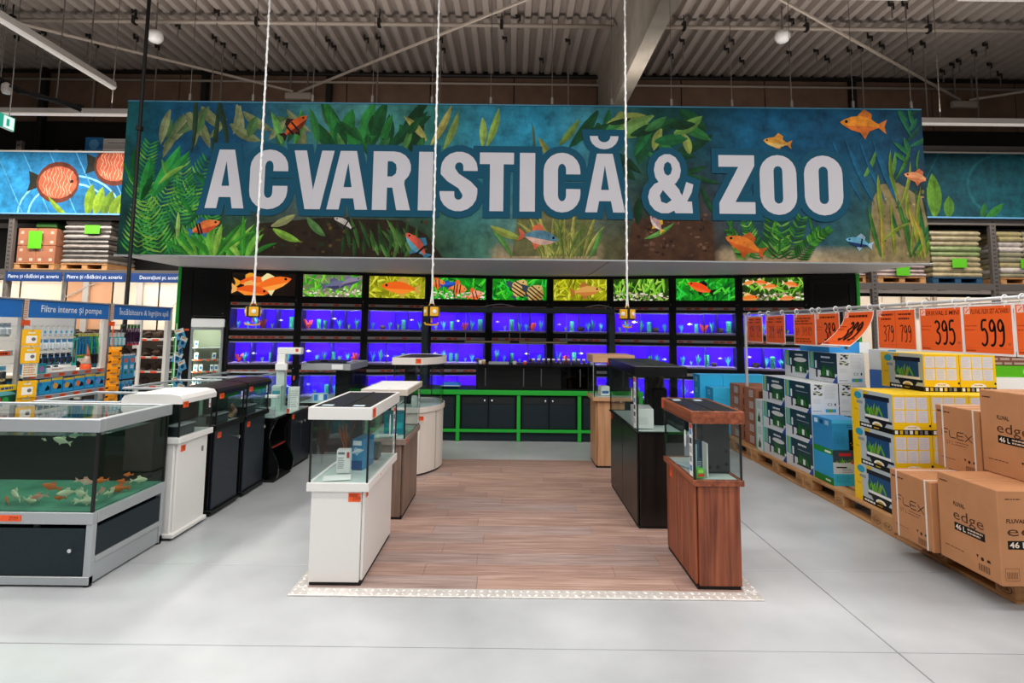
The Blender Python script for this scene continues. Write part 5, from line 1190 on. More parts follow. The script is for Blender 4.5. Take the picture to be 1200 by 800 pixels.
# ================================================================ PALLETS AND CARTONS
def pallet():
    t = thing('euro_pallet', '', 'pallet')
    for x, w_ in ((0, .145), (.19, .1), (.328, .145), (.51, .1), (.655, .145)): bx('deck_board', PALLET, t, x, x + w_, 0, 1.2, .122, .144, .003, False)
    for y in (0, .5275, 1.055): bx('stringer', PALLET, t, 0, .8, y, y + .145, .1, .122, .003, False)
    for x, w_ in ((0, .1), (.3275, .145), (.7, .1)):
        bx('bottom_board', PALLET, t, x, x + w_, 0, 1.2, 0, .022, .003, False)
        for y in (0, .5275, 1.055):
            b = bx('block', PALLET, t, x, x + w_, y, y + .145, .022, .1, .004, False)
            if x == 0:
                p = Pr((0, y + .145, .022), (0, -1, 0), (0, 0, 1)); a = arc(.0725, .039, .05, .027, 0, 360, 16); p.n += 1
                for k in range(16): p.poly([a[k], a[k + 1], tuple(.0725 * .1 + a[k + 1][0] * .9 if False else (.0725 + (a[k + 1][0] - .0725) * .88) if i == 0 else .039 + (a[k + 1][1] - .039) * .86 for i in (0, 1)), tuple((.0725 + (a[k][0] - .0725) * .88) if i == 0 else .039 + (a[k][1] - .039) * .86 for i in (0, 1))], '4a2a16', False)
                p.text('EUR', .0725, .029, .02, '4a2a16', .06, .02, 'c'); p.build('burnt_stamp', PRINT, b, False)
    return t
p0 = pallet()
for k, (y, x, lab) in enumerate(((3.46, 2.945, 'wooden pallet under the plain brown cartons nearest the camera'), (4.66, 2.95, 'wooden pallet under the yellow and blue cartons'), (5.875, 2.94, 'wooden pallet under the white and teal aquarium cartons'), (7.09, 2.93, 'wooden pallet under the small brown and cyan cartons near the tank wall'))):
    o = p0 if k == 0 else dup(p0)
    o.location = (x, y, 0); tag(o, lab, 'pallet', 'pallets along the carton aisle')
for k in range(4):
    o = dup(p0, (3.75 + .006 * k, 3.46 + 1.205 * k, 0), None, 'wooden pallet in the hidden second row behind the cartons', 'second row pallets'); o.scale = (.74, 1, 1)
def carton(name, lab, x, y, z, dx, dy, dz, m, left=None, near=None, strap=None, group=None, cat='box'):
    t = thing(name, lab, cat, (x, y, z), 0, group)
    bx('carton', m, t, 0, dx, 0, dy, .001, dz, .004, False)
    if left: p = Pr((0, dy, 0), (0, -1, 0), (0, 0, 1)); left(p, dy, dz); p.build('printed_side', PRINT, t, False)
    if near: p = Pr((0, 0, 0), (1, 0, 0), (0, 0, 1)); near(p, dx, dz); p.build('printed_end', PRINT, t, False)
    if strap:
        for y_ in strap:
            m_ = MB()
            for a in ((-.003, 0, .0, dz), (-.003, dx + .003, dz, dz + .002)): m_.box(a[0], a[1], y_ - .006, y_ + .006, a[2], a[3])
            m_.build('packing_strap', mat('white_strap', 'e4ddd4', .4), t, False)
    bx('tape', mat('carton_tape', 'c08a62', .35) if m is CARD else m, t, -.001 if False else .0, dx, dy * .47, dy * .53, dz - .001, dz + .0006, 0, False)
    return t
# --- white and teal aquarium cartons
WC = mat('white_carton', 'e2e6e8', .4)
def teal_side(handle):
    def f(p, w_, h):
        p.rect(0, 0, w_, h, 'd4d8dc'); p.poly([(w_ * .02, h * .42), (w_, h * .3), (w_, h), (w_ * .02, h)], '1f3c4a')
        p.rect(w_ * .02, h * .42, w_ * .2, h, '4ab0b8'); p.rect(w_ * .09, h * .45, w_ * .14, h, 'b0b83a'); p.rect(w_ * .24, h * .44, w_ * .3, h * .7, 'e8ecee')
        p.rect(w_ * .26, h * .12, w_ * .32, h * .42, '15202a'); p.text('aqua', w_ * .62, h * .82, h * .07, 'e8eef0', w_ * .26, .02, 'c') if False else p.lines(w_ * .46, h * .8, w_ * .8, h * .88, 1, 'dfe8ea', 7, .8)
        if handle: p.poly([(w_ * .40 + w_ * .26 + w_ * .26 * cos(t * PI / 8), h * .66 + h * .085 * (sin(t * PI / 8))) for t in range(16)], 'd8dcda')
        else: p.rect(w_ * .45, h * .66, w_ * .9, h * .685, '8a9aa0'); p.rect(w_ * .45, h * .5, w_ * .93, h * .62, '24404c')
        R = random.Random(3); p.rect(w_ * .44, h * .18, w_ * .92, h * .56, '2a5a3a' if handle else '1c4a34'); p.n += 1
        for k in range(26): p.leaf(w_ * R.uniform(.44, .86), h * .2, h * R.uniform(.15, .36), w_ * .035, R.uniform(1, 2.1), R.choice(['2a7a2c', '1a5a20', '3f9a34', '0f3a1c']), R.uniform(-.5, .5), n=3)
        p.rect(w_ * .64, h * .22, w_ * .72, h * .4, 'dfe8e4'); p.rect(w_ * .4, h * .14, w_ * .95, h * .19, 'b8bcc0' if handle else '181c20')
        p.poly([(w_ * .84, 0), (w_, 0), (w_, h * .28)], '1f4fa0')
    return f
def teal_end(p, w_, h):
    p.rect(0, 0, w_, h, 'd6dade'); R = random.Random(5)
    for v0, v1 in ((.8, .94), (.6, .74)):
        for k in range(14): u = R.uniform(.08, .36); v = R.uniform(v0, v1); p.rect(w_ * u, h * v, w_ * (u + .09), h * (v + .03), R.choice(['14181a', '2a2e30', 'a8b03a', '40464a']), True)
    p.lines(w_ * .5, h * .5, w_ * .92, h * .95, 12, 'a8aeb4', 4, .3); p.lines(w_ * .08, h * .34, w_ * .4, h * .5, 5, 'b0b6ba', 6, .3)
    p.rect(w_ * .6, h * .28, w_ * .76, h * .36, '8a9096'); p.rect(w_ * .63, h * .295, w_ * .73, h * .345, 'd6dade'); p.rect(w_ * .85, h * .28, w_ * .9, h * .36, '202428')
    p.rect(w_ * .52, h * .06, w_ * .9, h * .17, '3a9ac8'); p.rect(w_ * .64, h * .06, w_ * .76, h * .17, '7a9a2a'); p.lines(w_ * .06, h * .08, w_ * .4, h * .12, 1, '6a7076', 8)
dz = .30; TX = 3.0; H1 = .5475
ta = carton('aquarium_carton', '', 0, 0, 0, .275, H1, dz, WC, teal_side(True), teal_end); tb = carton('aquarium_carton', '', 0, 0, 0, .275, H1, dz, WC, teal_side(False), teal_end)
use = {'a': True, 'b': True}
def put(kind, lab, x, y, z):
    s = ta if kind == 'a' else tb
    if use[kind]: use[kind] = False; o = s; o.location = (x, y, z)
    else: o = dup(s, (x, y, z))
    tag(o, lab, 'box', 'white and teal aquarium cartons')
for r, nm in enumerate(('bottom', 'middle', 'third')):
    z = .144 + r * dz
    put('a', 'white and teal aquarium carton with white handle slot, %s row, far stack by the aisle' % nm, TX, 6.325, z)
    put('b', 'white and teal aquarium carton with dark tank picture, %s row, near stack by the aisle' % nm, TX, 5.775, z)
    put('b', 'white and teal aquarium carton, %s row, second stack in from the aisle' % nm, TX + .285, 5.775, z)
    put('a', 'white and teal aquarium carton, %s row, hidden far stack second from the aisle' % nm, TX + .285, 6.325, z)
put('a', 'white and teal aquarium carton with white handle slot on the very top, far one', TX + .275, 6.325, 1.047); put('b', 'white and teal aquarium carton with dark tank picture on the very top, near one', TX + .275, 5.775, 1.047)
def slim(p, w_, h):
    p.rect(0, 0, w_, h, 'd8dedc'); p.rect(0, 0, w_ * .2, h, '7ac0b8'); p.poly([(w_ * .3, h * .12), (w_ * .75, h * .12), (w_ * .55, h * .55)], '4a6a2a'); p.disc(w_ * .55, h * .25, w_ * .2, '2a5a24'); p.lines(w_ * .3, h * .65, w_ * .9, h * .95, 5, '9aa6a4', 3)
for r in range(2):
    carton('aquarium_carton', 'slim white carton with a plant flask picture, %s of two beside the brown cartons' % ('lower' if r == 0 else 'upper'), 2.99, 6.885, .144 + r * dz, .26, .19, dz - .004, WC, slim, slim, group='slim plant flask cartons')
# --- blue cartons and the mixed one
BLUEC = mat('sky_blue_carton', '2f8fc8', .4); BLUE2 = mat('royal_blue_carton', '2866b4', .4)
def blue_side(p, w_, h):
    p.rect(0, 0, w_, h, '2f86c0')
    for k in range(3): p.rect(w_ * (.1 + .28 * k), h * .78, w_ * (.28 + .28 * k), h * .93, ('d0e4f0', '1a4a7a', '9ac0d8')[k])
    for k in range(8): p.rect(0, h * .08 * k, w_, h * (.08 * k + .012), '3a9ad0', False)
def blue_end(p, w_, h):
    p.rect(0, 0, w_, h, '2f90c4'); p.rect(0, h * .88, w_, h, '4ab8e4'); p.rect(w_ * .55, 0, w_ * .95, h * .68, '0c0e10'); R = random.Random(2)
    for k in range(16): p.disc(w_ * R.uniform(.58, .92), h * R.uniform(.08, .5), w_ * .02, R.choice(['c87a1a', 'e0a030', '8a4a14']), None, 6)
    p.lines(w_ * .5, h * .74, w_ * .95, h * .84, 2, '1c5a88', 3); p.lines(w_ * .05, h * .2, w_ * .45, h * .6, 6, '2a80b0', 5)
carton('aquarium_carton', 'bright blue aquarium carton with a black tank picture, on the green and white carton', 3.0, 5.42, .468, .28, .34, .275, BLUEC, blue_side, blue_end)
def gw_side(p, w_, h):
    p.rect(0, 0, w_, h, '2f9ad0'); p.rect(0, h * .84, w_, h, '1f8a2e'); p.rect(0, 0, w_, h * .2, '1a7a2a'); p.rect(w_ * .6, h * .88, w_ * .9, h * .94, 'e8f0e8'); p.rect(w_ * .6, h * .07, w_ * .85, h * .12, 'd8e8d8')
def gw_end(p, w_, h):
    p.rect(0, 0, w_, h, '3ab4d0'); p.rect(0, h * .34, w_, h * .7, 'c8d0d0'); p.rect(0, h * .66, w_, h, '3c4a52'); p.rect(w_ * .2, h * .84, w_ * .6, h * .92, 'c8303a'); R = random.Random(5)
    for k in range(16): p.leaf(w_ * R.uniform(.05, .95), h * .64, h * R.uniform(.08, .18), w_ * .05, R.uniform(.8, 2.3), R.choice(['4a8a2a', '7ab03a', 'c87a3a', '2a6a2a']), n=3)
    p.rect(w_ * .6, h * .62, w_ * .9, h * .68, 'd8402a'); p.rect(w_ * .1, h * .5, w_ * .45, h * .54, '22282c'); p.lines(w_ * .3, h * .36, w_ * .7, h * .5, 3, '8a9a9c', 2); p.rect(w_ * .75, h * .08, w_ * .9, h * .24, '10181c'); p.lines(w_ * .1, h * .1, w_ * .6, h * .3, 4, '2a90b0', 9)
carton('aquarium_carton', 'green, blue and white aquarium carton at the bottom beside the yellow cartons', 3.0, 5.42, .144, .28, .34, .322, mat('teal_blue_carton', '3ab4d0', .4), gw_side, gw_end)
carton('aquarium_carton', 'flat bright blue carton lying on the topmost white and teal cartons', 3.30, 5.95, 1.349, .42, .6, .11, BLUEC, lambda p, w_, h: p.rect(0, 0, w_, h, '2f8ed6'), lambda p, w_, h: (p.rect(0, 0, w_, h, '3a94d8'), p.rect(w_ * .75, 0, w_, h, 'f0f2f4')))
carton('aquarium_carton', 'royal blue carton standing between the white and the yellow cartons', 3.58, 5.45, .144, .26, .3, 1.05, BLUE2, None, lambda p, w_, h: (p.rect(0, 0, w_, h, '2a6cb8'), p.lines(w_ * .1, h * .8, w_ * .9, h * .95, 6, '5a94d0', 3)))
carton('aquarium_carton', 'white carton on the royal blue carton behind the yellow ones', 3.58, 5.45, 1.196, .26, .3, .2, WC, None, lambda p, w_, h: (p.rect(0, 0, w_, h, 'e8ecf0'), p.rect(0, 0, w_ * .3, h, '3a94d8')))
# --- yellow kits
YC = mat('yellow_carton', 'f0c81e', .4)
def yel_side(p, w_, h):
    p.rect(0, 0, w_, h, 'b4bec2'); p.rect(0, 0, w_ * .2, h, 'f2c61a'); p.disc(w_ * .18, h * .84, w_ * .1, '2a9ab8', h * .1); p.rect(w_ * .14, h * .62, w_ * .3, h * .7, '8a9296'); p.disc(w_ * .38, h * .94, w_ * .07, 'd8b41a', h * .05)
    p.poly([(w_ * .36, h * .3), (w_ * .9, h * .3), (w_ * .9, h * .82), (w_ * .36, h * .82)], '1c4a78'); p.rect(w_ * .32, h * .78, w_ * .94, h * .9, '181e2a'); R = random.Random(4)
    for k in range(22): p.leaf(w_ * R.uniform(.38, .8), h * .36, h * R.uniform(.15, .38), w_ * .04, R.uniform(.9, 2.2), R.choice(['6ab02a', '8ac83a', '2a7a2c', 'b07a2a', '4a9a30']), R.uniform(-.5, .5), n=3)
    p.rect(w_ * .36, h * .3, w_ * .92, h * .37, 'e8e8e4'); p.rect(w_ * .34, h * .23, w_ * .98, h * .3, '14181e'); p.poly([(w_ * .42, h * .23), (w_ * .86, h * .23), (w_ * .8, h * .1), (w_ * .48, h * .1)], '14181e'); p.disc(w_ * .64, h * .14, w_ * .12, 'f0ecd8', h * .09); p.disc(w_ * .64, h * .13, w_ * .08, 'c8a030', h * .05)
    p.rect(w_ * .2, 0, w_, h * .13, '0e0f10'); p.lines(w_ * .24, h * .03, w_ * .55, h * .1, 1, 'e8ecee', 5, .7); p.lines(w_ * .56, h * .04, w_ * .7, h * .08, 1, 'd8b020', 6, .7); p.lines(w_ * .08, h * .4, w_ * .18, h * .5, 1, 'd8a810', 3)
def yel_end(p, w_, h):
    p.rect(0, 0, w_, h, 'f2c61a')
    for i in range(3):
        for j in range(2):
            u, v = w_ * (.05 + .3 * i), h * (.31 + .33 * j); p.rect(u, v, u + w_ * .27, v + h * .3, 'dcd8dc'); p.lines(u + w_ * .02, v + h * .02, u + w_ * .25, v + h * .28, 8, 'b4b2ba', i * 3 + j, .25)
    p.disc(w_ * .5, h * .14, w_ * .22, 'f4ecdc', h * .1); p.lines(w_ * .38, h * .16, w_ * .62, h * .21, 1, 'c08a20', 4); p.rect(0, 0, w_, h * .13, '0e0f10'); p.disc(w_ * .97, h * .23, w_ * .03, '101010', h * .03)
    for k, c in enumerate(('e8e8e0', 'd8b420', '8a8a8c', 'e8e8e8', 'd8b830', '5a5a5c', '9a9a9e')): p.rect(w_ * (.04 + .13 * k), h * .02, w_ * (.12 + .13 * k), h * .11, c)
DZ = .31; yk = carton('aquarium_carton', '', 0, 0, 0, .3, .54, DZ, YC, yel_side, yel_end); fy = True
def puty(lab, x, y, z):
    global fy
    o = yk if fy else dup(yk); fy = False; o.location = (x, y, z); tag(o, lab, 'box', 'yellow aquarium kits')
for r, nm in enumerate(('bottom', 'middle', 'third')):
    for k, ps in enumerate(('aisle side', 'second from the aisle', 'third from the aisle')): puty('yellow aquarium kit carton, %s row, %s' % (nm, ps), 3.0 + .303 * k, 4.55, .144 + r * DZ)
for k, ps in enumerate(('with the tank picture facing the aisle', 'beside the green box')): puty('yellow aquarium kit carton on the very top, %s' % ps, 3.44 + .305 * k, 4.8, .144 + 3 * DZ + .001)
puty('hidden yellow aquarium kit carton under the top two', 3.606 + .31, 4.55, .144 + 2 * DZ) if False else None
# --- plain brown cartons
INK = '3a1f12'
def marks(p, w_, h, s=1):
    u = w_ * .62; v = h * .16
    p.poly([(u, v + .03), (u + .02, v + .03), (u + .01, v + .012), (u + .011, v), (u + .009, v), (u + .01, v + .012)], INK); p.disc(u + .045, v + .015, .011, INK); p.poly([(u + .075, v + .01), (u + .105, v + .01), (u + .1, v + .025), (u + .082, v + .025)], INK)
    for k in range(14): p.rect(u + .015 + k * .006, v - .055, u + .015 + k * .006 + (.002 if k % 3 else .004), v - .015, '4a2a1c', k == 0)
    p.lines(w_ * .1, h * .16, w_ * .5, h * .18, 1, '6a4028', 6); p.lines(w_ * .05, h * .9, w_ * .2, h * .93, 1, INK, 3)
def edge_art(p, w_, h):
    cx = w_ * .28
    p.text('FLUVAL.', cx, h * .665, h * .045, INK, w_ * .2, .03); p.text('edge', cx - .005, h * .51, h * .115, '4a2c1c', w_ * .5, .0); p.rect(cx, h * .385, cx + w_ * .5, h * .475, '120c0a')
    p.text('46 L', cx + w_ * .02, h * .402, h * .055, 'e8d8c8', w_ * .17, .02); p.lines(cx + w_ * .22, h * .395, cx + w_ * .48, h * .465, 2, 'd0b8a0', 3, .5); marks(p, w_, h)
def edge_end(p, w_, h):
    u = .045; p.lines(u, h * .9, w_ * .35, h * .92, 1, INK, 2)
    p.text('FLUVAL.', u, h * .66, h * .04, INK, .115, .03); p.text('edge', u, h * .525, h * .105, '4a2c1c', .30, 0); p.rect(u, h * .385, u + .34, h * .475, '120c0a'); p.text('46 L', u + .01, h * .402, h * .058, 'e8d8c8', .1, .02); p.lines(u + .135, h * .395, u + .33, h * .465, 2, 'd0b8a0', 3, .5)
    p.rect(.02, h * .06, .1, h * .19, '5a3420'); p.rect(.022, h * .064, .098, h * .186, 'b98055')
    for k in range(9): p.rect(.03 + k * .007, h * .08, .033 + k * .007, h * .15, '4a2a1c', k == 0)
    p.poly([(.25, h * .2), (.27, h * .2), (.26, h * .14)], INK)
def flex_art(p, w_, h):
    u = w_ * .14; s = .006; v = h * .52; lw = w_ * .15; c = '1c0f0a'; lh = h * .11
    for k, st in enumerate(([[(0, 0), (.05, .9), (.15, 1), (1, 1)], [(.1, .5), (.85, .5)]], [[(0, 1), (0, .2), (.15, 0), (1, 0)]], [[(1, 1), (.15, 1), (0, .85), (0, .15), (.15, 0), (1, 0)], [(0, .5), (.9, .5)]], [[(0, 1), (1, 0)], [(0, 0), (1, 1)]])):
        for q in st: p.stroke([(u + k * lw * 1.18 + a * lw, v + b * lh - k * .004) for a, b in q], s, c)
    p.text('57 L', u + w_ * .1, v - h * .12, h * .055, '6a4028', w_ * .17, 0); p.lines(u + w_ * .3, v - h * .13, u + w_ * .62, v - h * .05, 2, '7a5038', 4, .35); marks(p, w_, h)
    p.lines(w_ * .05, h * .88, w_ * .4, h * .92, 1, '5a3420', 5)
ed = carton('brown_carton', 'brown carton printed with round thin lettering at the pallet corner nearest the camera', 2.78, 3.35, .144, .47, .46, .525, CARD, edge_art, edge_end, None, 'brown cartons without straps')
dup(ed, (3.255, 3.35, .144), None, 'second lower brown carton under the upper round-lettered one', 'brown cartons without straps')
dup(ed, (3.11, 3.375, .6705), None, 'brown carton with round thin lettering on the upper layer, frame edge', 'brown cartons without straps')
fx = carton('brown_carton', 'brown carton with angular lettering and white straps, lower layer', 2.745, 3.825, .144, .5, .40, .445, CARD, flex_art, None, (.05, .33), 'strapped brown cartons')
dup(fx, (3.25, 3.825, .144), None, 'strapped brown carton hidden under the upper strapped one', 'strapped brown cartons')
dup(fx, (3.165, 3.915, .5915), None, 'brown carton with angular lettering and white straps, upper layer', 'strapped brown cartons')
# --- small brown cartons and cyan cartons by the tank wall
def lab_side(p, w_, h): p.rect(w_ * .45, h * .2, w_ * .78, h * .8, 'c8b8b0'); p.lines(w_ * .48, h * .25, w_ * .75, h * .75, 5, '8a7a74', 3)
bc = carton('brown_carton', '', 0, 0, 0, .4, .355, .1405, CARD2, lab_side, lambda p, w_, h: p.rect(w_ * .1, h * .2, w_ * .5, h * .8, '5a3424')); fb_ = True
for c, (y, nm) in enumerate(((7.15, 'stack nearer the camera'), (7.63, 'stack nearer the tank wall'))):
    for r, rn in enumerate(('lowest', 'second', 'third', 'fourth', 'topmost')):
        o = bc if fb_ else dup(bc); fb_ = False; o.location = (3.03, y, .144 + r * .1412); tag(o, 'red-brown carton with white address label, %s of the %s' % (rn, nm), 'box', 'small labelled brown cartons')
def cy(p, w_, h): p.rect(0, 0, w_, h, '2f9fcc'); p.rect(w_ * .3, h * .35, w_ * .6, h * .75, 'a8d8ec'); p.disc(w_ * .45, h * .55, w_ * .08, '3aa0c8')
cc = carton('cyan_carton', '', 0, 0, 0, .33, .3, .155, CYAN, cy, lambda p, w_, h: p.rect(0, 0, w_, h, '3ab8e8')); fc = True
def putc(lab, x, y, z):
    global fc
    o = cc if fc else dup(cc); fc = False; o.location = (x, y, z); tag(o, lab, 'box', 'cyan cartons')
for r, rn in enumerate(('lowest', 'second', 'third', 'topmost')):
    putc('cyan carton, %s of the low cyan stack behind the brown cartons' % rn, 2.80, 7.99, .144 + r * .157)
for r, rn in enumerate(('lowest', 'second', 'third', 'fourth', 'topmost')):
    for k, ps in enumerate(('outer', 'middle', 'inner')): putc('cyan carton, %s of the tall cyan stack by the tank wall, %s column' % (rn, ps), 2.72 + .335 * k, 8.295, .0 + .144 + r * .157)
# hidden plinth crate that carries the tall cyan stack, and goods at the frame edge
bx('support_plank', PALLET, p0, .0, .001, 0, .001, 0.0, .001, 0, False) if False else None
o = dup(p0, (2.70, 8.29, 0), None, 'wooden pallet under the tall cyan carton stack at the tank wall', 'pallets along the carton aisle'); o.scale = (1.28, .26, 1)
carton('white_crate', 'tall white carton under the green box at the frame edge', 4.36, 5.2, .0, .8, .5, 1.17, mat('cream_carton', 'e4dcd0', .5), None, lambda p, w_, h: (p.rect(0, h * .9, w_, h, 'f2f0ee'), p.lines(w_ * .05, h * .82, w_ * .6, h * .84, 1, '6a5a50', 4)))
carton('green_box', 'grass-green box lying on the white carton at the frame edge', 4.38, 5.22, 1.171, .7, .4, .1, mat('grass_green', '5aa81e', .5), None, lambda p, w_, h: (p.rect(0, 0, w_, h, '5ab41e'), p.disc(w_ * .42, h * .5, .03, 'a8c890')))
carton('brown_crate', 'dark brown goods crate on the green box, below the price cards', 4.4, 5.25, 1.272, .6, .35, .12, mat('brown_goods', '7a4a3a', .7), None, lambda p, w_, h: (p.lines(0, 0, w_, h, 3, 'b89a90', 5), p.rect(w_ * .35, h * .6, w_, h, '14100e')))

# ================================================================ PRICE CARD RAIL
rl = thing('price_rail_stand', 'white tube rail on posts carrying the orange price cards above the cartons', 'rail', (3.1, 5.3, 0))
RAILW = mat('rail_white', 'c9c9cb', .35, .3)
MB().tube([(3.1, 7.62, 1.785), (3.1, 2.6, 1.785)], .012, 8).build('rail_tube', RAILW, rl, smooth=True)
MB().tube([(3.13, 7.62, 1.76), (3.13, 2.6, 1.76)], .006, 6).build('rail_wire', RAILW, rl, smooth=True)
for y in (7.57, 2.62): bx('rail_post', RAILW, rl, 3.085, 3.115, y - .018, y + .018, .145 if y > 5 else 0, 1.8, .004)
for y in (6.60, 5.345, 4.86): bx('rail_strut', mat('strut_grey', '9a9ca2', .4, .3), rl, 3.12, 3.135, y - .025, y + .025, 1.40 if y > 5 else 1.42, 1.80, .003)
OC = 'f5662a'
def card(y1, y0, z0, z1, draw, lab, bent=False):
    w_, h = y1 - y0, z1 - z0; t = thing('price_card', lab, 'price card', (3.1, (y0 + y1) / 2, 1.785), 0, 'orange price cards on the rail')
    if not bent: bx('card_sleeve', mat('sleeve_white', 'f0e6e2', .35), t, 3.096, 3.099, y0 - .012, y1 + .012, z0 - .014, z1 + .01, .001)
    p = Pr((3.096, y1, z0), (0, -1, 0), (0, 0, 1))
    if bent:
        p.eps = .0015
        cl_ = lambda v: max(0.0, 1 - v / h)
        p.surf = lambda u, v: (u - .10 * cl_(v) ** 1.6 * (.6 + .4 * (1 - u / w_)), v + .02 * cl_(v) ** 2, .17 * cl_(v) ** 1.8)
        p.grid(-.012, -.012, w_ + .012, h + .01, 8, 14, lambda a, b: S('f0e6e2'))
    p.grid(0, 0, w_, h, 8, 14, lambda a, b: S(OC)); p.rect(.01, h * .84, .055, h * .98, 'f6c8b8'); p.stroke([(.018, h * .87), (.046, h * .95)], .008, OC)
    draw(p, w_, h)
    s = p.build('printed_sheet', PRINT, t)
    if bent:
        md = s.modifiers.new('thickness', 'SOLIDIFY'); md.thickness = .0015; md.offset = -1
    for y in (y0 + w_ * .12, y1 - w_ * .12):
        MB().tube([(3.1 + .022 * cos(a), y, 1.78 + .025 * sin(a)) for a in [k * PI / 5 for k in range(11)]], .0045, 5).tube([(3.1, y, 1.757), (3.098, y, z1 - .01)], .0045, 5).build('card_hook', WHITE2, t)
HW = '5a1a08'
def big(txt, head=None):
    def f(p, w_, h):
        (p.text(head, w_ * .16, h * .84, h * .1, HW, w_ * .8, .012, 'l', .15) if head else p.lines(w_ * .18, h * .82, w_ * .9, h * .95, 1, HW, 7, .4))
        marker(p, txt, w_ * .36, h * .16, w_ * .17, h * .54, w_ * .042); p.lines(w_ * .02, h * .45, w_ * .3, h * .62, 2, 'b83c14', 4, .25); p.rect(0, h * .10, w_, h * .105, 'd04a1a'); p.lines(w_ * .02, h * .02, w_ * .25, h * .07, 1, '8a2a0c', 3)
        marker(p, '11', w_ * .9, h * .17, w_ * .03, h * .05, w_ * .006)
    return f
def two(t1, t2, sz=.42):
    def f(p, w_, h):
        p.rect(w_ * .49, 0, w_ * .495, h, '8a2a0c')
        for k, tx in enumerate((t1, t2)): marker(p, tx, w_ * (.15 + .46 * k), h * .18, w_ * .1, h * sz, w_ * .02); p.lines(w_ * (.1 + .48 * k), h * .72, w_ * (.45 + .48 * k), h * .95, 2, HW, 3 + k, .4)
        p.rect(0, h * .10, w_, h * .105, 'd04a1a')
    return f
def three(p, w_, h):
    for k, tx in enumerate(('64', '349', '89')): marker(p, tx, w_ * (.08 + .3 * k), h * .3, w_ * .085, h * .28, w_ * .014)
    p.lines(w_ * .05, h * .65, w_ * .95, h * .92, 3, HW, 5, .4); p.lines(w_ * .05, h * .05, w_ * .9, h * .22, 2, HW, 6, .4)
card(7.49, 7.06, 1.43, 1.74, two('129', '179', .45), 'orange price card farthest along the rail, marked 129 and 179'); card(6.94, 6.48, 1.43, 1.74, two('319', '449', .45), 'second orange price card from the far end, marked 319 and 449')
card(6.25, 5.83, 1.43, 1.74, three, 'orange price card with three small handwritten prices'); card(5.80, 5.40, 1.43, 1.74, big('389'), 'orange price card marked 389, hanging straight beside the bent card'); card(5.28, 4.88, 1.43, 1.74, big('389'), 'bent orange price card marked 389, its lower edge swinging out', True)
card(4.82, 4.38, 1.435, 1.74, two('379', '799'), 'orange price card marked 379 and 799 above the topmost yellow carton'); card(4.32, 3.93, 1.435, 1.74, big('395', 'ERIKVAL S MINI'), 'orange price card marked 395 above the yellow cartons'); card(3.905, 3.53, 1.435, 1.74, big('599', 'FLUVAL FLEX SET ACVARIU'), 'orange price card marked 599 above the brown cartons'); card(3.50, 3.1, 1.435, 1.74, big('699', 'FLUVAL EDGE'), 'orange price card cut off by the frame edge')
# ================================================================ GONDOLA SHELF ON THE POND SIDE
GX_ = -4.7; gd = thing('gondola_shelf', 'long white shop shelf with blue header signs for filters and heaters beside the pond tank', 'shelf', (-5.0, 6.4, 0))
GW = mat('gondola_white', 'e6e1d8', .5); GGREY = mat('gondola_grey', 'a5a6a8', .4, .3); SIGN = '2b78cc'
bays = [(4.35, 5.48), (5.52, 6.655), (6.71, 7.87)]
for y in (5.50, 6.683, 7.90, 4.33):
    for x in (GX_ - .02, GX_ - .42): bx('upright', GGREY if y != 7.9 else GW, gd, x - .02, x + .02, y - .018, y + .018, .0, 1.80, .003)
bx('end_trim', GW, gd, GX_ - .035, GX_ + .01, 6.575, 6.655, .16, 1.61, .003); bx('end_trim', GW, gd, GX_ - .035, GX_ + .01, 7.80, 7.88, .1, 1.61, .003)
for k, (a, b) in enumerate(bays):
    bx('base_shelf', GW, gd, GX_ - .42, GX_ + .05, a, b, .1, .16, .003); bx('kick_board', GGREY, gd, GX_ - .02, GX_, a, b, .0, .1, 0)
    if k < 2: bx('back_board', GW, gd, GX_ - .40, GX_ - .385, a, b, .16, 1.62, 0)
    bx('header_bar', GGREY, gd, GX_ - .01, GX_ + .02, a - .02, b + .02, 1.785, 1.80, .002)
    h = bx('header_sign', mat('sign_blue', SIGN, .5), gd, GX_ - .006, GX_ + .008, a + .01, b - .01, 1.615, 1.785, .002)
    p = Pr((GX_ + .008, a, 1.615), (0, 1, 0), (0, 0, 1))
    if k: p.text(('', 'Filtre interne \u0219i pompe', '\u00cenc\u0103lzitoare & \u00eengrijire ap\u0103')[k], (b - a) * (.52 if k == 1 else .52), .06, .066, 'eef4fa', (b - a) * (.74 if k == 1 else .84), .012, 'c')
    else: p.rect(.02, .02, .04, .03, SIGN)
    p.build('sign_print', PRINT, h)
for k, (a, b) in enumerate(((5.485, 5.515), (6.67, 6.70))):
    p = Pr((GX_ + .021, a - .012, 1.60), (0, 1, 0), (0, 0, 1)); p.rect(0, 0, .055, .19, 'd8c8b8'); p.lines(.006, .01, .05, .18, 8, 'c86a4a', 3); p.build('upright_label', PRINT, gd)
    bx('orange_tag', ORANGE, gd, GX_ + .021, GX_ + .024, a - .03, b + .04, 1.54, 1.59, 0)
def shelf(y0, y1, z, d, lab_n, deep=None):
    s = bx('shelf', GW, gd, GX_ - .385, GX_ + d, y0, y1, z - .03, z, .002); e = bx('shelf_edge', GGREY, s, GX_ + d, GX_ + d + .006, y0, y1, z - .048, z + .002, .001)
    p = Pr((GX_ + d + .006, y0, z - .048), (0, 1, 0), (0, 0, 1)); R = random.Random(int(z * 100))
    for k in range(lab_n):
        u = (y1 - y0) * (k + .3) / lab_n; p.rect(u, .01, u + .085, .042, 'e85a2c'); p.lines(u + .01, .014, u + .075, .038, 2, '7a2a10', k)
    p.build('price_labels', PRINT, gd)
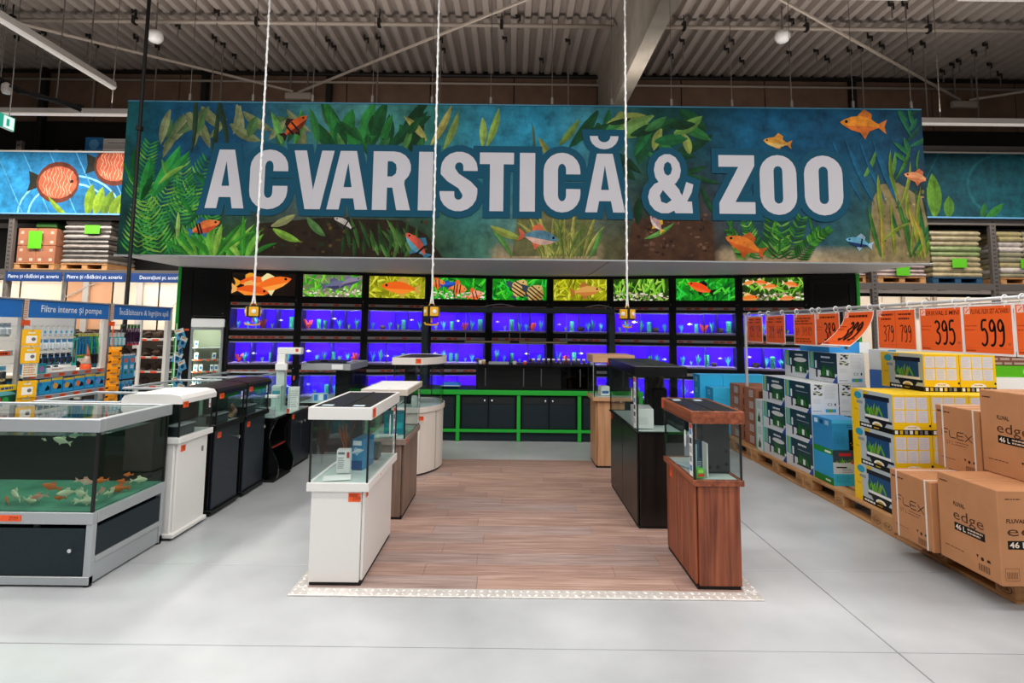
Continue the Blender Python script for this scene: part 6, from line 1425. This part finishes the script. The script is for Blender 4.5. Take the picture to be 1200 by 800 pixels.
shelf(5.53, 6.64, 1.06, .02, 6); shelf(5.53, 6.64, .845, .05, 6); shelf(5.53, 6.64, .56, .06, 6); shelf(4.36, 5.47, 1.30, -.05, 5); shelf(4.36, 5.47, .78, .02, 5)
# blue filter boxes on the lower shelf
def fbox(c): return lambda p, w_, h: (p.rect(0, 0, w_, h, '2c9ad0'), p.rect(0, h * .84, w_, h, 'd8b83a'), p.rect(0, 0, w_, h * .08, '1c6a9c'), p.disc(w_ * .35, h * .5, w_ * .22, c), p.poly([(w_ * .5, h * .25), (w_ * .95, h * .3), (w_ * .9, h * .5), (w_ * .72, h * .6), (w_ * .6, h * .45)], '101418'), p.rect(0, h * .6, w_ * .2, h * .8, '2470b4'))
def gbox(name, lab, y, z, w_, h, dp, m, draw, x=None, cat='box', group=None):
    """Box on the gondola, its print facing the aisle; origin at its near bottom front edge."""
    t = thing(name, lab, cat, (GX_ if x is None else x, y, z), 0, group); bx('carton', m, t, -dp, 0, 0, w_, .001, h, .003, False)
    p = Pr((0, 0, 0), (0, 1, 0), (0, 0, 1)); draw(p, w_, h); p.build('printed_face', PRINT, t, False); return t
FB = mat('filter_box_blue', '2c8ac4', .4)
for k, (c, nm) in enumerate((('2c9ad0', 'plain blue'), ('30a0d4', 'light blue'), ('e0a030', 'amber-dot'), ('e0a030', 'gold-dot'), ('e87a2a', 'orange-dot'), ('d87a78', 'pink-dot'), ('7a90d8', 'lilac-dot'))):
    gbox('filter_box', '%s blue filter carton, number %s along the shelf under the pump packs' % (nm, ('one', 'two', 'three', 'four', 'five', 'six', 'seven')[k]), 5.57 + k * .152, .846, .138, .15 + .006 * (k % 3), .2, FB, fbox(c), GX_ + .03, group='blue filter cartons')
lo = None
for k in range(8):
    o = gbox('filter_box', 'small teal filter carton on the low shelf below the blue cartons', 5.56 + k * .135, .561, .12, .14, .2, FB, lambda p, w_, h: (p.rect(0, 0, w_, h, '2a8a9c'), p.rect(0, h * .7, w_, h * .9, '1c5a70')), GX_ + .03, group='teal filter cartons') if lo is None else dup(lo, (GX_ + .03, 5.56 + k * .135, .561)); lo = lo or o
for k in range(2): gbox('filter_box', '%s teal and purple carton on the upper shelf by the yellow packs' % ('first', 'second')[k], 5.60 + k * .115, 1.061, .105, .1, .12, FB, lambda p, w_, h: (p.rect(0, 0, w_, h, '1f8f9a'), p.disc(w_ * .5, h * .45, w_ * .3, '9a6aa8')), GX_ + .0)
gbox('white_tray', 'long white tray box on the upper shelf in the pump bay', 5.85, 1.061, .38, .05, .2, WHITE2, lambda p, w_, h: p.lines(.05, .02, .2, .04, 1, 'c08a5a', 3), GX_ - .0)
# hanging packs: prototype per look, copied along the hooks
HOOK = mat('hook_steel', 'b0b2b4', .3, .7)
def pack(draw, w_, h, back='e8ecee', blister=None, dp=.03):
    t = thing('hanging_pack', '', 'pack', (0, 0, 0)); bx('backing_card', mat('pack_' + back, back, .45), t, -.004, 0, -w_ / 2, w_ / 2, -h, 0, .001, False)
    p = Pr((0, -w_ / 2, -h), (0, 1, 0), (0, 0, 1)); draw(p, w_, h); p.build('printed_card', PRINT, t, False)
    if blister: bx('blister', mat('blister_' + blister, blister, .25), t, .001, dp, -w_ * .3, w_ * .3, -h * .85, -h * .35, .008, False)
    MB().tube([(-.30, 0, -.012), (.03, 0, -.012), (.035, 0, .0)], .003, 5).build('peg_hook', HOOK, t, False)
    return t
def simple(c1, c2, c3): return lambda p, w_, h: (p.rect(0, 0, w_, h, c1), p.rect(0, h * .72, w_, h, c2), p.disc(w_ * .5, h * .4, w_ * .26, c3), p.lines(w_ * .1, h * .06, w_ * .9, h * .2, 2, '6a727a', 3))
PK = {}
def hang(key, make, lab, y, z, x, group):
    if key not in PK: PK[key] = make(); o = PK[key]
    else: o = dup(PK[key])
    o.location = (x, y, z); tag(o, lab, 'pack', group); return o
rows = [(1.545, ('white card pack with blue figure', 'e8ecee', simple('e4e8ec', 'e8e4dc', '5ab0d0'), None), 'top', 8), (1.40, ('white and blue pump pack', 'e8ecee', simple('e8ecee', '3a8ac0', 'e0a078'), 'd0dce0'), 'second', 7), (1.255, ('dark blue pump pack', '2a5a8a', simple('2a5f96', '1c2c3c', 'd8705a'), '20282e'), 'third', 7), (1.17, ('teal and white pump pack', 'e0e8ea', simple('dfe8ea', '2a8a9c', 'c86a54'), '28343a'), 'lowest', 5)]
for z, (nm, bk, dr, bl), rn, n in rows:
    for k in range(n):
        y = 5.68 + k * (.50 if n < 6 else .56) / n
        if rn == 'lowest' and k > 3: continue
        hang(nm, lambda: pack(dr, .062, .12, bk, bl), '%s, %s hooks, pump bay' % (nm, rn), y, z, GX_ - .04, '%ss in the %s hook row' % (nm, rn))
for k in range(3): hang('goldp', lambda: pack(simple('e8dcc0', '5a7a2a', '3a3020'), .06, .13, 'e8dcc0', '6a5a30'), 'cream pack with dark green print beside the blue tubes', 6.24 + k * .05, 1.46 - .03 * (k % 2), GX_ - .06, 'cream packs beside the tubes')
hang('tealp', lambda: pack(lambda p, w_, h: (p.rect(0, 0, w_, h, '2fb0a8'), p.rect(w_ * .3, h * .1, w_ * .7, h * .9, '5a3a3a'), p.rect(w_ * .4, h * .3, w_ * .6, h * .6, 'e06a4a')), .065, .30, '2fb0a8'), 'tall teal pack with a dark window beside the blue tubes', 6.21, 1.41, GX_ - .02, None)
for k in range(7):
    c = ('1f6a98', '1f6a98', '1c7090', '1f6a98', '2aa04a', '1f5a98', '2aa04a')[k]
    def tubes(c=c): return pack(lambda p, w_, h: (p.rect(0, 0, w_, h, c), p.rect(0, h * .88, w_, h, 'd8d030'), p.rect(0, 0, w_, h * .1, '2a9a3a'), p.rect(0, h * .1, w_, h * .14, 'd8b820'), p.rect(w_ * .4, h * .2, w_ * .6, h * .8, '3a94c0')), .038, .27, c, c, .02)
    hang('tube' + c, tubes, 'long %s tube pack hanging in the pump bay' % ('blue' if c[:2] != '2a' else 'green'), 6.28 + k * .044, 1.455, GX_ - .03, 'long %s tubes in the pump bay' % ('blue' if c[:2] != '2a' else 'green'))
for k in range(4): hang('navyp', lambda: pack(simple('2a9ac8', '1c2c4a', '40302c'), .05, .22, '2a9ac8', '14181c'), 'blue and black pack on the shelf end behind the orange cone', 6.47 + k * .04, 1.30, GX_ - .04, 'blue and black packs behind the cone')
t = thing('cone_ornament', 'orange-tipped white cone figure standing on the pump bay shelf', 'ornament', (GX_ - .02, 6.40, 1.061)); MB().lathe([(.055, 0), (.055, .03), (.045, .06)], (GX_ - .03, 6.40, 1.061), 14).build('cone_base', ORANGE, t)
MB().lathe([(.048, .06), (.04, .12), (.03, .15)], (GX_ - .03, 6.40, 1.061), 14).build('cone_body', mat('cone_white', 'e8e4d8', .5, col2='d88a6a', scale=20), t, smooth=True); MB().lathe([(.036, .15), (.022, .21), (.006, .275)], (GX_ - .03, 6.40, 1.061), 14).build('cone_tip', mat('cone_orange', 'ec7a50', .5), t, smooth=True)
# yellow clip-strip packs at the first upright, orange ones at the second, blue-white at the end
def ypack(): return pack(lambda p, w_, h: (p.rect(0, 0, w_, h, 'f0b41e'), p.rect(w_ * .22, h * .15, w_ * .8, h * .62, 'f0ece4'), p.disc(w_ * .62, h * .4, w_ * .12, '6a6a70'), p.rect(w_ * .3, h * .75, w_ * .7, h * .85, 'e8dcc0')), .15, .155, 'f0b41e', None)
for k, (z, y, x) in enumerate(((1.50, 5.53, .07), (1.335, 5.51, .09), (1.02, 5.46, .13), (.88, 5.48, .11), (.80, 5.5, .10))): o = hang('ypack', ypack, 'yellow pack with white window, number %s down the first clip strip' % ('one', 'two', 'three', 'four', 'five')[k], y, z, GX_ + x, 'yellow clip strip packs'); o.rotation_euler = (0, 0, -.5)
hang('gpack', lambda: pack(lambda p, w_, h: (p.rect(0, 0, w_, h, 'e0d8c8'), p.lines(.01, .01, w_ - .01, h - .01, 5, 'c88a3a', 3, .5)), .12, .13, 'e0d8c8'), 'cream and gold pack between the yellow clip strip packs', 5.52, 1.18, GX_ + .09, None).rotation_euler = (0, 0, -.5)
def opack(): return pack(lambda p, w_, h: (p.rect(0, 0, w_, h, 'f09a1a'), p.poly([(0, h * .3), (w_, h * .55), (w_, h * .7), (0, h * .45)], '1a1410'), p.rect(w_ * .2, h * .75, w_ * .9, h * .92, 'f0c05a')), .13, .13, 'f09a1a', 'e08a18')
for k in range(7): o = hang('opack', opack, 'orange bag, number %s down the clip strip between the two signs' % ('one', 'two', 'three', 'four', 'five', 'six', 'seven')[k], 6.70 - .008 * k, 1.30 - k * .098, GX_ + .08 + .004 * k, 'orange clip strip bags'); o.rotation_euler = (0, 0, -.7 + .2 * (k % 2))
def wpack(): return pack(lambda p, w_, h: (p.rect(0, 0, w_, h, '5aa8d0'), p.rect(0, h * .6, w_, h, 'e8e8e0'), p.disc(w_ * .5, h * .4, w_ * .25, '204a6a'), p.rect(w_ * .1, h * .8, w_ * .6, h * .92, 'e8a02a')), .12, .14, '5aa8d0', None)
for k in range(8): o = hang('wpack', wpack, 'blue and white bag, number %s down the clip strip at the shelf end' % ('one', 'two', 'three', 'four', 'five', 'six', 'seven', 'eight')[k], 7.93 + .05 * (k % 2), 1.50 - k * .108, GX_ + .09 + .03 * ((k * 2) % 3), 'blue and white clip strip bags'); o.rotation_euler = (.35 * (-1) ** k, 0, -.6 + .35 * (k % 3))
MB().tube([(GX_ + .06, 7.93, 1.58), (GX_ + .06, 7.93, .6)], .006, 5).build('clip_strip', WHITE2, gd); MB().tube([(GX_ + .04, 6.69, 1.58), (GX_ + .06, 6.69, .5)], .006, 5).build('clip_strip', ORANGE, gd)
# heater bay
for k in range(6): hang('purp', lambda: pack(lambda p, w_, h: (p.rect(0, 0, w_, h, '5a2a5a'), p.rect(0, h * .85, w_, h, '3a8a3a'), p.rect(w_ * .35, h * .1, w_ * .65, h * .8, 'c8b0c0'), p.rect(0, 0, w_, h * .08, 'c83a3a')), .05, .26, '5a2a5a', '2a1a2a', .02), 'long purple heater pack in the top row of the heater bay', 6.98 + k * .062, 1.56, GX_ - .05, 'long purple heater packs')
for k in range(4): hang('cyanp', lambda: pack(simple('4ac0d0', 'e8e4e0', 'c84a4a'), .06, .18, '4ac0d0', 'b8d8dc'), 'cyan and white pack near the sign post, heater bay', 6.75 + k * .07, 1.46, GX_ - .02, 'cyan heater packs')
for k in range(4): hang('bluep%d' % (k // 2), lambda: pack(lambda p, w_, h: (p.rect(0, 0, w_, h, '3a9ac8'), p.disc(w_ * .5, h * .74, w_ * .32, ('f0a02a', 'e86a5a')[k // 2]), p.disc(w_ * .5, h * .25, w_ * .2, '2a6a3a'), p.rect(w_ * .2, h * .4, w_ * .8, h * .55, 'c8e0e8'), p.rect(0, h * .93, w_, h, 'e8e0d8')), .1, .30, '3a9ac8', None), 'large blue pack with %s disc in the heater bay' % ('an amber' if k < 2 else 'a coral'), 6.80 + k * .112, 1.20, GX_ - .0, 'large blue packs with %s disc' % ('amber' if k < 2 else 'coral'))
for k in range(6): hang('thinp', lambda: pack(lambda p, w_, h: (p.rect(0, 0, w_, h, '2a84b8'), p.rect(w_ * .4, 0, w_ * .7, h * .7, '1a2a3a'), p.rect(0, h * .85, w_, h, '5ab0d8')), .055, .28, '2a84b8', '18242c', .02), 'thin blue heater pack in the lowest row of the heater bay', 6.78 + k * .072, .88, GX_ + .0, 'thin blue heater packs')
gbox('white_box', 'small blue and white carton at the foot of the heater bay', 7.22, .62, .1, .14, .1, FB, lambda p, w_, h: (p.rect(0, 0, w_, h, '3a9ac8'), p.rect(w_ * .2, h * .4, w_ * .8, h * .8, 'e0e8ec'))).location.z = .161
# bay at the frame edge
gbox('yellow_box', 'large yellow and green carton on the shelf at the frame edge', 5.2, .781, .27, .2, .2, mat('box_yellow', 'e8c820', .4), lambda p, w_, h: (p.rect(0, 0, w_, h, '1c5a3c'), p.rect(0, h * .75, w_, h, 'e8d020'), p.lines(w_ * .1, h * .8, w_ * .9, h * .95, 1, '1a3a8a', 3, .7), p.poly(arc(w_ * .5, h * .55, w_ * .5, h * .2, 0, 180, 8), '6ab8c0'), p.disc(w_ * .3, h * .35, w_ * .14, 'c83a3a'), p.disc(w_ * .6, h * .3, w_ * .14, '3aa04a')), GX_ + .02)
p = Pr((GX_ - .043, 5.0, 1.25), (0, 1, 0), (0, 0, 1)); p.rect(.1, .008, .44, .042, 'e8582a'); p.lines(.28, .012, .42, .038, 1, '5a1a08', 4, .7); p.build('price_labels', PRINT, gd)
for k in range(5): hang('greyp', lambda: pack(simple('c8d0d4', '8a9aa4', 'c07a6a'), .08, .13, 'c8d0d4', 'aab4b8'), 'grey-white pack hanging in the shelf bay at the frame edge', 5.10 + k * .075, 1.56, GX_ - .06, 'grey-white packs at the frame edge')
for k in range(3): hang('mixp', lambda: pack(simple('e0dcd8', '4a9ab8', 'e07a4a'), .09, .14, 'e0dcd8', '303438'), 'white pack with orange print below the red price label', 5.14 + k * .11, 1.16, GX_ - .04, 'white packs under the red price label')
# black pole by the gondola
q = at(160, 200, Y=7.0); tag(MB().tube([(q.x, 7.0, 0.0), (q.x, 7.0, 7.6)], .022, 8).box(q.x - .03, q.x + .03, 6.97, 7.03, 4.0, 4.06).build('power_pole', RUBBER), 'thin black vertical pole in front of the banner end, behind the blue shelf signs', 'pole')

# ================================================================ PALLET RACKS BEHIND
RACK = mat('rack_steel', '6c6663', .5, .4); HOLE = mat('rack_hole', '1a1816', .8)
def upright(t, x, y, z1, w_=.08):
    u = bx('rack_upright', RACK, t, x - w_ / 2, x + w_ / 2, y, y + .08, 0, z1, .004); m = MB(); z = .1
    while z < z1: m.box(x - .02, x - .006, y - .002, y, z, z + .03).box(x + .006, x + .02, y - .002, y, z, z + .03); z += .075
    m.build('slot', HOLE, u, kind='stuff')
RY = 10.5
lr = thing('pallet_rack', 'steel pallet rack behind the shop shelf holding cartons and sacks on pallets', 'rack', (-8.6, RY, 0))
upright(lr, -9.36, RY, 5.0, .1); upright(lr, -6.0, RY, 5.0, .1); upright(lr, -12.0, RY, 5.0, .1)
for z in (2.46, 3.5, 4.72): bx('rack_beam', RACK, lr, -12, -6, RY + .005, RY + .05, z, z + .1, .004); bx('rack_beam', RACK, lr, -12, -6, RY + 1.05, RY + 1.1, z, z + .1, .004)
for x in (-11, -10, -9, -8, -7): bx('deck_bar', RACK, lr, x - .04, x + .04, RY + .05, RY + 1.05, 2.5, 2.555, .003)
for k in range(7): bx('rear_panel', CREAM if k not in (3,) else mat('tan_panel', 'e8b088', .6), lr, -12 + k * .95, -11.01 + k * .95, RY + 1.16, RY + 1.18, 1.45, 2.44, .004)
bx('rear_board', DARKW, lr, -12, -5.4, RY + 1.16, RY + 1.2, 2.46, 5.0, 0); bx('top_deck', DARKW, lr, -12, -6, RY + .05, RY + 1.1, 4.82, 4.84, 0)
for x in (-8.26, -7.1, -6.05, -9.33): bx('shelf_post', STEEL, lr, x - .025, x + .025, RY - .04, RY - .005, 0, 2.45, .003)
for x0, dx, n in ((-8.7, .02, 1), (-7.6, .02, 1)): bx('rear_post', mat('post_white', 'c8c4c0', .5), lr, x0 - .06, x0 + .06, RY + 1.1, RY + 1.15, .05, 2.44, .003)
for a, b in (((-9.1, 2.1), (-8.5, 2.4)), ((-6.9, 1.95), (-6.2, 2.42))): MB().tube([(a[0], RY + 1.1, a[1]), (b[0], RY + 1.1, b[1])], .012, 5).build('diagonal_brace', mat('post_white', 'c8c4c0', .5), lr)
for a, b, tx in ((-9.32, -8.29, 'Pietre \u0219i r\u0103d\u0103cini pt. acvariu'), (-8.24, -7.12, 'Pietre \u0219i r\u0103d\u0103cini pt. acvariu'), (-7.07, -5.9, 'Decora\u021biuni pt. acvarii')):
    s = bx('shelf_sign', mat('sign_navy', '1c3f7c', .5), lr, a, b, RY - .065, RY - .045, 2.33, 2.50, .003); p = Pr((a, RY - .065, 2.33), (1, 0, 0), (0, 0, 1)); p.text(tx, (b - a) / 2, .06, .066, 'd4dce8', (b - a) * .9 if 'P' in tx else (b - a) * .62, .01, 'c'); p.build('sign_print', PRINT, s)
bx('shelf_back', mat('shelf_back_brown', '2c2019', .8), lr, -12, -5.35, RY + 1.16, RY + 1.18, .05, 1.449, 0)
area('shelf_fill_light', (-8.6, RY + .25, 2.43), (6.0, .08), 40, (1.0, .92, .82), (.75, 0, 0))  # added fill light under the beam, brightens the cream rear panels
stone = None; R = random.Random(12); nm = 0
for z, rn in ((1.30, 'top'), (.98, 'second'), (.72, 'third'), (.46, 'lowest')):
    bx('stone_shelf', mat('shelf_grey', 'b8b4ae', .5), lr, -8.2, -6.1, RY - .03, RY + .5, z - .03, z, .002); p = Pr((-8.2, RY - .03, z - .035), (1, 0, 0), (0, 0, 1))
    for k in range(9): p.rect(.1 + k * .22, 0, .22 + k * .22, .035, 'd04a2c')
    p.build('price_labels', PRINT, lr)
    for k in range(9):
        if stone is None:
            bm_ = bmesh.new(); bmesh.ops.create_icosphere(bm_, subdivisions=2, radius=.11)
            for v in bm_.verts: v.co *= R.uniform(.7, 1.2); v.co.z *= .8
            stone = MB().bm(bm_).build('decor_stone', mat('decor_stone', '4a3424', .9, col2='18110c', scale=14, bump=.3), None, False); o = stone
        else: o = dup(stone)
        o.location = (-8.05 + k * .22, RY + .12, z + .07); o.rotation_euler = (R.uniform(0, 1), 0, R.uniform(0, 6)); s = R.uniform(.7, 1.0); o.scale = (s, s, s); tag(o, 'dark brown stone on the %s shelf behind the heater bay' % rn, 'stone', 'stones on the %s rear shelf' % rn)
def load(name, lab, x0, x1, y, z, n, hz, cols, sign, blue=False, split=1, wob=.02, cat='goods', seed=1):
    """Pallet with a stack of pillow-like sacks and a green sheet."""
    t = thing(name, lab, cat, ((x0 + x1) / 2, y + .4, z)); R = random.Random(seed); pm = mat('pallet_blue', '1c4a6a', .7) if blue else PALLET
    for a, b in ((0, .02), (.1, .12)): bx('pallet_board', pm, t, x0, x1, y, y + .8, z + a, z + b, .003)
    for f in (0, .45, .88): bx('pallet_block', pm, t, x0 + (x1 - x0) * f, x0 + (x1 - x0) * f + (x1 - x0) * .12, y + .01, y + .79, z + .02, z + .1, .003)
    for k in range(n):
        for q in range(split):
            a = x0 + (x1 - x0) * q / split + R.uniform(-wob, wob); b = x0 + (x1 - x0) * (q + 1) / split + R.uniform(-wob, wob); zz = z + .12 + k * hz; h = hz * .98; c = .032
            m = MB(); yy = y + R.uniform(0, wob); vs = []
            for lv, ins in ((0, c), (.25, .008), (.5, 0), (.75, .008), (1, c)): vs += [(a + ins, yy + ins, zz + h * lv), (b - ins, yy + ins, zz + h * lv), (b - ins, yy + .78 - ins, zz + h * lv), (a + ins, yy + .78 - ins, zz + h * lv)]
            m.add(vs, [(l * 4 + i, l * 4 + (i + 1) % 4, l * 4 + 4 + (i + 1) % 4, l * 4 + 4 + i) for l in range(4) for i in range(4)] + [(3, 2, 1, 0), (16, 17, 18, 19)]); m.build('sack', R.choice(cols), t)
    if sign: bx('green_sheet', mat('green_sheet', '5ab81e', .5), t, sign[0], sign[1], y - .035, y - .03, sign[2], sign[3], 0)
    return t
SKG = [mat('sack_%s' % c, c, .35, var=.25, scale=9, bump=.2) for c in ('6e6660', '57524e', '827a74')]; SKT = [mat('sack_%s' % c, c, .35, var=.25, scale=9, bump=.2) for c in ('a89a78', '94886a', 'b8a888', '7c8a5a')]; SKP = [mat('sack_%s' % c, c, .35, var=.25, scale=9, bump=.2) for c in ('8a7470', '7a6664', '9c8884')]; SKW = [mat('sack_%s' % c, c, .35, var=.2, scale=9, bump=.2) for c in ('b0a8a4', 'a0946c', 'c4bab4', '8a8670')]
load('wrapped_pallet', 'pallet of grey shrink-wrapped sacks with a green sheet beside the banner end', -8.42, -7.56, RY + .06, 2.56, 9, .092, SKG, (-8.0, -7.72, 3.24, 3.4), wob=.03, seed=3)
t = thing('wrapped_cartons', 'pallet of brown printed cartons with a green sheet on the rack at the far left', 'goods', (-8.95, RY + .45, 2.56)); bx('pallet_board', PALLET, t, -9.3, -8.55, RY + .06, RY + .86, 2.56, 2.58, .003); bx('pallet_board', PALLET, t, -9.3, -8.55, RY + .06, RY + .86, 2.66, 2.68, .003)
for f in (-9.3, -8.98, -8.65): bx('pallet_block', PALLET, t, f, f + .1, RY + .07, RY + .85, 2.58, 2.66, .003)
for i in range(2):
    for j in range(2):
        c = bx('carton', CARD2, t, -9.28 + .36 * i, -8.925 + .36 * i, RY + .08, RY + .8, 2.682 + .33 * j, 3.008 + .33 * j, .008); p = Pr((-9.28 + .36 * i, RY + .08, 2.682 + .33 * j), (1, 0, 0), (0, 0, 1))
        for a in (.05, .25): p.rect(a, .04, a + .06, .09, 'c8b4a4'); p.rect(a, .22, a + .06, .27, 'b8a494')
        p.build('carton_print', PRINT, c)
bx('green_sheet', mat('green_sheet', '5ab81e', .5), t, -9.05, -8.8, RY + .04, RY + .045, 2.95, 3.28, 0); bx('wrap_top', mat('green_wrap', '2c5a24', .4), t, -9.0, -8.6, RY + .1, RY + .8, 3.344, 3.46, .03)
for (x0, x1, h, c, lab) in ((-8.18, -7.85, .27, 'blue_box_top', 'blue printed carton on top of the discus fish banner rack'), (-7.84, -7.36, .25, 'white_box_top', 'white carton on top of the discus fish banner rack')):
    carton('storage_carton', lab, x0, RY + .1, 4.841, x1 - x0, .4, h, mat(c, '3a7ab0' if 'blue' in c else 'c8c4c2', .5), None, (lambda p, w_, h: (p.rect(0, 0, w_, h, '2a6aa0'), p.disc(w_ * .5, h * .5, w_ * .3, '5a9ac8'))) if 'blue' in c else (lambda p, w_, h: p.lines(w_ * .2, h * .6, w_ * .9, h * .75, 1, '8a7a70', 4)))
m = MB(); R = random.Random(3)
tag(MB().tube([(-9.0 + .12 * k, RY + .3, 4.87 + .03 * sin(k * 1.7)) for k in range(10)], .03, 6).build('wrap_roll', mat('film_grey', 'a09890', .4)), 'loose roll of film lying on the rack above the discus fish', 'film')
# rack banners
def rackbanner(lab, x0, x1, z0, z1, fn):
    t = thing('rack_banner', lab, 'banner', ((x0 + x1) / 2, RY - .07, z0)); bx('fabric', mat('banner_cloth', '123f55', .8), t, x0, x1, RY - .07, RY - .06, z0, z1, 0); bx('top_bar', mat('bar_white', 'c8c4c0', .5), t, x0, x1, RY - .08, RY - .055, z1, z1 + .03, .003); bx('bottom_bar', mat('bar_blue', '5a94c0', .5), t, x0, x1, RY - .08, RY - .055, z0 - .03, z0, .003)
    p = Pr((x0, RY - .07, z0), (1, 0, 0), (0, 0, 1)); p.clip = (0, 0, x1 - x0, z1 - z0); fn(p, x1 - x0, z1 - z0); p.build('printed_artwork', SHEET, t)
def lb(p, w_, h):
    p.grid(0, 0, w_, h, 30, 8, lambda a, b: tuple(x * (.8 + .3 * abs(sin(9 * a + 4 * b))) for x in lerp(S('2a8ac0'), S('0f4a7a'), a)))
    for cx, cy, r in ((-.1, .9, .45), (1.75, .0, .95), (1.75, .0, .75)): p.stroke(arc(cx, cy, r, r * .75, 0, 180, 18), .035, '7ab8d8')
    for k in range(5): p.stroke([(w_ * .1 + k * .5, h), (w_ * .3 + k * .5, 0)], .02, '4a9ac8')
    def discus(u, v, r):
        p.poly([(u - r * .85, v + r * .3), (u - r * 1.55, v + r * .6), (u - r * 1.45, v), (u - r * 1.55, v - r * .5), (u - r * .8, v - r * .2)], '1c2018'); p.poly(arc(u, v, r * 1.12, r * 1.1, 0, 360, 18), '5a2a1c'); p.poly(arc(u, v, r, r * .86, 0, 360, 18), 'b4583c'); R = random.Random(5)
        for k in range(9):
            x = u - r * .7 + k * r * .17; hh = r * .8 * math.sqrt(max(.05, 1 - ((x - u) / r) ** 2)); p.stroke([(x + .03 * sin(q * 2.1 + k), v - hh + 2 * hh * q / 6) for q in range(7)], .009, 'dcb09a')
        p.disc(u + r * .72, v + .02, r * .09, '14100e')
    discus(1.5, .58, .36); discus(2.55, .92, .36); p.leaf(1.35, .3, .7, .1, -.9, '7a9a2a', .4)
    for k in range(5): p.leaf(2.1 + .14 * k, -.05, .62 - .05 * k, .2, 1.5 - .12 * k, ('6a8a1e', '7a9a24', '5a7a1c')[k % 3])
    for k in range(3): p.leaf(2.75 + .08 * k, -.05, .5, .12, 1.2, '5a7a1e')
rackbanner('blue rack banner with two red discus fish at the far left', -10.0, -7.05, 3.605, 4.76, lb)
def rb(p, w_, h):
    p.grid(0, 0, w_, h, 20, 6, lambda a, b: tuple(x * (.85 + .25 * abs(sin(7 * a + 3 * b))) for x in lerp(S('0e3c48'), S('12505c'), a)))
    p.stroke(arc(2.1, .6, .7, .6, 0, 360, 20), .05, '1a5a64'); p.stroke([(.25, 0), (.9, h)], .02, '1a5a66')
    for u, v, L, W, a, c in ((.75, -.02, .85, .28, 1.5, '5a8a2a'), (1.0, -.02, .42, .2, 1.4, '4a7a28'), (.3, .02, .4, .2, 2.0, '2a6a2a'), (1.7, -.02, .45, .14, .6, '2f7a34'), (1.62, -.02, .3, .12, 1.2, '2a6a30')): p.leaf(u, v, L, W, a, c, .2)
rackbanner('dark teal rack banner with green leaves right of the big banner', 7.1, 10.4, 3.72, 4.93, rb)
rr_ = thing('pallet_rack', 'steel pallet rack with sack pallets behind the price cards', 'rack', (8.5, RY, 0))
for x in (6.72, 8.98, 11.3): upright(rr_, x, RY, 5.0, .11)
for z in (2.36, 3.58, 4.98): bx('rack_beam', RACK, rr_, 5.9, 11.5, RY + .005, RY + .05, z, z + .12, .004); bx('rack_beam', RACK, rr_, 6.4, 11.5, RY + 1.05, RY + 1.1, z, z + .12, .004)
for x in (7, 7.6, 8.2, 8.7, 9.4, 10): bx('deck_bar', RACK, rr_, x - .04, x + .04, RY + .05, RY + 1.05, 2.42, 2.478, .003)
for k in range(6): bx('rear_panel', CREAM, rr_, 5.6 + k * 1.0, 6.59 + k * 1.0, RY + 1.16, RY + 1.18, .05, 2.30, .004)
bx('rack_beam', RACK, rr_, 6.72, 11.5, RY + .9, RY + .95, 1.98, 2.07, .004); bx('rear_board', DARKW, rr_, 6.3, 11.5, RY + 1.16, RY + 1.2, 2.4, 5.1, 0); bx('top_deck', DARKW, rr_, 6.3, 11.5, RY + .05, RY + 1.1, 5.1, 5.12, 0)
for x, z in ((8.0, 1.85), (8.65, 1.85)): bx('rear_post', mat('post_tan', 'b0a090', .5), rr_, x - .03, x + .03, RY + 1.1, RY + 1.15, 1.2, 2.3, .003)
MB().tube([(8.45, RY + 1.1, 2.28), (8.85, RY + 1.1, 1.9)], .014, 5).build('diagonal_brace', mat('post_tan', 'b0a090', .5), rr_); MB().tube([(6.1, RY + .9, 2.1), (6.6, RY + .9, 1.6)], .016, 5).build('diagonal_brace', DARKMETAL, rr_)
area('shelf_fill_light', (8.6, RY + .3, 2.33), (5.0, .08), 30, (1.0, .92, .82), (.75, 0, 0))  # fill light added here too, for this rack's rear panels
load('sack_pallet', 'tan sacks with a green sheet on a blue pallet, beside the big banner', 7.85, 8.78, RY + .06, 2.48, 9, .098, SKT, (8.2, 8.47, 2.78, 2.95), True, seed=5)
load('sack_pallet', 'pallet of dusky pink sacks with a green sheet, half hidden below the canopy end', 6.82, 7.72, RY + .06, 2.48, 5, .075, SKP, (7.15, 7.4, 2.62, 2.79), seed=8)
load('sack_pallet', 'pallet of white and olive sacks cut off by the frame edge', 9.12, 10.05, RY + .06, 2.48, 9, .098, SKW, (9.48, 9.7, 2.78, 2.95), seed=11, split=2)
load('sack_pallet', 'pallet of pale brown sacks low under the canopy end behind the green edge', 6.12, 6.6, RY + .06, 2.48, 2, .07, SKP, None, seed=12)

# ================================================================ alike neighbours told apart by their order along the row
def ordinal(n):
    o = ['', 'first', 'second', 'third', 'fourth', 'fifth', 'sixth', 'seventh', 'eighth', 'ninth', 'tenth', 'eleventh', 'twelfth', 'thirteenth', 'fourteenth', 'fifteenth', 'sixteenth', 'seventeenth', 'eighteenth', 'nineteenth', 'twentieth']
    return o[n] if n <= 20 else 'twenty-' + o[n - 20]
def scr(o):
    v = Vector(o.location) - Vector((0, 0, EYE)); return v.dot(RT) / v.dot(FW)
same = {}
for o in COL.objects:
    if o.get('label'): same.setdefault(o['label'], []).append(o)
for lab, os_ in same.items():
    if len(os_) > 1:
        for k, o in enumerate(sorted(os_, key=scr)): o['label'] = '%s, %s from the left' % (lab, ordinal(k + 1))
